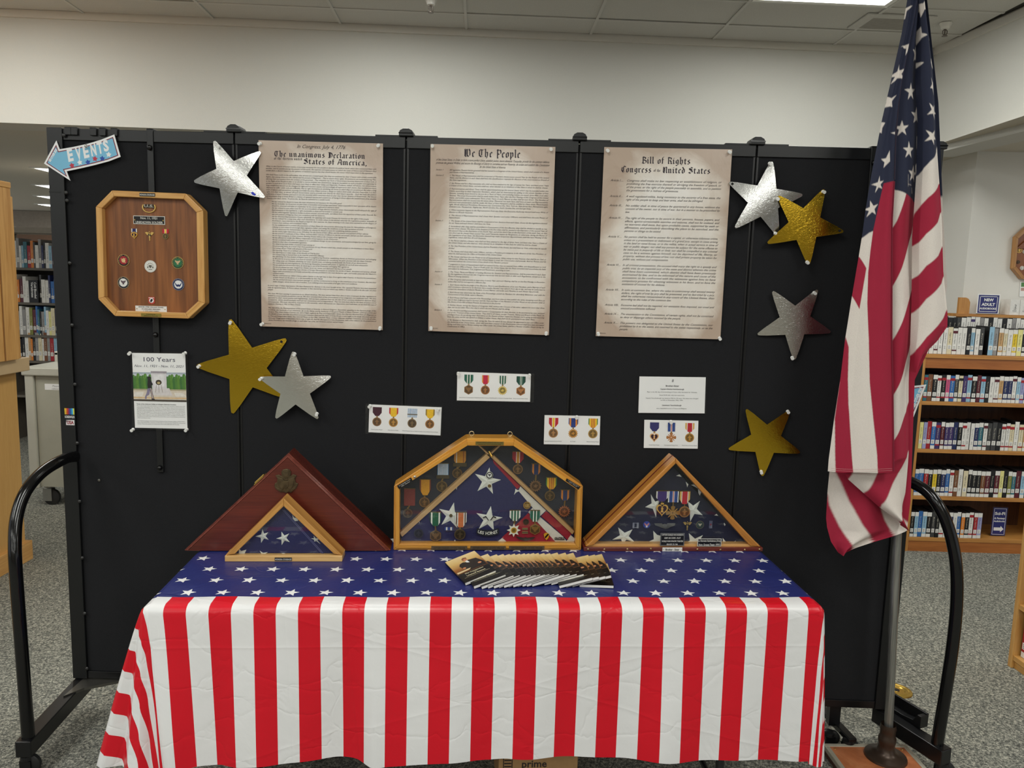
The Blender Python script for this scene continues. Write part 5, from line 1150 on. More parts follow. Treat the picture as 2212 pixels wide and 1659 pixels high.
# ---- 1. big mahogany triangle
z2 = zo(380, 930, 4.254)
F1, w1 = case_frame((396, 1192), (842, 1192)); D1 = .105
tri = [F1.ab(*z2(*p)) for p in [(62, 1112), (1972, 1112), (1025, 218)]]
tri[0] = (tri[0][0], TZ+.002); tri[1] = (tri[1][0], TZ+.002)
MA1, MA2 = (106, 42, 28), (72, 25, 17)
c1 = thing('flag_case', 'large mahogany triangle flag case, its front closed with a bronze eagle emblem, on the table', 'flag case', F1.P((tri[0][0]+tri[1][0])/2, TZ, -D1/2))
cen = (sum(p[0] for p in tri)/3, sum(p[1] for p in tri)/3)
scl = lambda pts, k: [(cen[0]+(a-cen[0])*k, cen[1]+(b-cen[1])*k) for a, b in pts]
for k, nm in ((0, 'base_board'), (1, 'side_board'), (2, 'side_board')):
    o1, o2 = tri[k], tri[(k+1) % 3]; i1, i2 = scl([o1, o2], .9)
    mb = MB(); mb.prism([o1, o2, i2, i1], F1, -D1, -.018, wood('mahogany', MA1, MA2, F1.u*(o2[0]-o1[0])+F1.v*(o2[1]-o1[1]), .22, .8, .5, .4)); emit(nm, mb, c1, bevel=.002)
mb = MB(); mb.prism(scl(tri, .985), F1, -D1-.004, -D1, wood('mahogany', MA1, MA2, F1.u, .3, .8)); emit('back_board', mb, c1)
mb = MB(); W = wood('mahogany', MA1, MA2, F1.u, .22, .8, .5, .4); Wm = wood('mahogany_moulding', (150, 84, 70), (104, 48, 40), F1.u, .18, .8, .5, .5)
mb.prism(scl(tri, .945), F1, -.018, -.002, W); emit('front_panel', mb, c1)
mb = MB(); mb.loft(scl(tri, 1.0), scl(tri, .988), F1, -.018, -.010, Wm); mb.loft(scl(tri, .988), scl(tri, .98), F1, -.010, -.010, W); mb.loft(scl(tri, .98), scl(tri, .965), F1, -.010, -.0015, Wm); mb.loft(scl(tri, .965), scl(tri, .955), F1, -.0015, -.0015, Wm); mb.loft(scl(tri, .955), scl(tri, .944), F1, -.0015, -.0035, W)
emit('moulding', mb, c1)
brzm = paint((98, 84, 62), .38, .75, .3, 60, .002); p_ = lambda x, y: F1.ab(*z2(x, y))
mb = MB(); out = [(915, 412), (950, 405), (975, 418), (970, 380), (985, 358), (1015, 350), (1045, 358), (1060, 380), (1056, 418), (1078, 400), (1110, 412), (1095, 440), (1102, 478), (1124, 487), (1106, 530), (1075, 552), (1060, 570), (1035, 562), (1015, 572), (992, 560), (965, 566), (925, 540), (908, 515), (910, 487), (930, 475), (935, 440)]
mb.prism([p_(*q) for q in out], F1, -.002, .003, brzm)
mb.prism([p_(*q) for q in circ(38, 16, 1015, 392)], F1, .003, .0055, brzm); mb.prism([p_(*q) for q in circ(26, 12, 1015, 392)], F1, .0055, .007, brzm)
mb.prism([p_(*q) for q in [(935, 425), (985, 440), (1005, 470), (1000, 520), (975, 545), (950, 500)]], F1, .003, .0055, brzm); mb.prism([p_(*q) for q in [(1095, 425), (1045, 440), (1025, 470), (1030, 520), (1055, 545), (1080, 500)]], F1, .003, .0055, brzm)
mb.prism([p_(*q) for q in [(990, 460), (1040, 460), (1038, 510), (1015, 530), (992, 510)]], F1, .003, .007, brzm); mb.prism([p_(*q) for q in [(1000, 440), (1030, 438), (1034, 446), (1005, 450)]], F1, .0055, .008, brzm)
mb.prism([p_(*q) for q in [(925, 520), (985, 545), (960, 560), (930, 540)]], F1, .003, .005, brzm); mb.prism([p_(*q) for q in [(1105, 505), (1045, 545), (1065, 562), (1100, 530)]], F1, .003, .005, brzm); emit('eagle_emblem', mb, c1, bevel=.0008)
hp = (tri[2][0]*.72+tri[0][0]*.28, tri[2][1]*.72+tri[0][1]*.28)
mb = MB(); F = Frame(F1.P(*hp, -.03), F1.u*(tri[2][0]-tri[0][0])+F1.v*(tri[2][1]-tri[0][1]), F1.n, F1.v*(tri[2][0]-tri[0][0])*1 - F1.u*(tri[2][1]-tri[0][1]))
mb.box(F, -.02, .02, -.02, .02, -.001, .0025, brassp); mb.tube([F.P(-.02, .0, .003), F.P(.02, .0, .003)], .003, brassp, 8); emit('hinge', mb, c1)

# ---- 2. small oak triangle in front of it
F2, w2 = case_frame((486, 1212), (740, 1212)); D2 = .06
zp = lambda x, y, c=0: F2.ab(*z2(x, y), c)
tri2 = [zp(455, 1150), zp(1530, 1150), zp(988, 622)]; inn2 = [zp(540, 1135), zp(1452, 1135), zp(990, 697)]
c2 = thing('flag_case', 'small light oak triangle flag case standing in front of the mahogany one', 'flag case', F2.P(w2/2, TZ, -D2/2))
OA, OB = (214, 160, 84), (164, 110, 48)
for (k, j) in ((1, 2), (2, 0)):
    o1, o2, i2, i1 = tri2[k], tri2[j], inn2[j], inn2[k]
    mb = MB(); mb.prism([o1, o2, i2, i1], F2, -D2, 0, wood('oak_case', OA, OB, F2.u*(o2[0]-o1[0])+F2.v*(o2[1]-o1[1]), .3)); emit('side_board', mb, c2, bevel=.002)
zb_ = zp(600, 1148)[1]
mb = MB(); mb.box(F2, zp(452, 1170)[0], zp(1530, 1170)[0], TZ+.0015, zb_, -D2, .004, wood('pale_oak', (232, 192, 128), (202, 152, 86), F2.u, .35)); emit('base_board', mb, c2, bevel=.0015)
mb = MB(); mb.prism(inset(tri2, .004), F2, -D2, -D2+.006, wood('oak_case', OA, OB, F2.u, .4)); emit('back_board', mb, c2)
mb = MB(); mb.prism(inset(inn2, -.003), F2, -.035, -.018, navy_cloth); fg = emit('folded_flag', mb, c2)
for tips in ([(795, 905), (848, 935), (852, 1003), (783, 1033), (730, 972)], [(970, 928), (1042, 945), (1047, 1025), (972, 1052), (922, 992)], [(1265, 965), (1318, 990), (1330, 1045), (1270, 1020), (1240, 990)]): emb_star(fg, F2, [z2(*p) for p in tips], -.0175)
mb = MB()
for pts_ in ([(580, 1085), (600, 1108), (648, 1095), (630, 1132), (578, 1132)], [(770, 1105), (800, 1125), (845, 1118), (822, 1132), (785, 1132)], [(970, 1130), (985, 1126), (1005, 1130), (1000, 1135), (975, 1135)], [(1070, 775), (1085, 800), (1120, 808), (1122, 830), (1095, 832), (1075, 810)]): flat_px(mb, F2, [z2(*p) for p in pts_], -.0172, starthread)
emit('star_part', mb, fg)
mb = MB()
for o_ in (0, 14): flat_px(mb, F2, [z2(*p) for p in [(978+o_, 730), (982+o_, 728), (1345+o_, 1130), (1340+o_, 1132)]], -.0174, paint((92, 92, 136), .8))
emit('seam_stitching', mb, fg)
mb = MB(); mb.prism(inset(inn2, -.004), F2, -.008, -.006, GLASS); emit('glass_pane', mb, c2)
plate(c2, F2, zp(908, 1167, .004), zp(1066, 1196, .004), .004, blackp, [('HONOR-COURAGE', .96)], silv, None, False)

# ---- 3. central six-sided case
z3 = zo(830, 920, 4.9156); F3, w3 = case_frame((849.5, 1189), (1256, 1189)); D3 = .075
zq = lambda x, y, c=0: F3.ab(*z3(x, y), c)
out3 = [zq(*p) for p in [(97, 1322), (2092, 1322), (2112, 640), (1383, 137), (873, 135), (103, 640)]]
out3[0] = (out3[0][0], TZ+.002); out3[1] = (out3[1][0], TZ+.002)
in3 = [zq(*p) for p in [(163, 1252), (2030, 1256), (2052, 678), (1372, 211), (885, 207), (163, 665)]]
c3 = thing('flag_case', 'golden oak six-sided flag case full of medals, standing in the middle of the table', 'flag case', F3.P(w3/2, TZ, -D3/2))
GO1, GO2 = (224, 164, 66), (186, 122, 38)
n = 6
for k in range(n):
    j = (k+1) % n; o1, o2, i2, i1 = out3[k], out3[j], in3[j], in3[k]; ax = F3.u*(o2[0]-o1[0])+F3.v*(o2[1]-o1[1]); W = wood('golden_oak_case', GO1, GO2, ax, .28, 1, .5, .3)
    m1 = (o1[0]*.62+i1[0]*.38, o1[1]*.62+i1[1]*.38); m2 = (o2[0]*.62+i2[0]*.38, o2[1]*.62+i2[1]*.38)
    mb = MB(); mb.prism([o1, o2, i2, i1], F3, -D3, -.004, W); bar = emit('frame_bar', mb, c3, bevel=.002)
    mb = MB(); mb.prism([m1, m2, i2, i1], F3, -.004, .003, W); emit('moulding', mb, bar, bevel=.0012)
mb = MB(); mb.prism(inset(out3, .004), F3, -D3-.003, -D3, wood('golden_oak_case', GO1, GO2, F3.u, .4)); emit('back_board', mb, c3)
mb = MB(); mb.prism(inset(in3, -.004), F3, -.062, -.052, fabric('charcoal_felt', (38, 40, 52), .9, 500, .2)); emit('felt_backing', mb, c3)
CD, CF = -.0515, -.030
tri3 = [F3.ab(*z3(*p), CF) for p in [(180, 1180), (180, 1252), (2015, 1252), (2020, 1150), (1122, 325)]]
mb = MB(); mb.prism(tri3, F3, -.052, CF, navy_cloth); fg3 = emit('folded_flag', mb, c3, bevel=.004)
mb = MB()
cq = CF+.0006
for pts_, mt in ([(1150, 352), (1448, 642), (1412, 672), (1350, 600), (1165, 400)], redc), ([(1446, 642), (1580, 770), (1718, 897), (1655, 958), (1560, 850), (1425, 690)], whitec), ([(1720, 902), (1990, 1140), (1955, 1210), (1668, 962)], redc), ([(1530, 915), (1575, 870), (1640, 955), (1900, 1175), (1950, 1245), (1830, 1245), (1625, 1020)], whitec), ([(1980, 1160), (2022, 1195), (2010, 1245), (1920, 1245)], whitec), ([(1530, 925), (1640, 1040), (1832, 1245), (1320, 1245), (1250, 1185), (1400, 1050)], redc), ([(1262, 1182), (1325, 1246), (1180, 1248)], whitec):
    flat_px(mb, F3, [z3(*p) for p in pts_], cq, mt); cq += .0004
for pts_ in ([(1255, 1190), (1262, 1184), (1330, 1245), (1320, 1246)], [(1668, 955), (1675, 950), (1955, 1205), (1948, 1212)]): flat_px(mb, F3, [z3(*p) for p in pts_], cq, redc)
emit('flag_fold', mb, fg3)
for tips in ([(1118, 440), (1240, 572), (1155, 722), (990, 692), (963, 508)], [(740, 812), (850, 930), (775, 1082), (607, 1050), (583, 880)], [(1133, 850), (1258, 972), (1165, 1110), (1003, 1095), (978, 925)]): emb_star(fg3, F3, [z3(*p) for p in tips], CF+.0005)
mb = MB()
for pts_ in ([(785, 632), (772, 660), (768, 680), (757, 652), (762, 645)], [(382, 985), (372, 1005), (376, 1035), (362, 1010)], [(750, 1207), (758, 1222), (758, 1252), (728, 1252), (738, 1232)], [(1392, 668), (1408, 678), (1440, 690), (1402, 705), (1378, 732), (1390, 695)]): flat_px(mb, F3, [z3(*p) for p in pts_], CF+.001, starthread)
emit('star_part', mb, fg3)
for q, pts_ in enumerate(([(1085, 298), (1122, 335), (190, 1178), (166, 1135)], [(1130, 330), (1165, 318), (2018, 1118), (1998, 1152)])):
    ab_ = [F3.ab(*z3(*p), -.024) for p in pts_]; ax = F3.u*(ab_[1][0]-ab_[2][0])+F3.v*(ab_[1][1]-ab_[2][1]); mb = MB(); mb.prism(ab_, F3, -.05, -.022, wood('pale_divider_wood', (206, 168, 118), (164, 124, 78), ax, .4)); emit('divider_slat', mb, c3, bevel=.001)
for pts_ in ([(1000, 212), (1020, 212), (1112, 298), (1095, 302)], [(1210, 212), (1232, 214), (1140, 300), (1125, 290)]):
    mb = MB(); mb.prism([F3.ab(*z3(*p), -.024) for p in pts_], F3, -.05, -.022, wood('pale_divider_wood', (206, 168, 118), (164, 124, 78), F3.u+F3.v, .4)); emit('divider_slat', mb, c3)
mb = MB(); mb.tube([F3.P(*zq(1112, 268, -.02), -.018), F3.P(*zq(1140, 322, -.018), -.014)], [.0035, .005], paint((190, 150, 70), .25, 1), 10); emit('cartridge', mb, c3, smooth=60)
s3 = (zq(1400, 700, CD)[0]-zq(700, 700, CD)[0])/700
def medal(parent, F, zf, top, w_px, bot_y, stripes, kind, pxy, r_px, col, c, sc_, rct=False, bar=False, name='medal'):
    a, b = F.ab(*zf(*top), c); w_ = w_px*sc_; hh = (bot_y-top[1])*sc_/w_
    mb = MB(); x, y = F.ab(*zf(*pxy), c); pendant(mb, F, x, y, r_px*sc_, kind, col, c+.0008, c+.0032)
    mb.prism([(x+p*sc_, y+q*sc_) for p, q in circ(9, 10, 0, r_px*1.02+6)], F, c, c+.0026, paint((150, 120, 70), .35, .8))
    yt, yb_ = b-w_*hh, y+r_px*sc_
    if yt-yb_ > .001: mb.prism([(x-.0022, yb_-.001), (x+.0022, yb_-.001), (a+.0022, yt+.001), (a-.0022, yt+.001)], F, c, c+.0024, paint((150, 120, 70), .35, .8))
    o = emit(name, mb, parent)
    mb = MB(); rib_stripes(mb, F, a, b, w_, stripes, c, c+.0018, rct, hh)
    mb.box(F, a-w_*.5, a+w_*.5, b, b+.0025, c, c+.0025, paint((120, 100, 60), .35, .8)); emit('ribbon', mb, o)
    if bar: mb = MB(); mb.box(F, a-w_*.58, a+w_*.58, b-w_*hh*1.0, b-w_*hh*.76, c+.0018, c+.003, paint((96, 84, 62), .4, .7)); emit('clasp', mb, o)
    return o
medal(c3, F3, z3, (270, 668), 116, 850, [(1, (128, 52, 48))], 'disc', (250, 925), 50, (92, 78, 56), CD, s3, True)
medal(c3, F3, z3, (437, 570), 118, 738, [(.8, (120, 60, 40)), (5, (214, 150, 34)), (.8, (120, 60, 40))], 'disc', (427, 808), 55, (122, 88, 52), CD, s3)
medal(c3, F3, z3, (625, 400), 116, 560, R_un, 'disc', (612, 640), 58, (108, 86, 54), CD, s3, True, True)
medal(c3, F3, z3, (806, 268), 124, 432, [(1, (206, 140, 50)), (.4, Wt), (3, (214, 148, 36)), (.4, (150, 80, 40)), (1, (206, 140, 50))], 'disc', (775, 500), 53, (104, 80, 50), CD, s3, False, True)
medal(c3, F3, z3, (1422, 275), 120, 395, [(2, (158, 30, 44)), (.3, Wt), (1.4, (206, 140, 44)), (.3, Wt), (2, (158, 30, 44))], 'disc', (1418, 458), 53, (126, 96, 66), CD, s3)
medal(c3, F3, z3, (1615, 405), 104, 522, [(.5, (44, 56, 92)), (1, (210, 130, 50)), (2.4, (40, 56, 104)), (1, (210, 130, 50)), (.5, (44, 56, 92))], 'sun', (1605, 635), 62, (122, 92, 66), CD, s3)
medal(c3, F3, z3, (1776, 550), 116, 675, R_vns, 'disc', (1757, 740), 55, (104, 82, 50), CD, s3)
medal(c3, F3, z3, (1922, 682), 104, 797, [(.5, (44, 56, 92)), (1, (210, 130, 50)), (2.4, (40, 56, 104)), (1, (210, 130, 50)), (.5, (44, 56, 92))], 'sun', (1910, 905), 62, (150, 92, 62), CD, s3)
CM2 = CF+.005; s3b = (zq(1400, 1000, CM2)[0]-zq(700, 1000, CM2)[0])/700
medal(c3, F3, z3, (545, 917), 118, 1066, [(.7, (24, 76, 52)), (1, Wt), (4, (20, 92, 56)), (1, Wt), (.7, (24, 76, 52))], 'hex', (545, 1165), 60, (112, 84, 48), CM2, s3b)
medal(c3, F3, z3, (815, 920), 120, 1080, [(.4, Wt), (.6, (90, 56, 36)), (.5, Wt), (2.6, (204, 110, 56)), (.5, Wt), (.6, (90, 56, 36)), (.4, Wt)], 'disc', (803, 1150), 60, (86, 72, 50), CM2, s3b)
medal(c3, F3, z3, (1390, 898), 116, 1012, R_vnc, 'star8', (1375, 1105), 62, (196, 150, 56), CM2, s3b)
medal(c3, F3, z3, (1602, 899), 106, 1020, R_com, 'hex', (1600, 1095), 57, (140, 104, 54), CM2, s3b)
def pin_at(F, zf, x, y, c): return F.ab(*zf(x, y), c)
def coin(parent, F, x, y, r, col, c, kind='disc', name='pin'):
    mb = MB(); pendant(mb, F, x, y, r, kind, col, c, c+.002, .7); return emit(name, mb, parent)
coin(c3, F3, *pin_at(F3, z3, 365, 1140, CM2), 50*s3b, (58, 58, 66), CM2, name='token')
a, b = pin_at(F3, z3, 1118, 522, CM2); badge(c3, F3, a, b, 38*s3b, CM2, (230, 230, 226), (16, 18, 26), (232, 232, 228), 'eagle', (50, 40, 50), None, 'round_emblem')
coin(c3, F3, *pin_at(F3, z3, 1118, 637, CM2), 18*s3b, (150, 120, 70), CM2); coin(c3, F3, *pin_at(F3, z3, 708, 952, CM2), 18*s3b, (140, 124, 84), CM2)
a, b = pin_at(F3, z3, 1515, 842, CM2); o = coin(c3, F3, a, b, 40*s3b, (176, 140, 76), CM2, name='collar_disc'); mb = MB(); mb.text('US', F3, a, b-16*s3b, 44*s3b, paint((214, 180, 110), .3, .7), CM2+.0032, 'C', 3); emit('lettering', mb, o)
mb = MB(); x0, y0 = pin_at(F3, z3, 640, 1075, CM2); x1, y1 = pin_at(F3, z3, 733, 1106, CM2)
for k, cc in enumerate([Bl, Wt, Bl, (40, 60, 140), Wt, Bl]): mb.box(F3, x0+(x1-x0)*k/6, x0+(x1-x0)*(k+1)/6, y1, y0, CM2, CM2+.002, paint(cc, .6))
emit('ribbon_bar', mb, c3)
mb = MB()
for s_ in (-1, 1):
    for q in (0,): mb.prism([pin_at(F3, z3, 1118+s_*x, y, CM2) for x, y in [(72, 970), (38, 955), (8, 998), (14, 1004), (40, 968), (68, 980)]], F3, CM2, CM2+.0015, blackp)
emit('chevron', mb, c3)
mb = MB(); c0_ = (1100, 900); pa_ = [(c0_[0]+275*math.sin(t_), c0_[1]+ (205+66)*math.cos(t_)) for t_ in np.linspace(-.46, .46, 12)]; pb_ = [(c0_[0]+262*math.sin(t_), c0_[1]+205*math.cos(t_)) for t_ in np.linspace(.46, -.46, 12)]
mb.prism([pin_at(F3, z3, x, y, CM2) for x, y in pa_+pb_], F3, CM2, CM2+.0015, paint((26, 30, 40), .7))
for k, ch in enumerate('USS HORNET'):
    t_ = -.37+.74*k/9; x, y = pin_at(F3, z3, c0_[0]+268*math.sin(t_), c0_[1]+254*math.cos(t_), CM2); mb.text(ch, F3.rot(t_, x, y, 0), 0, 0, 46*s3b, paint((226, 224, 216), .5), CM2+.0018, 'C', 1)
emit('ship_patch', mb, c3)
coin(c3, F3, *pin_at(F3, z3, 1505, 1018, CM2), 32*s3b, (60, 48, 44), CM2)
mb = MB()
for yy in (1090, 1128):
    x0, y0 = pin_at(F3, z3, 1465, yy-8, CM2); x1, y1 = pin_at(F3, z3, 1525, yy+14, CM2); mb.box(F3, x0, x1, y1, y0, CM2, CM2+.002, paint((206, 186, 130), .3, .6)); mb.box(F3, x0, x1, y1+(y0-y1)*.35, y1+(y0-y1)*.65, CM2+.002, CM2+.0024, blackp)
emit('rank_bars', mb, c3)
def wings(mb, F, zf, pts, c, mat): mb.prism([F.ab(*zf(*p), c) for p in pts], F, c, c+.003, mat)
mb = MB(); wings(mb, F3, z3, [(1395, 1168), (1440, 1180), (1480, 1188), (1500, 1180), (1520, 1188), (1560, 1182), (1602, 1178), (1575, 1205), (1530, 1212), (1500, 1218), (1465, 1212), (1425, 1200)], CM2, paint((80, 70, 66), .4, .6)); emit('wings_badge', mb, c3)
mb = MB(); mb.prism([pin_at(F3, z3, *p, CM2) for p in [(1693, 1148), (1712, 1135), (1735, 1135), (1752, 1148), (1745, 1185), (1722, 1212), (1700, 1185)]], F3, CM2, CM2+.0018, paint((214, 156, 40), .4)); mb.prism([pin_at(F3, z3, *p, CM2) for p in [(1735, 1142), (1748, 1152), (1712, 1192), (1702, 1180)]], F3, CM2+.0018, CM2+.0021, blackp); emit('shield_emblem', mb, c3)
mb = MB(); x0, y0 = pin_at(F3, z3, 1808, 1178, CM2); x1, y1 = pin_at(F3, z3, 1916, 1207, CM2); mb.text('GRATEFUL', F3, (x0+x1)/2, y1, (y0-y1)*1.25, paint((20, 26, 26), .3, .5), CM2+.001, 'C', 3, fit=x1-x0); mb.box(F3, x0, x1, y1-.001, y1+.001, CM2, CM2+.0015, paint((20, 26, 26), .3, .5)); emit('name_bar', mb, c3)
mb = MB(); mb.prism(inset(in3, -.004), F3, -.012, -.0095, GLASS); emit('glass_pane', mb, c3)
plate(c3, F3, zq(970, 165, .003), zq(1268, 205, .003), .003, paint((140, 126, 70), .35, .6), [('CAPTAIN CHARLES ANDERSON ARMY AIR CORPS', .92), ('Vanschanburgh - US Air Corps Veteran WWII', .8)], paint((74, 58, 24), .4), None, False)
for x in (500, 915, 1325):
    plate(c3, F3, zq(x, 1274, .003), zq(x+375 if x > 600 else x+380, 1313, .003), .003, paint((112, 96, 74), .35, .5), [('CAPTAIN CHARLES - LT. COL. WILLIAM', .9)], paint((66, 54, 38), .4), None, True)
for pts_, tx in (([(135, 635), (285, 545), (302, 580), (158, 672)], 'Vietnam'), ([(1938, 556), (2083, 645), (2060, 675), (1925, 582)], 'Korea')):
    ab_ = [zq(*p, .003) for p in pts_]; mb = MB(); mb.prism(ab_, F3, .003, .0045, blackp); d = Vector(ab_[1])-Vector(ab_[0]); o = Vector(ab_[3]); F = F3.rot(math.atan2(d.y, d.x), o.x, o.y, .0047)
    hgt_ = (Vector(ab_[3])-Vector(ab_[0])).length; 
    for k, t_ in enumerate(('Lt. Commander '+tx, 'USN - Retired')): mb.text(t_, F, d.length*.5, hgt_*(.6-.42*k), hgt_*.36, silv, 0, 'C', 0, fit=d.length*(.8 if k == 0 else .6))
    emit('plate', mb, c3)
for x in (928, 1335):
    p = F3.P(*zq(x, 92, -.04), -.04); p.z = max(q[1] for q in out3)+.001
    mb = MB(); mb.tube([p+F3.u*(.0075*math.cos(t_))+F3.v*(.0075*math.sin(t_)+.007) for t_ in np.linspace(0, 2*math.pi, 17)], .0016, paint((206, 190, 150), .3, .9), 8, False); mb.tube([p-F3.v*.002, p+F3.v*.003], .0016, paint((206, 190, 150), .3, .9), 8); emit('hanging_ring', mb, c3, smooth=60)
for x, y in ((325, 540), ):
    a, b = zq(x, y, .003); mb = MB(); mb.lathe([(.005, 0), (.0045, .002), (.001, .003)], F3.P(a, b, .003), F3.n, paint((214, 204, 180), .3, .8), 12); emit('screw', mb, c3, smooth=60)

# ---- 4. right triangle
z4 = zo(1240, 950, 5.027); z5 = zo(1340, 1000, 8.296); F4, w4 = case_frame((1262, 1190), (1647, 1190)); D4 = .08
zr = lambda x, y, c=0: F4.ab(*z4(x, y), c)
tri4 = [zr(125, 1160), zr(2030, 1165), zr(1103, 196)]; inn4 = [zr(212, 1148), zr(1915, 1155), zr(1108, 258)]
c4 = thing('flag_case', 'oak triangle flag case with a reddish base and hanging medals, right end of the table', 'flag case', F4.P(w4/2, TZ, -D4/2))
for (k, j) in ((1, 2), (2, 0)):
    o1, o2, i2, i1 = tri4[k], tri4[j], inn4[j], inn4[k]; ax = F4.u*(o2[0]-o1[0])+F4.v*(o2[1]-o1[1]); nrm = Vector((o2[1]-o1[1], -(o2[0]-o1[0]))).normalized()
    W = wood('amber_oak', (212, 146, 66), (168, 106, 40), ax, .28, 1, .5, .3)
    mb = MB(); mb.prism([o1, o2, i2, i1], F4, -D4, 0, W); bo = emit('side_board', mb, c4, bevel=.003)
    sg = 1 if (Vector(o1)+nrm*.01 - Vector(zr(1100, 800))).length > (Vector(o1)-nrm*.01 - Vector(zr(1100, 800))).length else -1
    n_ = nrm*sg; mb = MB(); mb.prism([o1, o2, tuple(Vector(o2)+n_*.0012), tuple(Vector(o1)+n_*.0012)], F4, -D4*.52, -D4*.45, paint((96, 30, 24), .35)); emit('inlay_line', mb, bo)
zb4 = zr(1000, 1166)[1]; RW = wood('redwood_base', (122, 52, 38), (84, 32, 24), F4.u, .3)
mb = MB(); mb.box(F4, zr(104, 1190)[0], zr(2046, 1190)[0], TZ+.0015, zb4, -D4, .004, RW); bb = emit('base_board', mb, c4, bevel=.002)
for x, y in [(152, 1190), (330, 1190), (580, 1188), (835, 1185), (1340, 1190), (1590, 1195), (1855, 1195), (2015, 1190)]:
    a, b = zr(x, y, .004); mb = MB(); mb.lathe([(.0035, 0), (.003, .0012), (.0005, .0016)], F4.P(a, b, .004), F4.n, paint((190, 160, 110), .3, .9), 10); emit('screw', mb, bb, smooth=60)
mb = MB(); mb.prism(inset(tri4, .004), F4, -D4, -D4+.006, wood('amber_oak', (212, 146, 66), (168, 106, 40), F4.u, .4)); emit('back_board', mb, c4)
mb = MB(); mb.box(F4, zr(140, 1150)[0], zr(2010, 1150)[0], zb4-.001, zr(1000, 1138)[1], -D4+.006, -.006, wood('pale_oak', (226, 176, 110), (196, 140, 76), F4.u, .35)); emit('inner_sill', mb, c4)
C4 = -.034; fp = [F4.ab(*z4(*p), C4) for p in [(225, 1140), (1900, 1140), (1700, 905), (1300, 530), (1140, 350), (1075, 290), (880, 470)]]
mb = MB(); mb.prism(fp, F4, -.066, C4, navy2); fg4 = emit('folded_flag', mb, c4, bevel=.005)
mb = MB(); mb.prism(inset(inn4, -.002), F4, -D4+.006, -.068, paint((24, 20, 22), .8)); emit('backing', mb, c4)
C5 = C4+.0005
for zf, tips in ((z5, [(545, 560), (718, 655), (735, 850), (640, 975), (443, 790)]), (z5, [(1200, 680), (1428, 678), (1475, 935), (1252, 1050), (1120, 850)]), (z4, [(478, 950), (635, 972), (662, 1112), (528, 1132), (414, 1085)])): emb_star(fg4, F4, [zf(*p) for p in tips], C5)
mb = MB()
for zf, pts_ in ((z5, [(590, 1215), (660, 1290), (720, 1305), (720, 1430), (690, 1448), (640, 1435), (482, 1422), (600, 1370)]), (z5, [(1228, 1260), (1340, 1360), (1480, 1295), (1430, 1370), (1380, 1400), (1380, 1440), (1140, 1432), (1245, 1395)]), (z5, [(1835, 1345), (1912, 1435), (1840, 1440)]), (z5, [(2075, 1390), (2060, 1410), (1960, 1440), (2000, 1450), (1945, 1450), (1925, 1435), (2000, 1430)]), (z5, [(1062, 205), (1100, 250), (1000, 232)]), (z5, [(1172, 335), (1220, 385), (1198, 435), (1188, 385)]), (z5, [(1685, 940), (1728, 912), (1755, 948)]), (z5, [(1860, 1070), (1885, 1105), (1872, 1130), (1855, 1095)]), (z5, [(1268, 395), (1330, 385), (1375, 430), (1452, 520), (1425, 585), (1400, 540), (1390, 460), (1340, 430)])):
    flat_px(mb, F4, [zf(*p) for p in pts_], C5+.001, starthread)
emit('star_part', mb, fg4)
C6 = C4+.006; s5 = (F4.ab(*z5(1400, 700), C6)[0]-F4.ab(*z5(700, 700), C6)[0])/700
mb = MB(); x0, y0 = F4.ab(*z5(645, 495), C6); x1, y1 = F4.ab(*z5(1258, 510), C6); mb.box(F4, x0, x1, y1, y0, C6-.002, C6+.002, paint((130, 110, 70), .35, .8)); emit('mounting_bar', mb, c4)
medal(c4, F4, z5, (752, 503), 210, 692, R_ph, 'heart', (745, 830), 108, (214, 168, 84), C6, s5, name='heart_medal')
medal(c4, F4, z5, (956, 503), 184, 705, R_dfc, 'cross', (935, 890), 112, (150, 112, 56), C6+.002, s5, True, name='cross_medal')
medal(c4, F4, z5, (1160, 508), 186, 738, R_ww2, 'disc', (1145, 872), 100, (158, 112, 66), C6, s5, name='victory_medal')
pp5 = lambda x, y: F4.ab(*z5(x, y), C5)
mb = MB(); chrome = paint((200, 200, 198), .15, 1)
for x0_, x1_ in ((215, 245), (292, 322)):
    a0, b0 = pp5(x0_, 1062); a1, b1_ = pp5(x1_, 1165); mb.box(F4, a0, a1, b1_, b0, C5, C5+.004, chrome)
for y0_, y1_ in ((1068, 1082), (1145, 1160)): a0, b0 = pp5(215, y0_); a1, b1_ = pp5(322, y1_); mb.box(F4, a0, a1, b1_, b0, C5, C5+.003, chrome)
emit('captain_bars', mb, c4)
a, b = pp5(470, 1105); mb = MB(); mb.prism(circ(62*s5, 24, a, b), F4, C5, C5+.002, paint((52, 72, 160), .35)); mb.prism([(a+x*62*s5, b+y*62*s5) for x, y in [(-.7, .6), (-.35, .35), (-.15, .0), (0, .12), (.15, 0), (.35, .35), (.7, .6), (.6, .1), (.35, -.2), (-.35, -.2), (-.6, .1)]], F4, C5+.002, C5+.003, paint((206, 120, 110), .4)); mb.prism(starpts(26*s5, .4, a=a, b=b-28*s5), F4, C5+.003, C5+.0036, white); emit('wing_roundel', mb, c4)
mb = MB(); wings(mb, F4, z5, [(603, 1078), (745, 1078), (755, 1100), (790, 1088), (830, 1095), (840, 1078), (985, 1078), (965, 1120), (900, 1140), (850, 1168), (800, 1178), (750, 1160), (690, 1135), (625, 1115)], C5, paint((142, 142, 136), .35, .8)); a, b = pp5(795, 1122); mb.prism(circ(40*s5, 16, a, b, 26*s5), F4, C5+.003, C5+.005, paint((160, 160, 154), .3, .8)); emit('wings_badge', mb, c4)
mb = MB(); a, b = pp5(1200, 1110); caduceus(mb, F4, a, b, 155*s5, C5, goldp, 'N'); emit('nurse_emblem', mb, c4)
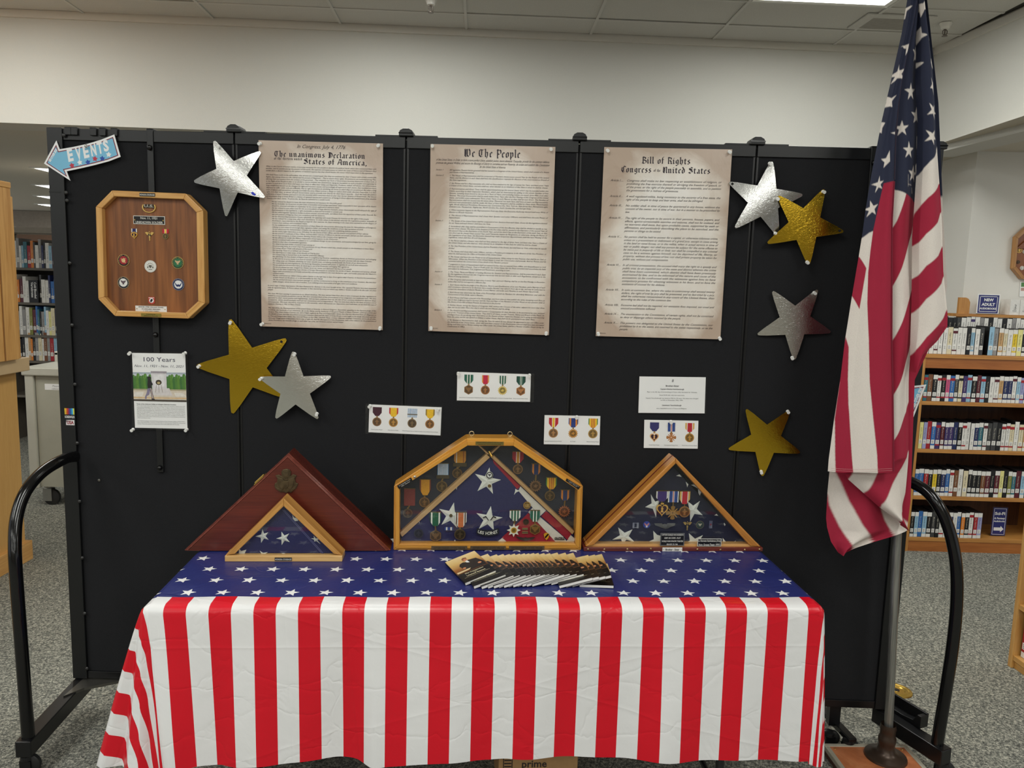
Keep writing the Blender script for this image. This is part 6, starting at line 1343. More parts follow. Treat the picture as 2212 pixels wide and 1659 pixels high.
a, b = pp5(1425, 1107); badge(c4, F4, a, b, 72*s5, C5, (150, 140, 110), (56, 64, 60), (46, 66, 58), 'eagle', (190, 180, 160))
mb = MB(); a0, b0 = pp5(1588, 1030); a1, b1_ = pp5(1641, 1168); mb.box(F4, a0, a1, b1_, b0, C5, C5+.003, chrome); mb.box(F4, a0+(a1-a0)*.3, a1-(a1-a0)*.3, b1_+(b0-b1_)*.4, b1_+(b0-b1_)*.6, C5+.003, C5+.0034, paint((130, 40, 40), .4)); emit('rank_bar', mb, c4)
mb = MB(); mb.prism(inset(inn4, -.004), F4, -.010, -.0075, GLASS); emit('glass_pane', mb, c4)
CPT = .0015
plate(c4, F4, F4.ab(*z5(720, 1255), CPT), F4.ab(*z5(1140, 1482), CPT), CPT, blackp, [('CAPTAIN CHARLES VAN ANDERSON', .9), ('ARMY AIR CORPS - PILOT', .68), ('WORLD WAR II PACIFIC THEATER', .88), ('KIA NOV. 29, 1944', .45)], silv, paint((120, 122, 122), .35, .5), False)
plate(c4, F4, F4.ab(*z5(1385, 1355), CPT), F4.ab(*z5(1805, 1492), CPT), CPT, blackp, [('Lt. Henrietta VanAnderson (Army)', .95), ('Nurse - European Theater - WW II', .9)], silv, silv, False)
plate(c4, F4, F4.ab(*z5(755, 1513), .004), F4.ab(*z5(1105, 1582), .004), .004, paint((232, 230, 222), .35), [('Brother - Sister', .7)], paint((60, 54, 50), .4), None, True)

# ================================================================== BOOKLETS FANNED ON THE CLOTH
def cover_mat():
    m, nt, N, L, B = newmat('sunset_cover_print'); t = N.new('ShaderNodeTexCoord'); s = N.new('ShaderNodeSeparateXYZ'); L.new(t.outputs['Object'], s.inputs[0])
    n = noise(nt, 40, 3, t.outputs['Object']); a = N.new('ShaderNodeMath'); a.operation = 'MULTIPLY_ADD'; L.new(n.outputs[0], a.inputs[0]); a.inputs[1].default_value = .012; L.new(s.outputs['Y'], a.inputs[2])
    mr = N.new('ShaderNodeMapRange'); L.new(a.outputs[0], mr.inputs[0]); mr.inputs[1].default_value = -.084; mr.inputs[2].default_value = .09
    L.new(ramp(nt, mr.outputs[0], [(0, lin((24, 18, 14))), (.3, lin((70, 44, 26))), (.55, lin((164, 106, 54))), (.8, lin((224, 184, 112))), (1, lin((240, 212, 150)))]), B.inputs['Base Color'])
    B.inputs['Roughness'].default_value = .25; B.inputs['Coat Weight'].default_value = .3; return m
COV = cover_mat(); pagem = paint((236, 234, 228), .6, var=.03); coat = paint((38, 32, 28), .35); skin = paint((206, 138, 96), .5); blk = paint((18, 16, 15), .3); creamt = paint((232, 220, 180), .4)
BKW, BKH = .102, .180
mb_b = MB(); FBk = Frame((0, 0, 0), (1, 0, 0), (0, 1, 0), (0, 0, 1))
def booklet(k, px, py, ang, tilt, z, label):
    p = atz(px, py, TZ+.006); t_ = thing('booklet', label, 'booklet', (p.x, p.y, z), 'constitution booklets fanned on the table')
    t_.rotation_euler = (Matrix.Rotation(ang, 3, 'Z') @ Matrix.Rotation(tilt, 3, 'Y')).to_euler()
    return t_
_proto = {}
def part_mesh(name, build):
    if name not in _proto:
        mb = MB(); build(mb); me = bpy.data.meshes.new(name); me.from_pydata(mb.v, [], mb.f)
        for q in mb.mats: me.materials.append(q)
        me.polygons.foreach_set('material_index', mb.mi); me.update(); _proto[name] = me
    return _proto[name]
def bk_pages(mb): mb.box(FBk, -BKW/2+.0008, BKW/2-.001, -BKH/2+.0008, BKH/2-.001, .0005, .0084, pagem)
def bk_cover(mb):
    mb.box(FBk, -BKW/2, BKW/2, -BKH/2, BKH/2, .0084, .0090, COV, blk); mb.box(FBk, -BKW/2, BKW/2, -BKH/2, BKH/2, 0, .0005, blk); mb.box(FBk, -BKW/2, -BKW/2+.0006, -BKH/2, BKH/2, 0, .0090, blk)
def bk_print(mb):
    c = .00905; w_, h_ = BKW, BKH
    mb.poly(rect(-w_/2+.0005, -h_/2+.0005, w_/2-.0005, -h_*.16), FBk, c, blk)
    P = lambda pts: [((x-.5)*w_, (.5-y)*h_) for x, y in pts]
    mb.poly(P([(.24, .38), (.3, .3), (.42, .27), (.5, .3), (.6, .24), (.85, .28), (.97, .5), (.97, .64), (.45, .64), (.3, .54)]), FBk, c+.0001, coat)
    mb.poly(P([(x, y) for x, y in circ(.075, 10, .53, .2, .06)]), FBk, c+.0002, skin); mb.poly(P([(x, y) for x, y in circ(.05, 8, .33, .5, .035)]), FBk, c+.0002, skin); mb.poly(P([(x, y) for x, y in circ(.06, 8, .83, .5, .035)]), FBk, c+.0003, skin)
    mb.poly(P([(.5, .25), (.58, .25), (.6, .36), (.52, .33)]), FBk, c+.0002, white); mb.poly(P([(.45, .15), (.52, .1), (.62, .13), (.6, .2), (.56, .16), (.5, .17), (.47, .24)]), FBk, c+.0003, paint((150, 92, 60), .5))
    mb.poly(P([(.03, .57), (.5, .56), (.42, .61), (.03, .63)]), FBk, c+.0002, paint((222, 196, 150), .5))
    mb.text('The Constitution', FBk, 0, -h_*.225, .0095, creamt, c+.0003, 'C', 1, fit=w_*.6); mb.text('of the', FBk, 0, -h_*.262, .0045, creamt, c+.0003, 'C', 1); mb.text('United States', FBk, 0, -h_*.315, .0095, creamt, c+.0003, 'C', 1, fit=w_*.6)
    mb.text('and the Declaration of Independence', FBk, 0, -h_*.36, .004, creamt, c+.0003, 'C', 0, fit=w_*.8)
NB = 21
path = [(1016, 1236, 30), (1040, 1243, 24), (1058, 1244, 22), (1072, 1243, 21), (1085, 1243, 20), (1096, 1242, 19.5), (1107, 1242, 19), (1117, 1241, 18), (1127, 1241, 18), (1137, 1240, 17), (1147, 1240, 17), (1158, 1240, 15), (1170, 1240, 14), (1184, 1238, 11), (1200, 1238, 9), (1216, 1238, 7), (1236, 1245, 4), (1248, 1243, 6), (1262, 1242, 5), (1276, 1240, 3), (1283, 1243, -1)]
for k, (px, py, ang) in enumerate(path):
    flat = k >= NB-1
    lab = 'constitution booklet at the left end of the fan, its whole cover showing' if k == 0 else 'constitution booklet at the right end of the fan, lying lowest' if flat else 'constitution booklet, %s from the left in the fan on the table' % ordinal(k+1)
    t_ = booklet(k, px, py, math.radians(ang*.8), math.radians(-15 if not flat else 0), TZ+.003+(.0138 if not flat else 0), lab)
    for nm, bf in (('pages', bk_pages), ('cover', bk_cover), ('cover_print', bk_print)):
        o = bpy.data.objects.new(nm, part_mesh(nm, bf)); C.objects.link(o); o.parent = t_

# ================================================================== THE FLAG ON ITS POLE
FG = Frame((0, 2.43, 0), (1, 0, 0), (0, 0, 1), (0, -1, 0))
FBLUE, FRED, FWHT = [np.array(lin(c)[:3]) for c in ((30, 36, 60), (160, 22, 54), (226, 217, 208))]
def pip(X, Y, poly):
    x, y = np.array([p[0] for p in poly]), np.array([p[1] for p in poly]); ins = np.zeros(X.shape, bool); j = len(poly)-1
    for i in range(len(poly)):
        cnd = ((y[i] > Y) != (y[j] > Y)); dy = (y[j]-y[i]) or 1e-9
        ins ^= cnd & (X < (x[j]-x[i])*(Y-y[i])/dy + x[i]); j = i
    return ins
def tipstar(t_, k=.46):
    cx, cy = sum(p[0] for p in t_)/len(t_), sum(p[1] for p in t_)/len(t_); out = []
    for i in range(len(t_)):
        a, b = t_[i], t_[(i+1) % len(t_)]; out += [a, (cx+((a[0]+b[0])/2-cx)*k, cy+((a[1]+b[1])/2-cy)*k)]
    return out
def ell(cx, cy, R_, kx, ph=-math.pi/2): return [(cx+r*kx*math.cos(ph+math.pi*i/5), cy+r*math.sin(ph+math.pi*i/5)) for i in range(10) for r in [R_ if i % 2 == 0 else R_*.4]]
def ip(pl, y): return np.interp(y, [p[1] for p in pl], [p[0] for p in pl])
OUTL = [(1966, -40), (1962, 0), (1950, 72), (1926, 178), (1908, 256), (1884, 380), (1872, 452), (1866, 499), (1857, 555), (1843, 637), (1828, 731), (1817.5, 818), (1803, 912), (1792, 994), (1790, 1022)]
OUTR = [(1998, -40), (2001, 0), (2013, 72), (2022, 145), (2027, 223), (2030, 301), (2034.5, 371), (2039, 431), (2041.6, 480), (2044.7, 586), (2054, 680), (2053.5, 706), (2032, 737), (2001, 768), (1980, 803)]
F1L = [(1981, -40), (1980, 0), (1972.7, 45), (1962, 99.5), (1947, 175), (1941, 223), (1935, 289), (1932, 392), (1927, 480), (1926.5, 731), (1928.8, 840), (1930, 944), (1930.5, 1022)]
F2L = [(1989, -40), (1989, 0), (1991, 96), (1989, 169), (1994, 256), (1991, 377), (1986, 452), (1982, 511), (1980.6, 655), (1977.4, 746), (1977, 806)]
MR = [(1993, -40), (1995, 100), (1996, 300), (1990, 500), (1986, 700), (1978, 803), (1977, 825), (1972.6, 969), (1972.7, 985), (1966.7, 1081), (1960.7, 1123), (1957.7, 1143)]
ML = [(1974, -40), (1960, 60), (1925, 330), (1918, 700), (1918, 990), (1826, 1024), (1832.6, 1036), (1864, 1064), (1896, 1093), (1938, 1124), (1957, 1143)]
BLf = [(1968, -40), (1952, 72), (1890, 380), (1835, 700), (1800, 950), (1794, 1012), (1789, 1063), (1786, 1120), (1788, 1140), (1796.4, 1171), (1814, 1198)]
BRt = [(1996, -40), (2025, 223), (2036, 480), (2044, 620), (2020, 720), (1974, 820), (1965, 1081), (1957, 1146), (1932, 1156), (1884, 1170), (1845, 1183), (1815, 1198)]
Lp = [('r', [(1906, 397), (1936, 389), (1936, 1030), (1891.5, 1030), (1891, 1016), (1889.7, 982), (1882, 903), (1875.5, 825), (1874, 731), (1871, 655), (1872.4, 590), (1877, 543), (1883, 499), (1887.5, 480)]),
 ('r', [(1840, 545), (1858, 555), (1868, 580), (1853.6, 668), (1842.6, 640), (1836, 640)]), ('r', [(1828.5, 728), (1833, 750), (1830, 819), (1830, 872), (1833, 919), (1838, 988), (1842, 1030), (1804, 1030), (1803.4, 982), (1805, 903), (1816, 825), (1815, 800)]),
 ('b', [(1950, -60), (2000, -60), (1990, 0), (1940, 300), (1932, 391), (1906, 397), (1887.5, 480), (1883, 499.5), (1875, 503), (1863, 515), (1840, 515), (1860, 400)])]
Ls = [[(1917.6, 326.4), (1911, 343), (1899.6, 345), (1908, 351), (1906, 363.5), (1917.6, 350)], tipstar([(1897, 380.6), (1906, 391), (1903, 408), (1887, 417), (1882.7, 398.7)]), tipstar([(1879, 433.7), (1894, 441.5), (1889, 464), (1872, 469), (1870, 452)]),
 [(1968.5, 14), (1959, 23.5), (1956, 40), (1952, 38), (1956, 17)], [(1958, 98.4), (1956.7, 110), (1950.5, 123), (1952.8, 108), (1944.7, 102)], tipstar([(1938.7, 141), (1948, 152), (1945.8, 174), (1925.5, 181), (1926, 163)], .52),
 [(1918.5, 207), (1922, 214), (1933, 207), (1924, 220), (1925, 232), (1911, 231), (1916, 222)], [(1905, 262), (1910, 266), (1906, 276), (1904, 288), (1900, 280)], [(1928.5, 287), (1928, 292.6), (1920, 289)]]
Mp = [('b', [(1900, -60), (2010, -60), (2010, 440), (1986, 434), (1976.7, 428), (1951, 420), (1931, 412.6), (1900, 404)]), ('r', [(1951, 420), (1976.7, 428), (1986, 434), (2010, 440), (1990, 470), (1982, 489), (1965, 530), (1945, 578), (1929, 612), (1900, 670), (1900, 540), (1931, 478)]),
 ('r', [(1995, 575), (1980.5, 605), (1965, 645), (1945, 690), (1927, 728), (1900, 780), (1900, 900), (1929, 841), (1950, 800), (1968, 762), (1976, 746), (1992, 720)]), ('r', [(1990, 840), (1977.4, 869), (1955, 906), (1930, 945), (1900, 990), (1893, 1018), (1871.8, 1057), (1864, 1066), (1900.4, 1099), (1900.4, 1087), (1929, 1045), (1953, 1011), (1969.7, 981), (1990, 955)]),
 ('r', [(1975, 1060), (1968, 1069), (1954.7, 1105), (1941, 1120), (1938, 1130), (1970, 1160)]), ('r', [(1820, 1010), (1841.7, 1019), (1832.6, 1035), (1820, 1040)])]
Ms = [ell(1981.5, 117, 20, .88), tipstar([(1964.9, 180), (1980, 191), (1973.5, 214), (1956.7, 217), (1949, 195)]), ell(1984, 249, 20, .95), tipstar([(1944.7, 261.6), (1957.7, 272.8), (1951.7, 294), (1936, 294), (1930, 273)]), tipstar([(1957.4, 306.8), (1974, 319.8), (1966.5, 342), (1948, 342.7), (1944, 322)]),
 tipstar([(1976.5, 356), (1992, 370.4), (1985.4, 391.5), (1963.4, 390.7), (1956.8, 369.8)]), [(1982, -5), (1984.5, -5), (1983, 12.5), (1981, 12.5)], [(1978, 33.7), (1987, 33.7), (1988, 44), (1987, 56), (1985.7, 41)],
 [(1988, 185), (1993, 190), (1992, 206), (1988, 205)], [(1985, 293), (1996, 289), (1996, 327), (1988.8, 317)], [(1987, 354.7), (1995, 347), (1994, 364), (1991, 376)], [(1955.6, 378), (1956.4, 378), (1957.2, 404), (1956.4, 404)], [(1956, 399), (1972, 399.4), (1972, 400.2), (1956, 399.9)], [(1972.6, 405), (1973.6, 405), (1976, 417), (1974.5, 417)]]
Rp = [('b', [(1970, -60), (2060, -60), (2034, 300), (2028.5, 326), (2019, 339), (2008, 348.7), (1998.4, 362), (1993, 376), (1980, 390)]), ('r', [(2045, 385), (2035, 396), (2029.7, 403), (2019, 414), (2004.4, 427), (1993.6, 441.5), (1986, 460), (1970, 545), (1988.4, 524), (2001, 505), (2027.6, 480), (2036.4, 463), (2046, 448)]),
 ('r', [(2050, 520), (2042, 533), (2029, 552), (2001, 574), (1987, 596), (1975, 610), (1970, 690), (1983.7, 674), (2001, 646), (2038.6, 612), (2046, 596), (2052, 585)]), ('r', [(2060, 660), (2053.6, 668), (2041.7, 687), (2001, 727.6), (1982, 756), (1974, 780), (1974, 830), (2000, 790), (2060, 720)])]
Rs = [tipstar([(2000.6, -6), (2005, 20.4), (1992, 36), (1984, 23.5), (1986, 3)]), [(1992.8, 55), (1994, 70), (2002, 76), (1994, 80), (1990, 94), (1988, 70)], [(2014, 113), (2018.6, 124), (2022, 146), (2017.8, 136), (2012, 135), (2015, 126)], [(1990, 130), (1997, 134), (1990, 142)], [(2011.6, 167), (2017, 176), (2021.8, 174), (2023.5, 204), (2016, 191), (2007.7, 191), (2014, 181)],
 tipstar([(2006, 223), (2024, 224), (2030, 243), (2022, 258.5), (2002.6, 247.6)]), tipstar([(2001, 280.6), (2022.5, 280), (2027, 300), (2017.7, 313.5), (1999, 304.7)]), [(2012, 61), (2014, 75), (2016, 85), (2012, 80)]]
Bp = [('b', [(1940, -60), (2030, -60), (2045, 420), (1860, 500)]), ('r', [(1700, 640), (2100, 640), (2100, 1300), (1700, 1300)]), ('w', [(1794, 1010), (1808.5, 1023), (1819, 1045), (1832.6, 1081), (1856.7, 1129), (1880.8, 1162), (1888, 1180), (1846, 1192), (1814.5, 1138), (1793.4, 1093), (1789.5, 1069), (1780, 1060)]), ('w', [(1890, 1080), (1900.4, 1097), (1911, 1123), (1932, 1157), (1936, 1170), (1962, 1160), (1962, 1130), (1938, 1110)])]
def flag_layer(mb, cols, Lc, Rc, y0, y1, c0, disp, pats, stars, nx, step=2.0):
    ys = np.arange(y0, y1+.01, step); T = np.linspace(0, 1, nx); V = []; XX = np.zeros((len(ys), nx)); YY = np.zeros_like(XX)
    for r, y in enumerate(ys):
        l, r_ = ip(Lc, y), ip(Rc, y); r_ = max(r_, l+.4); XX[r] = l + (r_-l)*T; YY[r] = y
    acc = np.zeros(XX.shape+(3,))
    wx = (XX[:, -1:]-XX[:, :1])/(nx-1)
    for fx, fy in [(a, b) for a in (-.6, -.2, .2, .6) for b in (-.6, -.2, .2, .6)]:
        ox, oy = wx*fx, step*fy
        col = np.zeros(XX.shape+(3,)); col[:] = FWHT; X, Y = XX+ox, YY+oy
        for nm, pl in pats: col[pip(X, Y, pl)] = {'r': FRED, 'b': FBLUE, 'w': FWHT}[nm]
        for pl in stars: col[pip(X, Y, pl)] = FWHT
        acc += col
    pts = []
    for r, y in enumerate(ys):
        row = []
        for k in range(nx):
            a, b = FG.ab(XX[r, k], y, c0); row.append(FG.P(a, b, c0 + disp(T[k], y)))
        pts.append(row)
    mb.grid(pts, FLAGM); cols.append((acc/16).reshape(-1, 3))
m, nt, N, L, B = newmat('printed_cotton_flag'); at = N.new('ShaderNodeAttribute'); at.attribute_name = 'print'; n = noise(nt, 550, 2); n2 = noise(nt, 14, 2)
mm = N.new('ShaderNodeMix'); mm.data_type = 'RGBA'; mm.blend_type = 'MULTIPLY'; mm.inputs[0].default_value = 1; L.new(at.outputs['Color'], mm.inputs[6]); L.new(ramp(nt, n.outputs[0], [(.3, (.86, .86, .86, 1)), (.7, (1, 1, 1, 1))]), mm.inputs[7])
L.new(mm.outputs[2], B.inputs['Base Color']); B.inputs['Roughness'].default_value = .85; bump(nt, n2.outputs[0], .25, .01, B); FLAGM = m
mb = MB(); cols = []; pi = math.pi
bulge = lambda t_, d: d*(math.sqrt(max(0, 1-(2*t_-1)**2))-1)
flag_layer(mb, cols, BLf, BRt, -40, 1198, -.03, lambda t_, y: -.012*math.sin(t_*pi*3+.5)+.012*math.sin(pi*t_)*(y > 900), Bp, [], 60, 3)
flag_layer(mb, cols, ML, MR, -40, 1143, .012, lambda t_, y: .018*math.sin(pi*(t_*1.5+.1))-.03*max(0, t_-.8)*3 + .006*math.sin(y/60+t_*4), Mp, Ms, 96, 1.6)
flag_layer(mb, cols, F2L, OUTR, -40, 805, .05, lambda t_, y: .022*math.sin(pi*min(1, t_*1.05))-.018 - .03*max(0, .12-t_)*4, Rp, Rs, 84, 1.6)
flag_layer(mb, cols, OUTL, F1L, -40, 1020, .05, lambda t_, y: .014*math.sin(pi*t_)+.006*math.sin(2*pi*(t_*(1.4)+.15)) - .03*max(0, .2-t_)*2.0, Lp, Ls, 126, 1.6)
pole_b, pole_t = aty(1918, 1605, 2.49), aty(1991, -40, 2.49)
fs = thing('flag_on_stand', 'American flag hanging in folds from a silver pole on a copper-topped base', 'flag', (pole_b.x, pole_b.y, 0))
o = emit('flag_cloth', mb, fs, smooth=179)
ca = o.data.attributes.new('print', 'FLOAT_COLOR', 'POINT'); cc = np.vstack(cols); ca.data.foreach_set('color', np.hstack([cc, np.ones((len(cc), 1))]).astype(np.float32).ravel())
mb = MB()
for y_, xs in ((1014, (1792, 1930)),):
    for dy in (0, 4):
        mb.tube([FG.P(*FG.ab(x, y_+dy-2, .0665), .0665 + .012*math.sin(pi*(x-1792)/138)) for x in np.linspace(xs[0]+3, xs[1]-3, 14)], .0004, paint((190, 140, 140), .8), 4)
emit('hem_stitching', mb, o)
for ya, yb, cl in ((-30, 388, (58, 46, 62)), (392, 1018, (120, 20, 46))):
    mb = MB(); mb.tube([FG.P(*FG.ab(ip(F1L, y)-.6, y, .05), .0525) for y in np.linspace(ya, yb, 40)], .0016, paint(cl, .8), 5); emit('heading_seam', mb, o)
poleM, n_ = None, None
m, nt, N, L, B = newmat('brushed_aluminium'); t = N.new('ShaderNodeTexCoord'); mp_ = N.new('ShaderNodeMapping'); mp_.inputs['Scale'].default_value = (300, 300, 3); L.new(t.outputs['Object'], mp_.inputs[0]); n = noise(nt, 1, 2, mp_.outputs[0])
L.new(ramp(nt, n.outputs[0], [(.3, lin((126, 126, 122))), (.7, lin((168, 168, 162)))]), B.inputs['Base Color']); B.inputs['Metallic'].default_value = .75; B.inputs['Roughness'].default_value = .38; ALU = m
d = (pole_t-pole_b); mb = MB(); mb.tube([pole_b + d*.0, pole_b + d*.03, pole_b+d*1.02], .0143, ALU, 16); po = emit('pole', mb, fs, smooth=50)
mb = MB(); j = aty(1923, 1587, 2.49); mb.lathe([(.0152, -.001), (.0152, .001)], j, d, paint((90, 90, 88), .4, .7), 16); emit('joint', mb, po, smooth=50)
mb = MB(); bq = aty(1910, 1632, 2.45); bm = paint((70, 56, 46), .35, .5); zt = pole_b.z
mb.lathe([(.07, .036), (.068, .044), (.045, .05), (.03, .06), (.026, .085), (.029, .095), (.029, .11), (.025, .117), (.025, .135), (.027, .142), (.024, .158), (.017, zt+.002)], (pole_b.x-.004, pole_b.y, 0), (0, 0, 1), bm, 22); emit('socket', mb, fs, smooth=50)
b0_, b1_ = atz(1790, 1607, .036), atz(1957, 1609, .036)
FP = Frame((b0_.x-.02, b0_.y, 0), (1, (b1_.y-b0_.y)/(b1_.x-b0_.x), 0), (0, 0, 1), (0, -1, 0)); FP = Frame(FP.o, FP.u, FP.v, FP.u.cross(FP.v)); bw = (b1_-b0_).length+.02
m, nt, N, L, B = newmat('worn_copper_laminate'); n = noise(nt, 9, 5, None, .65, .5); n2 = noise(nt, 60, 3); L.new(ramp(nt, n.outputs[0], [(.3, lin((150, 84, 48))), (.55, lin((186, 112, 70))), (.75, lin((204, 140, 96)))]), B.inputs['Base Color']); B.inputs['Roughness'].default_value = .42; bump(nt, n2.outputs[0], .2, .002, B); COP = m
mb = MB(); mb.box(FP, .004, bw-.004, 0.002, .033, 0.004, bw-.004, wood('dark_base_wood', (92, 50, 34), (60, 30, 22), (1, 0, 0))); emit('base_block', mb, fs)
FPt = Frame(FP.o, FP.u, -FP.n, (0, 0, 1)); mb = MB(); mb.box(FPt, .014, bw-.014, -bw+.014, -.014, .033, .0355, COP); bt = emit('base_top', mb, fs)
for a in (.03, bw-.03):
    for b in (-.03, -bw+.03): mb = MB(); mb.lathe([(.004, .0355), (.003, .038), (.001, .0385)], FPt.P(a, b, 0), (0, 0, 1), paint((200, 160, 90), .3, .9), 8); emit('nail', mb, bt)
for a0, a1, b0, b1 in ((0, bw, -.016, 0), (0, bw, -bw, -bw+.016), (0, .016, -bw+.016, -.016), (bw-.016, bw, -bw+.016, -.016)):
    mb = MB(); mb.box(FPt, a0, a1, b0, b1, .02, .038, paint((196, 190, 172), .4, .4)); emit('edge_trim', mb, fs, bevel=.002)

# floor outlet ring
p = atz(1936, 1492, 0); mb = MB(); mb.lathe([(.062, .0005), (.06, .004), (.05, .006), (.046, .003), (.042, .005), (.034, .0055), (.03, .002), (.014, .002), (.012, .004), (.001, .004)], p, (0, 0, 1), paint((206, 172, 84), .28, .85), 28)
mb.prism(circ(.013, 14, p.x, p.y), FLAT, .004, .0045, paint((30, 26, 20), .5)); tag(emit('floor_outlet', mb, smooth=40), 'round brass outlet cover set in the carpet behind the flagpole', 'floor outlet')

# ================================================================== BOOKS AND THEIR SHELVES
PAL = {'white': (232, 230, 224), 'cream': (226, 214, 180), 'pale yellow': (232, 226, 150), 'black': (28, 28, 30), 'dark grey': (66, 66, 66), 'grey': (150, 148, 146), 'red': (166, 34, 44), 'maroon': (92, 30, 42), 'light blue': (150, 190, 214), 'blue': (52, 108, 176), 'navy': (38, 48, 92), 'teal': (52, 110, 124), 'purple': (66, 50, 104), 'lavender': (160, 162, 204), 'yellow': (232, 200, 52), 'orange': (222, 130, 44), 'brown': (120, 76, 48), 'pink': (206, 90, 130), 'green': (74, 116, 66), 'olive': (128, 130, 60), 'tan': (200, 160, 110)}
def book(F, a0, a1, b0, h_, dep, spec, label, group, name='audiobook', cat='audiobook', style='case', tilt=0, r=None):
    """spine faces F.n; spec is a colour word or (band colour, cap colour)"""
    r = r or random; main, cap = spec if isinstance(spec, tuple) else (spec, None); mb = MB(); M = paint(PAL[main], .35, 0, .05, 60)
    top = M if style == 'box' else paint((20, 20, 22), .5) if style == 'case' else paint((222, 216, 200), .7)
    mb.box(F, a0, a1, b0, b0+h_, -dep, -.0005, top if style == 'case' else M)
    if style == 'case': mb.box(F, a0+.0006, a1-.0006, b0+.001, b0+h_-.0012, -.0005, .0003, M)
    else: mb.box(F, a0+.001, a1-.001, b0+.004, b0+h_-.0005, -dep+.004, -.004, top)
    w_ = a1-a0
    if cap:
        K = paint(PAL[cap], .35, 0, .03, 60)
        if cap == 'white': mb.box(F, a0+.0006, a1-.0006, b0+.001, b0+h_*.13, .0003, .0006, K); mb.box(F, a0+.0006, a1-.0006, b0+h_*.83, b0+h_-.0012, .0003, .0006, K)
        else: mb.box(F, a0+.0006, a1-.0006, b0+h_*.80, b0+h_*.9, .0003, .0006, K); mb.box(F, a0+.0006, a1-.0006, b0+h_*.13, b0+h_*.18, .0003, .0006, K)
    lt_ = paint((52, 50, 54), .5) if sum(PAL[main]) > 420 else paint((214, 208, 190), .5)
    if w_ > .012: mb.text(r.choice(['The Long Road', 'Winter', 'The Garden', 'Harbor', 'Night Train', 'The Letter', 'River', 'Home Again']), F.rot(math.pi/2 if style != 'case' else -math.pi/2, a0+w_*(.66 if style != 'case' else .36), b0+h_*(.3 if style != 'case' else .8), .0007), 0, 0, w_*.42, lt_, 0, 'L', 2, fit=h_*.4)
    lb = paint((238, 236, 230), .5, var=.02)
    mb.box(F, a0+w_*.12, a1-w_*.12, b0+h_*.19, b0+h_*.34, .0003, .0008, lb)
    for q in range(3): mb.box(F, a0+w_*.26, a1-w_*.3, b0+h_*(.215+.038*q), b0+h_*(.228+.038*q), .0008, .001, paint((90, 88, 88), .6))
    o = emit(name, mb); tag(o, label, cat, group)
    return o
YB = 4.77
FBC = Frame((0, YB, 0), (1, 0, 0), (0, 0, 1), (0, -1, 0))
bx0 = FBC.ab(1962, 1170)[0]; bx0 = 2.548; bx1 = 3.50; BD = .34
BW1, BW2 = (206, 150, 80), (168, 110, 50); DW1, DW2 = (104, 64, 36), (66, 38, 20)
bc = thing('bookcase', 'low oak bookcase filled with rows of audiobooks, behind the flag at the right', 'bookcase', ((bx0+bx1)/2, YB+BD/2, 0))
hw = wood('bookcase_oak', BW1, BW2, (1, 0, 0), .4); vw = wood('bookcase_oak', BW1, BW2, (0, 0, 1), .4); aw = wood('bookcase_apron', (186, 116, 56), (150, 86, 36), (1, 0, 0), .4)
zsh = [.093, .366, .670, .975]; ztop = 1.272
for a0 in (bx0, bx1-.022):
    mb = MB(); mb.box(FBC, a0, a0+.022, 0, ztop-.024, -BD, 0, vw); emit('side_panel', mb, bc, bevel=.001)
for k, z in enumerate(zsh):
    mb = MB(); mb.box(FBC, bx0+.022, bx1-.022, z-.024, z, -BD+.012, -.002, hw); emit('shelf', mb, bc, bevel=.001)
mb = MB(); mb.box(FBC, bx0, bx1, ztop-.024, ztop, -BD, .006, hw); emit('top_board', mb, bc, bevel=.001)
mb = MB(); mb.box(FBC, bx0+.022, bx1-.022, ztop-.088, ztop-.024, -.022, -.004, aw); emit('apron', mb, bc)
mb = MB(); mb.box(FBC, bx0+.022, bx1-.022, 0, zsh[0]-.024, -.022, -.006, aw); emit('toe_board', mb, bc)
mb = MB(); mb.box(FBC, bx0+.022, bx1-.022, 0, ztop-.024, -BD, -BD+.012, wood('bookcase_back', DW1, DW2, (0, 0, 1), .6)); emit('back_panel', mb, bc)
W, Nn = ('white', None), None
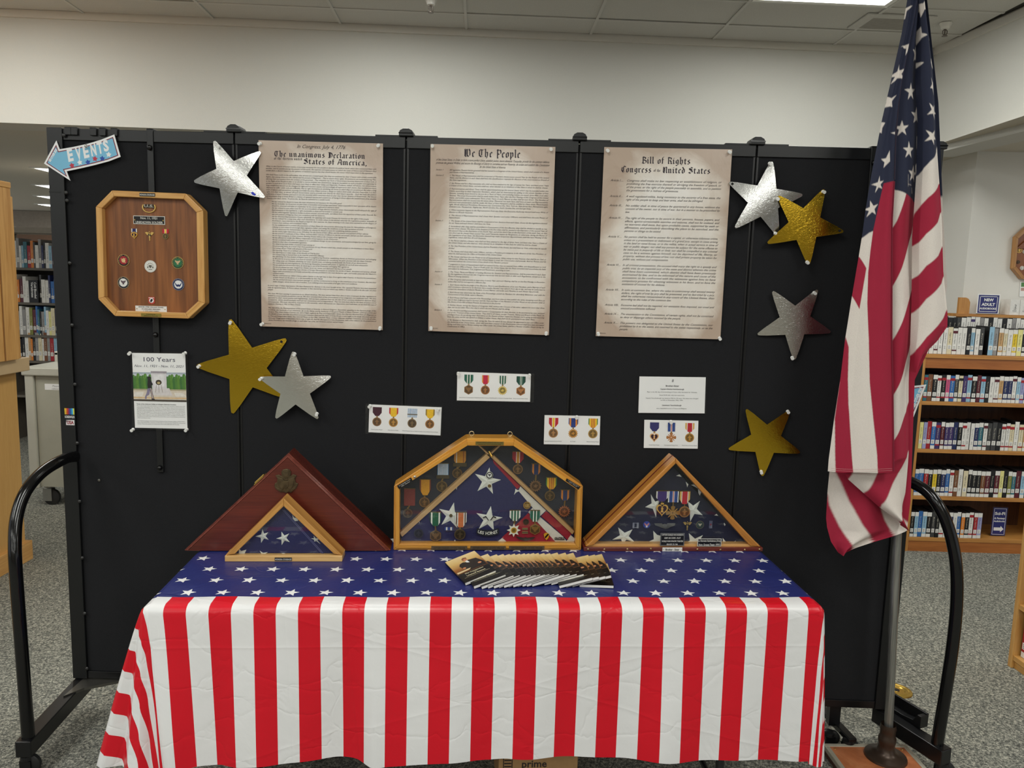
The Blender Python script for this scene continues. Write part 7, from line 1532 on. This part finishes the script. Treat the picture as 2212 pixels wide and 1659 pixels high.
rowsB = {
 'top of the oak bookcase': (ztop, 2.555, .166, [('white', 'maroon'), 'white', ('white', 'maroon'), 'white', 'white', 'cream', ('white', 'maroon'), 'white', 'white', 'black', ('light blue', 'white'), 'white', 'dark grey', None, 'light blue', 'grey', ('tan', 'white'), ('cream', 'white'), 'white', ('yellow', 'white'), 'pale yellow', ('black', 'white'), 'white', 'maroon', 'white', ('blue', 'white'), 'white', 'cream', 'black', 'white']),
 'upper shelf of the oak bookcase': (zsh[3], 2.575, .166, [('teal', 'red'), 'brown', ('black', 'white'), ('white', 'red'), ('black', 'red'), ('pink', 'white'), ('blue', 'red'), ('dark grey', 'white'), ('cream', 'black'), 'purple', ('light blue', 'red'), ('black', 'white'), 'maroon', ('light blue', 'red'), 'black', 'white', ('white', 'maroon'), ('tan', 'white'), ('navy', 'white'), ('navy', 'white'), ('white', 'maroon'), ('light blue', 'white'), ('lavender', 'red'), ('navy', 'white'), ('light blue', 'white'), ('teal', 'white'), 'white', 'light blue', 'purple', ('white', 'maroon'), 'white', 'black', 'red', 'white']),
 'middle shelf of the oak bookcase': (zsh[2], 2.575, .172, ['pale yellow', 'lavender', 'red', ('blue', 'white'), ('purple', 'red'), ('maroon', 'white'), ('purple', 'white'), ('purple', 'white'), 'navy', ('black', 'white'), ('white', 'red'), 'white', 'white', ('navy', 'white'), ('teal', 'white'), ('white', 'maroon'), 'dark grey', 'dark grey', 'black', ('white', 'red'), ('white', 'red'), ('cream', 'red'), 'white', ('cream', 'red'), ('tan', 'white'), 'black', ('orange', 'black'), 'white', 'white', 'cream', ('black', 'white'), 'white', 'red', 'white']),
 'lower shelf of the oak bookcase': (zsh[1], 2.575, .172, [('blue', 'white'), ('blue', 'white'), ('red', 'white'), ('black', 'white'), ('yellow', 'white'), ('black', 'white'), ('navy', 'white'), ('blue', 'white'), ('white', 'red'), 'brown', 'white', 'cream', ('black', 'white'), ('black', 'white'), ('black', 'white'), ('brown', 'white'), ('maroon', 'white'), 'black', ('maroon', 'white'), 'pale yellow', 'black', ('olive', 'white'), ('teal', 'white'), 'maroon', ('light blue', 'white'), 'black', 'white', 'green', 'white']),
 'bottom shelf of the oak bookcase': (zsh[0], 2.575, .166, [('black', 'white'), ('light blue', 'white'), 'blue', ('light blue', 'white'), ('black', 'white'), 'dark grey', 'black', ('white', 'red'), 'white', ('navy', 'white'), 'white', ('blue', 'white'), ('orange', 'white'), ('black', 'white'), ('white', 'red'), ('red', 'white'), ('lavender', 'white')])}
def oneword(s): return s[0] if isinstance(s, tuple) else s
for sh, (z, x, hh, specs) in rowsB.items():
    n_ = 0; rr = random.Random(len(sh))
    for s in specs:
        wd = rr.uniform(.0245, .0315)
        if 'top' in sh or 'lower' in sh: wd *= 1.02
        if s is None: x += .028; continue
        if x+wd > bx1-.03: break
        n_ += 1; cp = s[1] if isinstance(s, tuple) else None
        lab = '%s%s audiobook, %s from the left on the %s' % (oneword(s), (' and '+cp) if cp and cp != oneword(s) else '', ordinal(n_), "oak bookcase's "+sh.split(' of ')[0].replace('top', 'top board'))
        book(FBC.off(0, 0, -.006-rr.uniform(0, .006)), x, x+wd-.0012, z+.0005, hh+rr.uniform(-.004, .006)+(.012 if rr.random() < .08 else 0), .15, s, lab, 'audiobooks on the '+sh, r=rr); x += wd
def stand_sign(F, a0, a1, b0, b1, label, lines, arrow=False, acr=False):
    t_ = thing('shelf_sign', label, 'sign', F.P((a0+a1)/2, b0, 0)); nv = paint((40, 44, 112), .35)
    mb = MB(); e = (a1-a0)*.05; mb.box(F, a0-e, a1+e, b0, b1+e, -.003, 0, GLASS if acr else white); mb.box(F, a0-e, a1+e, b0, b0+.003, -.05, 0, GLASS if acr else white); emit('holder', mb, t_)
    mb = MB(); mb.box(F, a0, a1, b0+e, b1, 0, .0006, nv)
    i0, i1, j0, j1 = a0+e*1.3, a1-e*1.3, b0+e*2.3, b1-e*1.3; q = e*.5
    for r4 in ((i0, i1, j0, j0+q), (i0, i1, j1-q, j1), (i0, i0+q, j0, j1), (i1-q, i1, j0, j1)): mb.box(F, *r4, .0006, .0009, white)
    H_ = b1-b0
    for tx, fy, sz, ft in lines: mb.text(tx, F, (a0+a1)/2, b0+H_*fy, H_*sz, white, .001, 'C', 3, fit=(a1-a0)*ft)
    if arrow:
        y, x0_, x1_ = b0+H_*.25, a0+(a1-a0)*.16, a0+(a1-a0)*.86; u = H_*.055
        mb.prism([(x0_, y-u), (x1_-u*2, y-u), (x1_-u*2, y-u*2), (x1_, y), (x1_-u*2, y+u*2), (x1_-u*2, y+u), (x0_, y+u)], F, .0006, .001, white)
    emit('sign_face', mb, t_)
F = FBC.off(0, 0, -.07); q0, q1 = F.ab(2140, 1153), F.ab(2177, 1097)
stand_sign(F, q0[0], q1[0], zsh[0]+.001, q1[1], 'blue Sci-Fi and Fantasy Audiobooks sign with a white arrow, on the bottom shelf', [('Sci-Fi', .75, .135, .72), ('& Fantasy', .6, .085, .74), ('Audiobooks', .5, .075, .76)], True, True)
# tier behind: riser with more cases, wall shelf, sign
y2 = 5.0; F2t = Frame((0, y2, 0), (1, 0, 0), (0, 0, 1), (0, -1, 0)); z2t = F2t.ab(2100, 684)[1]-.168
ws = thing('wall_shelf', 'raised oak display shelf against the white wall behind the low bookcase', 'shelf', (3.05, 5.1, 0))
zw = Frame((0, 5.06, 0), (1, 0, 0), (0, 0, 1), (0, -1, 0)).ab(2130, 679)[1]
mb = MB(); mb.box(F2t, 2.56, 3.5, z2t-.02, z2t, -.17, .02, hw); emit('lower_board', mb, ws)
mb = MB(); mb.box(F2t, 2.56, 2.582, 0, z2t-.02, -.17, -.115, vw); mb.box(F2t, 3.478, 3.5, 0, z2t-.02, -.17, -.115, vw); emit('side_panel', mb, ws)
e0 = F2t.ab(2083, 660)[0]; e1 = F2t.ab(2107, 660)[0]
mb = MB(); mb.box(F2t, e0-.02, 3.5, zw-.018, zw, -.19, -.05, hw); emit('upper_board', mb, ws)
mb = MB(); FE = Frame((e0+.05, 5.06, 0), (0, 1, 0), (0, 0, 1), (-1, 0, 0)); zt_ = F2t.ab(2095, 643)[1]
mb = MB(); F_ = F2t.off(0, 0, -.06); mb.prism([(e0, z2t), (e1, z2t), (e1, zt_-.03), (e1-.012, zt_-.008), (e1-.03, zt_), (e0, zt_)], F_, -.02, 0, vw); emit('end_bracket', mb, ws)
mb = MB(); b_a, b_b = F2t.ab(2160, 650)[0], F2t.ab(2172, 650)[0]; mb.box(F2t, b_a, b_b, zw, F2t.ab(2160, 651)[1], -.19, -.165, vw); emit('back_bracket', mb, ws)
x = 2.6; rr = random.Random(5); n_ = 0
for s in ['white', 'dark grey', 'white', ('white', 'red'), 'white', ('white', 'black'), 'black', 'black', 'black', 'dark grey', 'white', 'white', ('white', 'purple'), 'white', 'grey', 'white', 'black', 'white', 'white', 'black', 'white', 'grey', 'white', 'white', 'black', 'white', 'cream', 'white']:
    wd = rr.uniform(.026, .033)
    if x+wd > 3.47: break
    n_ += 1; book(F2t.off(0, 0, -.004), x, x+wd-.0015, z2t+.0005, .165+rr.uniform(-.008, .003), .04, s, '%s audiobook, %s from the left in the raised row behind the top row' % (oneword(s), ordinal(n_)), 'audiobooks in the raised back row', r=rr); x += wd
F = Frame((0, 5.075, 0), (1, 0, 0), (0, 0, 1), (0, -1, 0)); q0, q1 = F.ab(2111, 674), F.ab(2159, 638)
stand_sign(F, q0[0], q1[0], zw+.001, q1[1], 'blue NEW ADULT AUDIOBOOKS sign with a white border, above the oak bookcase', [('NEW', .68, .2, .46), ('ADULT', .44, .2, .64), ('AUDIOBOOKS', .25, .13, .8)])
F = Frame((0, 5.06, 0), (1, 0, 0), (0, 0, 1), (0, -1, 0)); a0 = F.ab(2172, 660)[0]; zt_ = F.ab(2180, 645)[1]
for k in range(3):
    xx = a0+.065*k+.002; o = book(F, xx+.03, xx+.092, zw+.0008, zt_-zw-.006, .10, 'white', '%s white boxed audiobook set on the raised shelf beside the blue sign' % ('nearest', 'second', 'third')[k], 'boxed sets on the raised shelf', 'boxed_set', 'boxed set', 'box')
# wall plaque and sheet at the right edge
FW = Frame((0, pb.y-.0035, 0), (1, 0, 0), (0, 0, 1), (0, -1, 0))
oc = [FW.ab(*p) for p in [(2212, 489), (2187, 512), (2181, 580), (2200, 603), (2240, 604), (2262, 580), (2266, 512), (2245, 489)]]
wp = thing('wall_plaque', 'octagonal wooden plaque hanging on the white wall at the right edge', 'plaque', FW.P(oc[4][0], oc[4][1], 0))
cxm = sum(p[0] for p in oc)/8; cym = sum(p[1] for p in oc)/8; oi = [(cxm+(a-cxm)*.87, cym+(b-cym)*.87) for a, b in oc]
frame_bars(wp, FW, oc, oi, 0, .04, 'wall_plaque_oak', (196, 146, 88), (150, 100, 50), bevel=.002)
mb = MB(); mb.prism(oi, FW, 0, .015, wood('wall_plaque_back', (156, 92, 44), (116, 62, 26), (0, 0, 1), .4)); emit('back_panel', mb, wp)
for (px, py), r, cl in (((2201, 540), .02, (190, 150, 80)), ((2199, 566), .012, (90, 70, 50)), ((2207, 579), .013, (220, 216, 206)), ((2212, 544), .012, (200, 190, 170))):
    a, b = FW.ab(px, py, .015); mb = MB(); pendant(mb, FW, a, b, r, 'disc', cl, .015, .019); emit('badge', mb, wp)
mb = MB(); q = [FW.ab(*p, .016) for p in [(2193, 537), (2230, 536), (2222, 512)]]; mb.prism(q, FW, .015, .03, wood('wall_plaque_back', (156, 92, 44), (116, 62, 26), (1, 0, 0), .4)); emit('shelf_triangle', mb, wp)
pgw = Page([(2204, 609), (2240, 609), (2239, 641), (2202, 641)], .001, FW); wsht = thing('wall_notice', 'small printed sheet with a green top, on the wall under the octagonal plaque', 'notice', pgw.center(.001))
mb = MB(); mb.prism(pgw.P(rect(0, -pgw.H, pgw.W, 0)), FW, 0, .001, white); emit('sheet', mb, wsht)
mb = MB(); mb.prism(pgw.P(rect(pgw.W*.06, -pgw.H*.33, pgw.W*.9, -pgw.H*.04)), FW, .001, .0013, paint((86, 136, 78), .5)); mb.prism(pgw.P(rect(pgw.W*.06, -pgw.H*.6, pgw.W*.9, -pgw.H*.4)), FW, .001, .0013, paint((190, 150, 140), .5)); emit('print', mb, wsht)

# ---- second bookcase, cut by the right edge
g0, g1 = atz(2176, 1437, 0), atz(2212, 1464, 0)
FN = Frame((g0.x, g0.y, 0), (g1.x-g0.x, g1.y-g0.y, 0), (0, 0, 1), (g1.y-g0.y, -(g1.x-g0.x), 0)); 
if FN.n.x > 0: FN = Frame(FN.o, FN.u, FN.v, -FN.n)
nb = thing('bookcase', 'pale oak bookcase cut by the right edge, holding leaning books', 'bookcase', FN.P(.4, 0, -.15))
pw1, pw2 = (214, 166, 96), (180, 128, 62); pv = wood('pale_bookcase_oak', pw1, pw2, (0, 0, 1), .4); ph = wood('pale_bookcase_oak', pw1, pw2, FN.u, .4)
mb = MB(); mb.box(FN, 0, .024, 0, 1.14, -.3, 0, pv); emit('side_panel', mb, nb, bevel=.001)
mb = MB(); mb.box(FN, .9, .924, 0, 1.14, -.3, 0, pv); emit('side_panel', mb, nb, bevel=.001)
zsn = [FN.ab(2182, 1412)[1], FN.ab(2196, 1303)[1], FN.ab(2207, 1183)[1]]
for z in zsn: mb = MB(); mb.box(FN, .024, .9, z-.022, z, -.29, -.004, ph); emit('shelf', mb, nb, bevel=.001)
mb = MB(); mb.box(FN, 0, .924, 1.14, 1.165, -.3, .005, ph); emit('top_board', mb, nb)
mb = MB(); mb.box(FN, .024, .9, 0, zsn[0]-.022, -.03, -.014, ph); emit('toe_board', mb, nb)
mb = MB(); mb.box(FN, .024, .9, 0, 1.14, -.3, -.29, ph); emit('back_panel', mb, nb)
rr = random.Random(11)
for si, (z, nm) in enumerate(zip(zsn[:2], ('bottom shelf', 'middle shelf'))):
    x = .034; sp = [('red', 'white'), 'cream', 'white', 'navy', ][:3] if si == 0 else [('white', 'red'), ('navy', 'white'), 'white']
    for k, s in enumerate(sp):
        wd = .034 if k == 0 else rr.uniform(.024, .034); hh = .2 if si == 0 else .19
        ang = -.0
        book(FN.off(0, 0, -.03), x, x+wd-.001, z+.0006, hh, .17, s, '%s book, %s from the left on the pale bookcase\'s %s' % (oneword(s), ordinal(k+1), nm), 'books in the pale oak bookcase', 'book', 'book', 'case', r=rr); x += wd

# ================================================================== LEFT SIDE: DESK, CART, STACKS
oakv = wood('desk_oak', (222, 172, 104), (186, 132, 68), (0, 0, 1), .4, .7); oaky = wood('desk_oak', (222, 172, 104), (186, 132, 68), (0, 1, 0), .4, .7); lam = wood('desk_laminate', (206, 160, 92), (196, 148, 80), (0, 0, 1), .5, 2.2); ctop = paint((196, 168, 128), .4, var=.03, scale=14)
XD = -2.76; dy1 = aty(45, 1165, 4.2).y
pd = aty(45, 1000, 4.2); XD = pd.x; DY = 4.2
dk = thing('service_desk', 'oak service desk with a tall oak hutch, cut by the left edge', 'desk', (XD-.5, 3.4, 0))
ct = aty(65, 800, DY+.04); zc0, zc1 = ct.z, aty(65, 771, DY+.04).z
mb = MB(); mb.box(FLAT, XD-1.0, XD, 2.5, DY, .0, zc0, lam); emit('counter_body', mb, dk)
tp = aty(70, 1166, DY+.02); mb = MB(); mb.box(FLAT, XD-1.0, tp.x, 2.5, DY+.02, 0, tp.z, oaky); emit('base_trim', mb, dk, bevel=.003)
mb = MB(); mb.box(FLAT, XD-1.05, ct.x, 2.45, DY+.04, zc0, zc1, ctop); emit('countertop', mb, dk, bevel=.004)
hb = aty(27, 425, DY-.03); hx = hb.x; mb = MB(); mb.box(FLAT, hx-.9, hx, DY-.08, DY-.03, zc1, hb.z, oakv); emit('hutch_back', mb, dk, bevel=.003)
ha = aty(12, 405, DY-.12); mb = MB(); mb.box(FLAT, ha.x-.03, ha.x, 2.6, DY-.082, zc1, ha.z, oakv); emit('hutch_side', mb, dk, bevel=.003)
mb = MB(); mb.box(FLAT, ha.x-.9, ha.x+.004, 2.6, DY-.082, ha.z, ha.z+.03, oaky); emit('hutch_top', mb, dk, bevel=.003)
for k in range(3): mb = MB(); y = DY-.2-.16*k; mb.box(FLAT, ha.x, ha.x+.004, y-.004, y+.004, zc1, ha.z, paint((150, 104, 54), .5)); emit('panel_groove', mb, dk)
# grey metal cart
YC = 5.2; FCt = Frame((0, YC, 0), (1, 0, 0), (0, 0, 1), (0, -1, 0)); gm = paint((176, 174, 158), .45, .1, .03, 12); gm2 = paint((196, 194, 180), .4, .1, .03, 12)
x0, zt_ = FCt.ab(62, 797); zb_ = FCt.ab(140, 1054)[1]; x1 = x0+.95
kt = thing('book_cart', 'grey metal book cart on casters behind the desk', 'cart', ((x0+x1)/2, YC+.25, 0))
mb = MB(); mb.box(FCt, x0+.03, x1-.03, zb_, zt_-.04, -.45, -.02, gm); emit('cabinet_panel', mb, kt)
for a in (x0-.035, x1-.03): mb = MB(); mb.box(FCt, a, a+.06, zb_-.01, zt_, -.45, 0, gm2); emit('corner_post', mb, kt, bevel=.006)
mb = MB(); mb.box(FCt, x0-.05, x1+.03, zt_-.045, zt_+.012, -.47, .01, gm2); emit('top_edge', mb, kt, bevel=.008)
zl = FCt.ab(60, 773)[1]; mb = MB(); mb.box(FCt, x0-.08, x1+.03, zl-.025, zl+.005, -.47, -.43, gm2); mb.box(FCt, x0-.08, x0-.05, zt_, zl, -.47, -.43, gm2); mb.box(FCt, x1, x1+.03, zt_, zl, -.47, -.43, gm2); emit('rail', mb, kt, bevel=.006)
q0, q1 = FCt.ab(97, 842, -.019), FCt.ab(136, 830, -.019); mb = MB(); mb.box(FCt, q0[0], q0[0]+.2, q0[1], q1[1], -.02, -.019, white); mb.text('Please return', FCt, q0[0]+.1, q0[1]+.022, .018, paint((150, 148, 150), .5), -.0186, 'C', 0, .2); mb.text('reference books', FCt, q0[0]+.1, q0[1]+.004, .016, paint((150, 148, 150), .5), -.0186, 'C', 0, .2); emit('paper_label', mb, kt)
for a in (x0+.06, x1-.1):
    for cdep in (.06, .38):
        c_ = FCt.P(a, 0, -cdep); mb = MB(); mb.lathe([(.03, zb_-.002), (.03, zb_-.012), (.012, zb_-.02)], c_, (0, 0, 1), paint((176, 176, 172), .3, .9), 14); mb.box(FCt, a-.03, a+.03, .03, zb_-.02, -cdep-.024, -cdep-.02, paint((170, 170, 166), .3, .9)); mb.box(FCt, a-.03, a+.03, .03, zb_-.02, -cdep+.02, -cdep+.024, paint((170, 170, 166), .3, .9)); cs = emit('caster', mb, kt)
        mb = MB(); rw = min(.056, zb_*.45); mb.lathe([(rw*.75, -.017), (rw, -.012), (rw, .012), (rw*.75, .017)], FCt.P(a+.02, rw, -cdep), (0, 1, 0), paint((34, 34, 34), .6), 20); emit('wheel', mb, cs, smooth=50)
# steel library stack
YS = 7.2; FSt = Frame((0, YS, 0), (1, 0, 0), (0, 0, 1), (0, -1, 0)); st_m = paint((104, 98, 88), .5, .2); sx0, sx1 = -4.8, -3.3
lsz = [FSt.ab(80, 775)[1]-.02, FSt.ab(80, 724)[1], FSt.ab(80, 654)[1], FSt.ab(80, 579)[1]]; zcan = FSt.ab(80, 499)[1]
sk = thing('library_stack', 'steel library shelving packed with books, seen between the desk and the divider', 'bookshelf', ((sx0+sx1)/2, YS+.15, 0))
for a in (sx0-.03, sx1): mb = MB(); mb.box(FSt, a, a+.03, 0, zcan+.05, -.3, 0, st_m); emit('upright', mb, sk)
for z in [lsz[0]-.33]+lsz: mb = MB(); mb.box(FSt, sx0, sx1, z-.022, z, -.28, 0, st_m); emit('shelf', mb, sk)
mb = MB(); mb.box(FSt, sx0-.03, sx1+.03, zcan-.02, zcan+.03, -.3, .03, paint((150, 142, 130), .5)); emit('canopy', mb, sk)
mb = MB(); mb.box(FSt, sx0, sx1, 0, lsz[3], -.3, -.285, paint((58, 54, 50), .7)); emit('back_panel', mb, sk)
mb = MB()
vs, ve = FSt.ab(61, 605, .004), FSt.ab(84, 667, .004)
shelves = [('fourth shelf down', lsz[0]), ('third shelf down', lsz[1]), ('second shelf down', lsz[2]), ('top shelf', lsz[3])]
specL = {'top shelf': 'white,white,grey,white,light blue,teal,red,orange,dark grey,white,grey,navy,black,white,light blue,maroon,brown,orange,orange,tan,black,white,cream,olive,pale yellow', 'second shelf down': 'white,orange,maroon,white,white,dark grey,grey,*,dark grey,white,white,navy,blue,blue,navy,blue,grey,navy,cream,white,teal,black,white', 'third shelf down': 'dark grey,grey,white,grey,white,olive,maroon,blue,teal,black,grey,light blue,white,pale yellow,cream,navy,light blue,olive,pale yellow,yellow,black,white,blue', 'fourth shelf down': 'dark grey,black,black,white,tan,orange,black,grey,cream,white,brown,grey,red,light blue,light blue,grey,white,dark grey,white,maroon,teal,black'}
rr = random.Random(3)
for nm, z in shelves:
    x = FSt.ab(27, 650)[0]; n_ = 0; x = sx0+.02 if x < sx0+.02 else x
    for s in specL[nm].split(','):
        if s == '*':
            t_ = thing('subject_sign', 'black shelf sign reading Cold Blooded Vertebrates, standing among the books on the second shelf', 'sign', FSt.P((vs[0]+ve[0])/2, z, 0)); mb = MB(); mb.box(FSt, vs[0], ve[0], z+.001, vs[1], -.16, .004, paint((18, 18, 20), .4)); emit('block', mb, t_)
            mb = MB(); w_ = ve[0]-vs[0]; hb_ = vs[1]-z
            for q, tx in enumerate(('Cold Blooded', 'Vertebrates')): mb.text(tx, FSt.rot(-math.pi/2, vs[0]+w_*(.60-.33*q), vs[1]-hb_*.09, .0046), 0, 0, w_*.34, white, 0, 'L', 1, fit=hb_*(.72 if q == 0 else .68))
            emit('lettering', mb, t_); x = ve[0]+.003; continue
        wd = rr.choice((.018, .022, .026, .03, .034))
        if specL[nm].find('*') > 0 and x < vs[0] and x+wd > vs[0]-.001: wd = vs[0]-.001-x
        if wd < .008: continue
        if x+wd > sx1-.02: break
        n_ += 1; book(FSt.off(0, 0, -.012-rr.uniform(0, .01)), x, x+wd-.0012, z+.0006, rr.uniform(.2, .27), .19, s, '%s book, %s from the left on the far steel stack\'s %s' % (s, ordinal(n_), nm.replace(' down', '')), 'books in the steel stack', 'book', 'book', 'hard', r=rr); x += wd
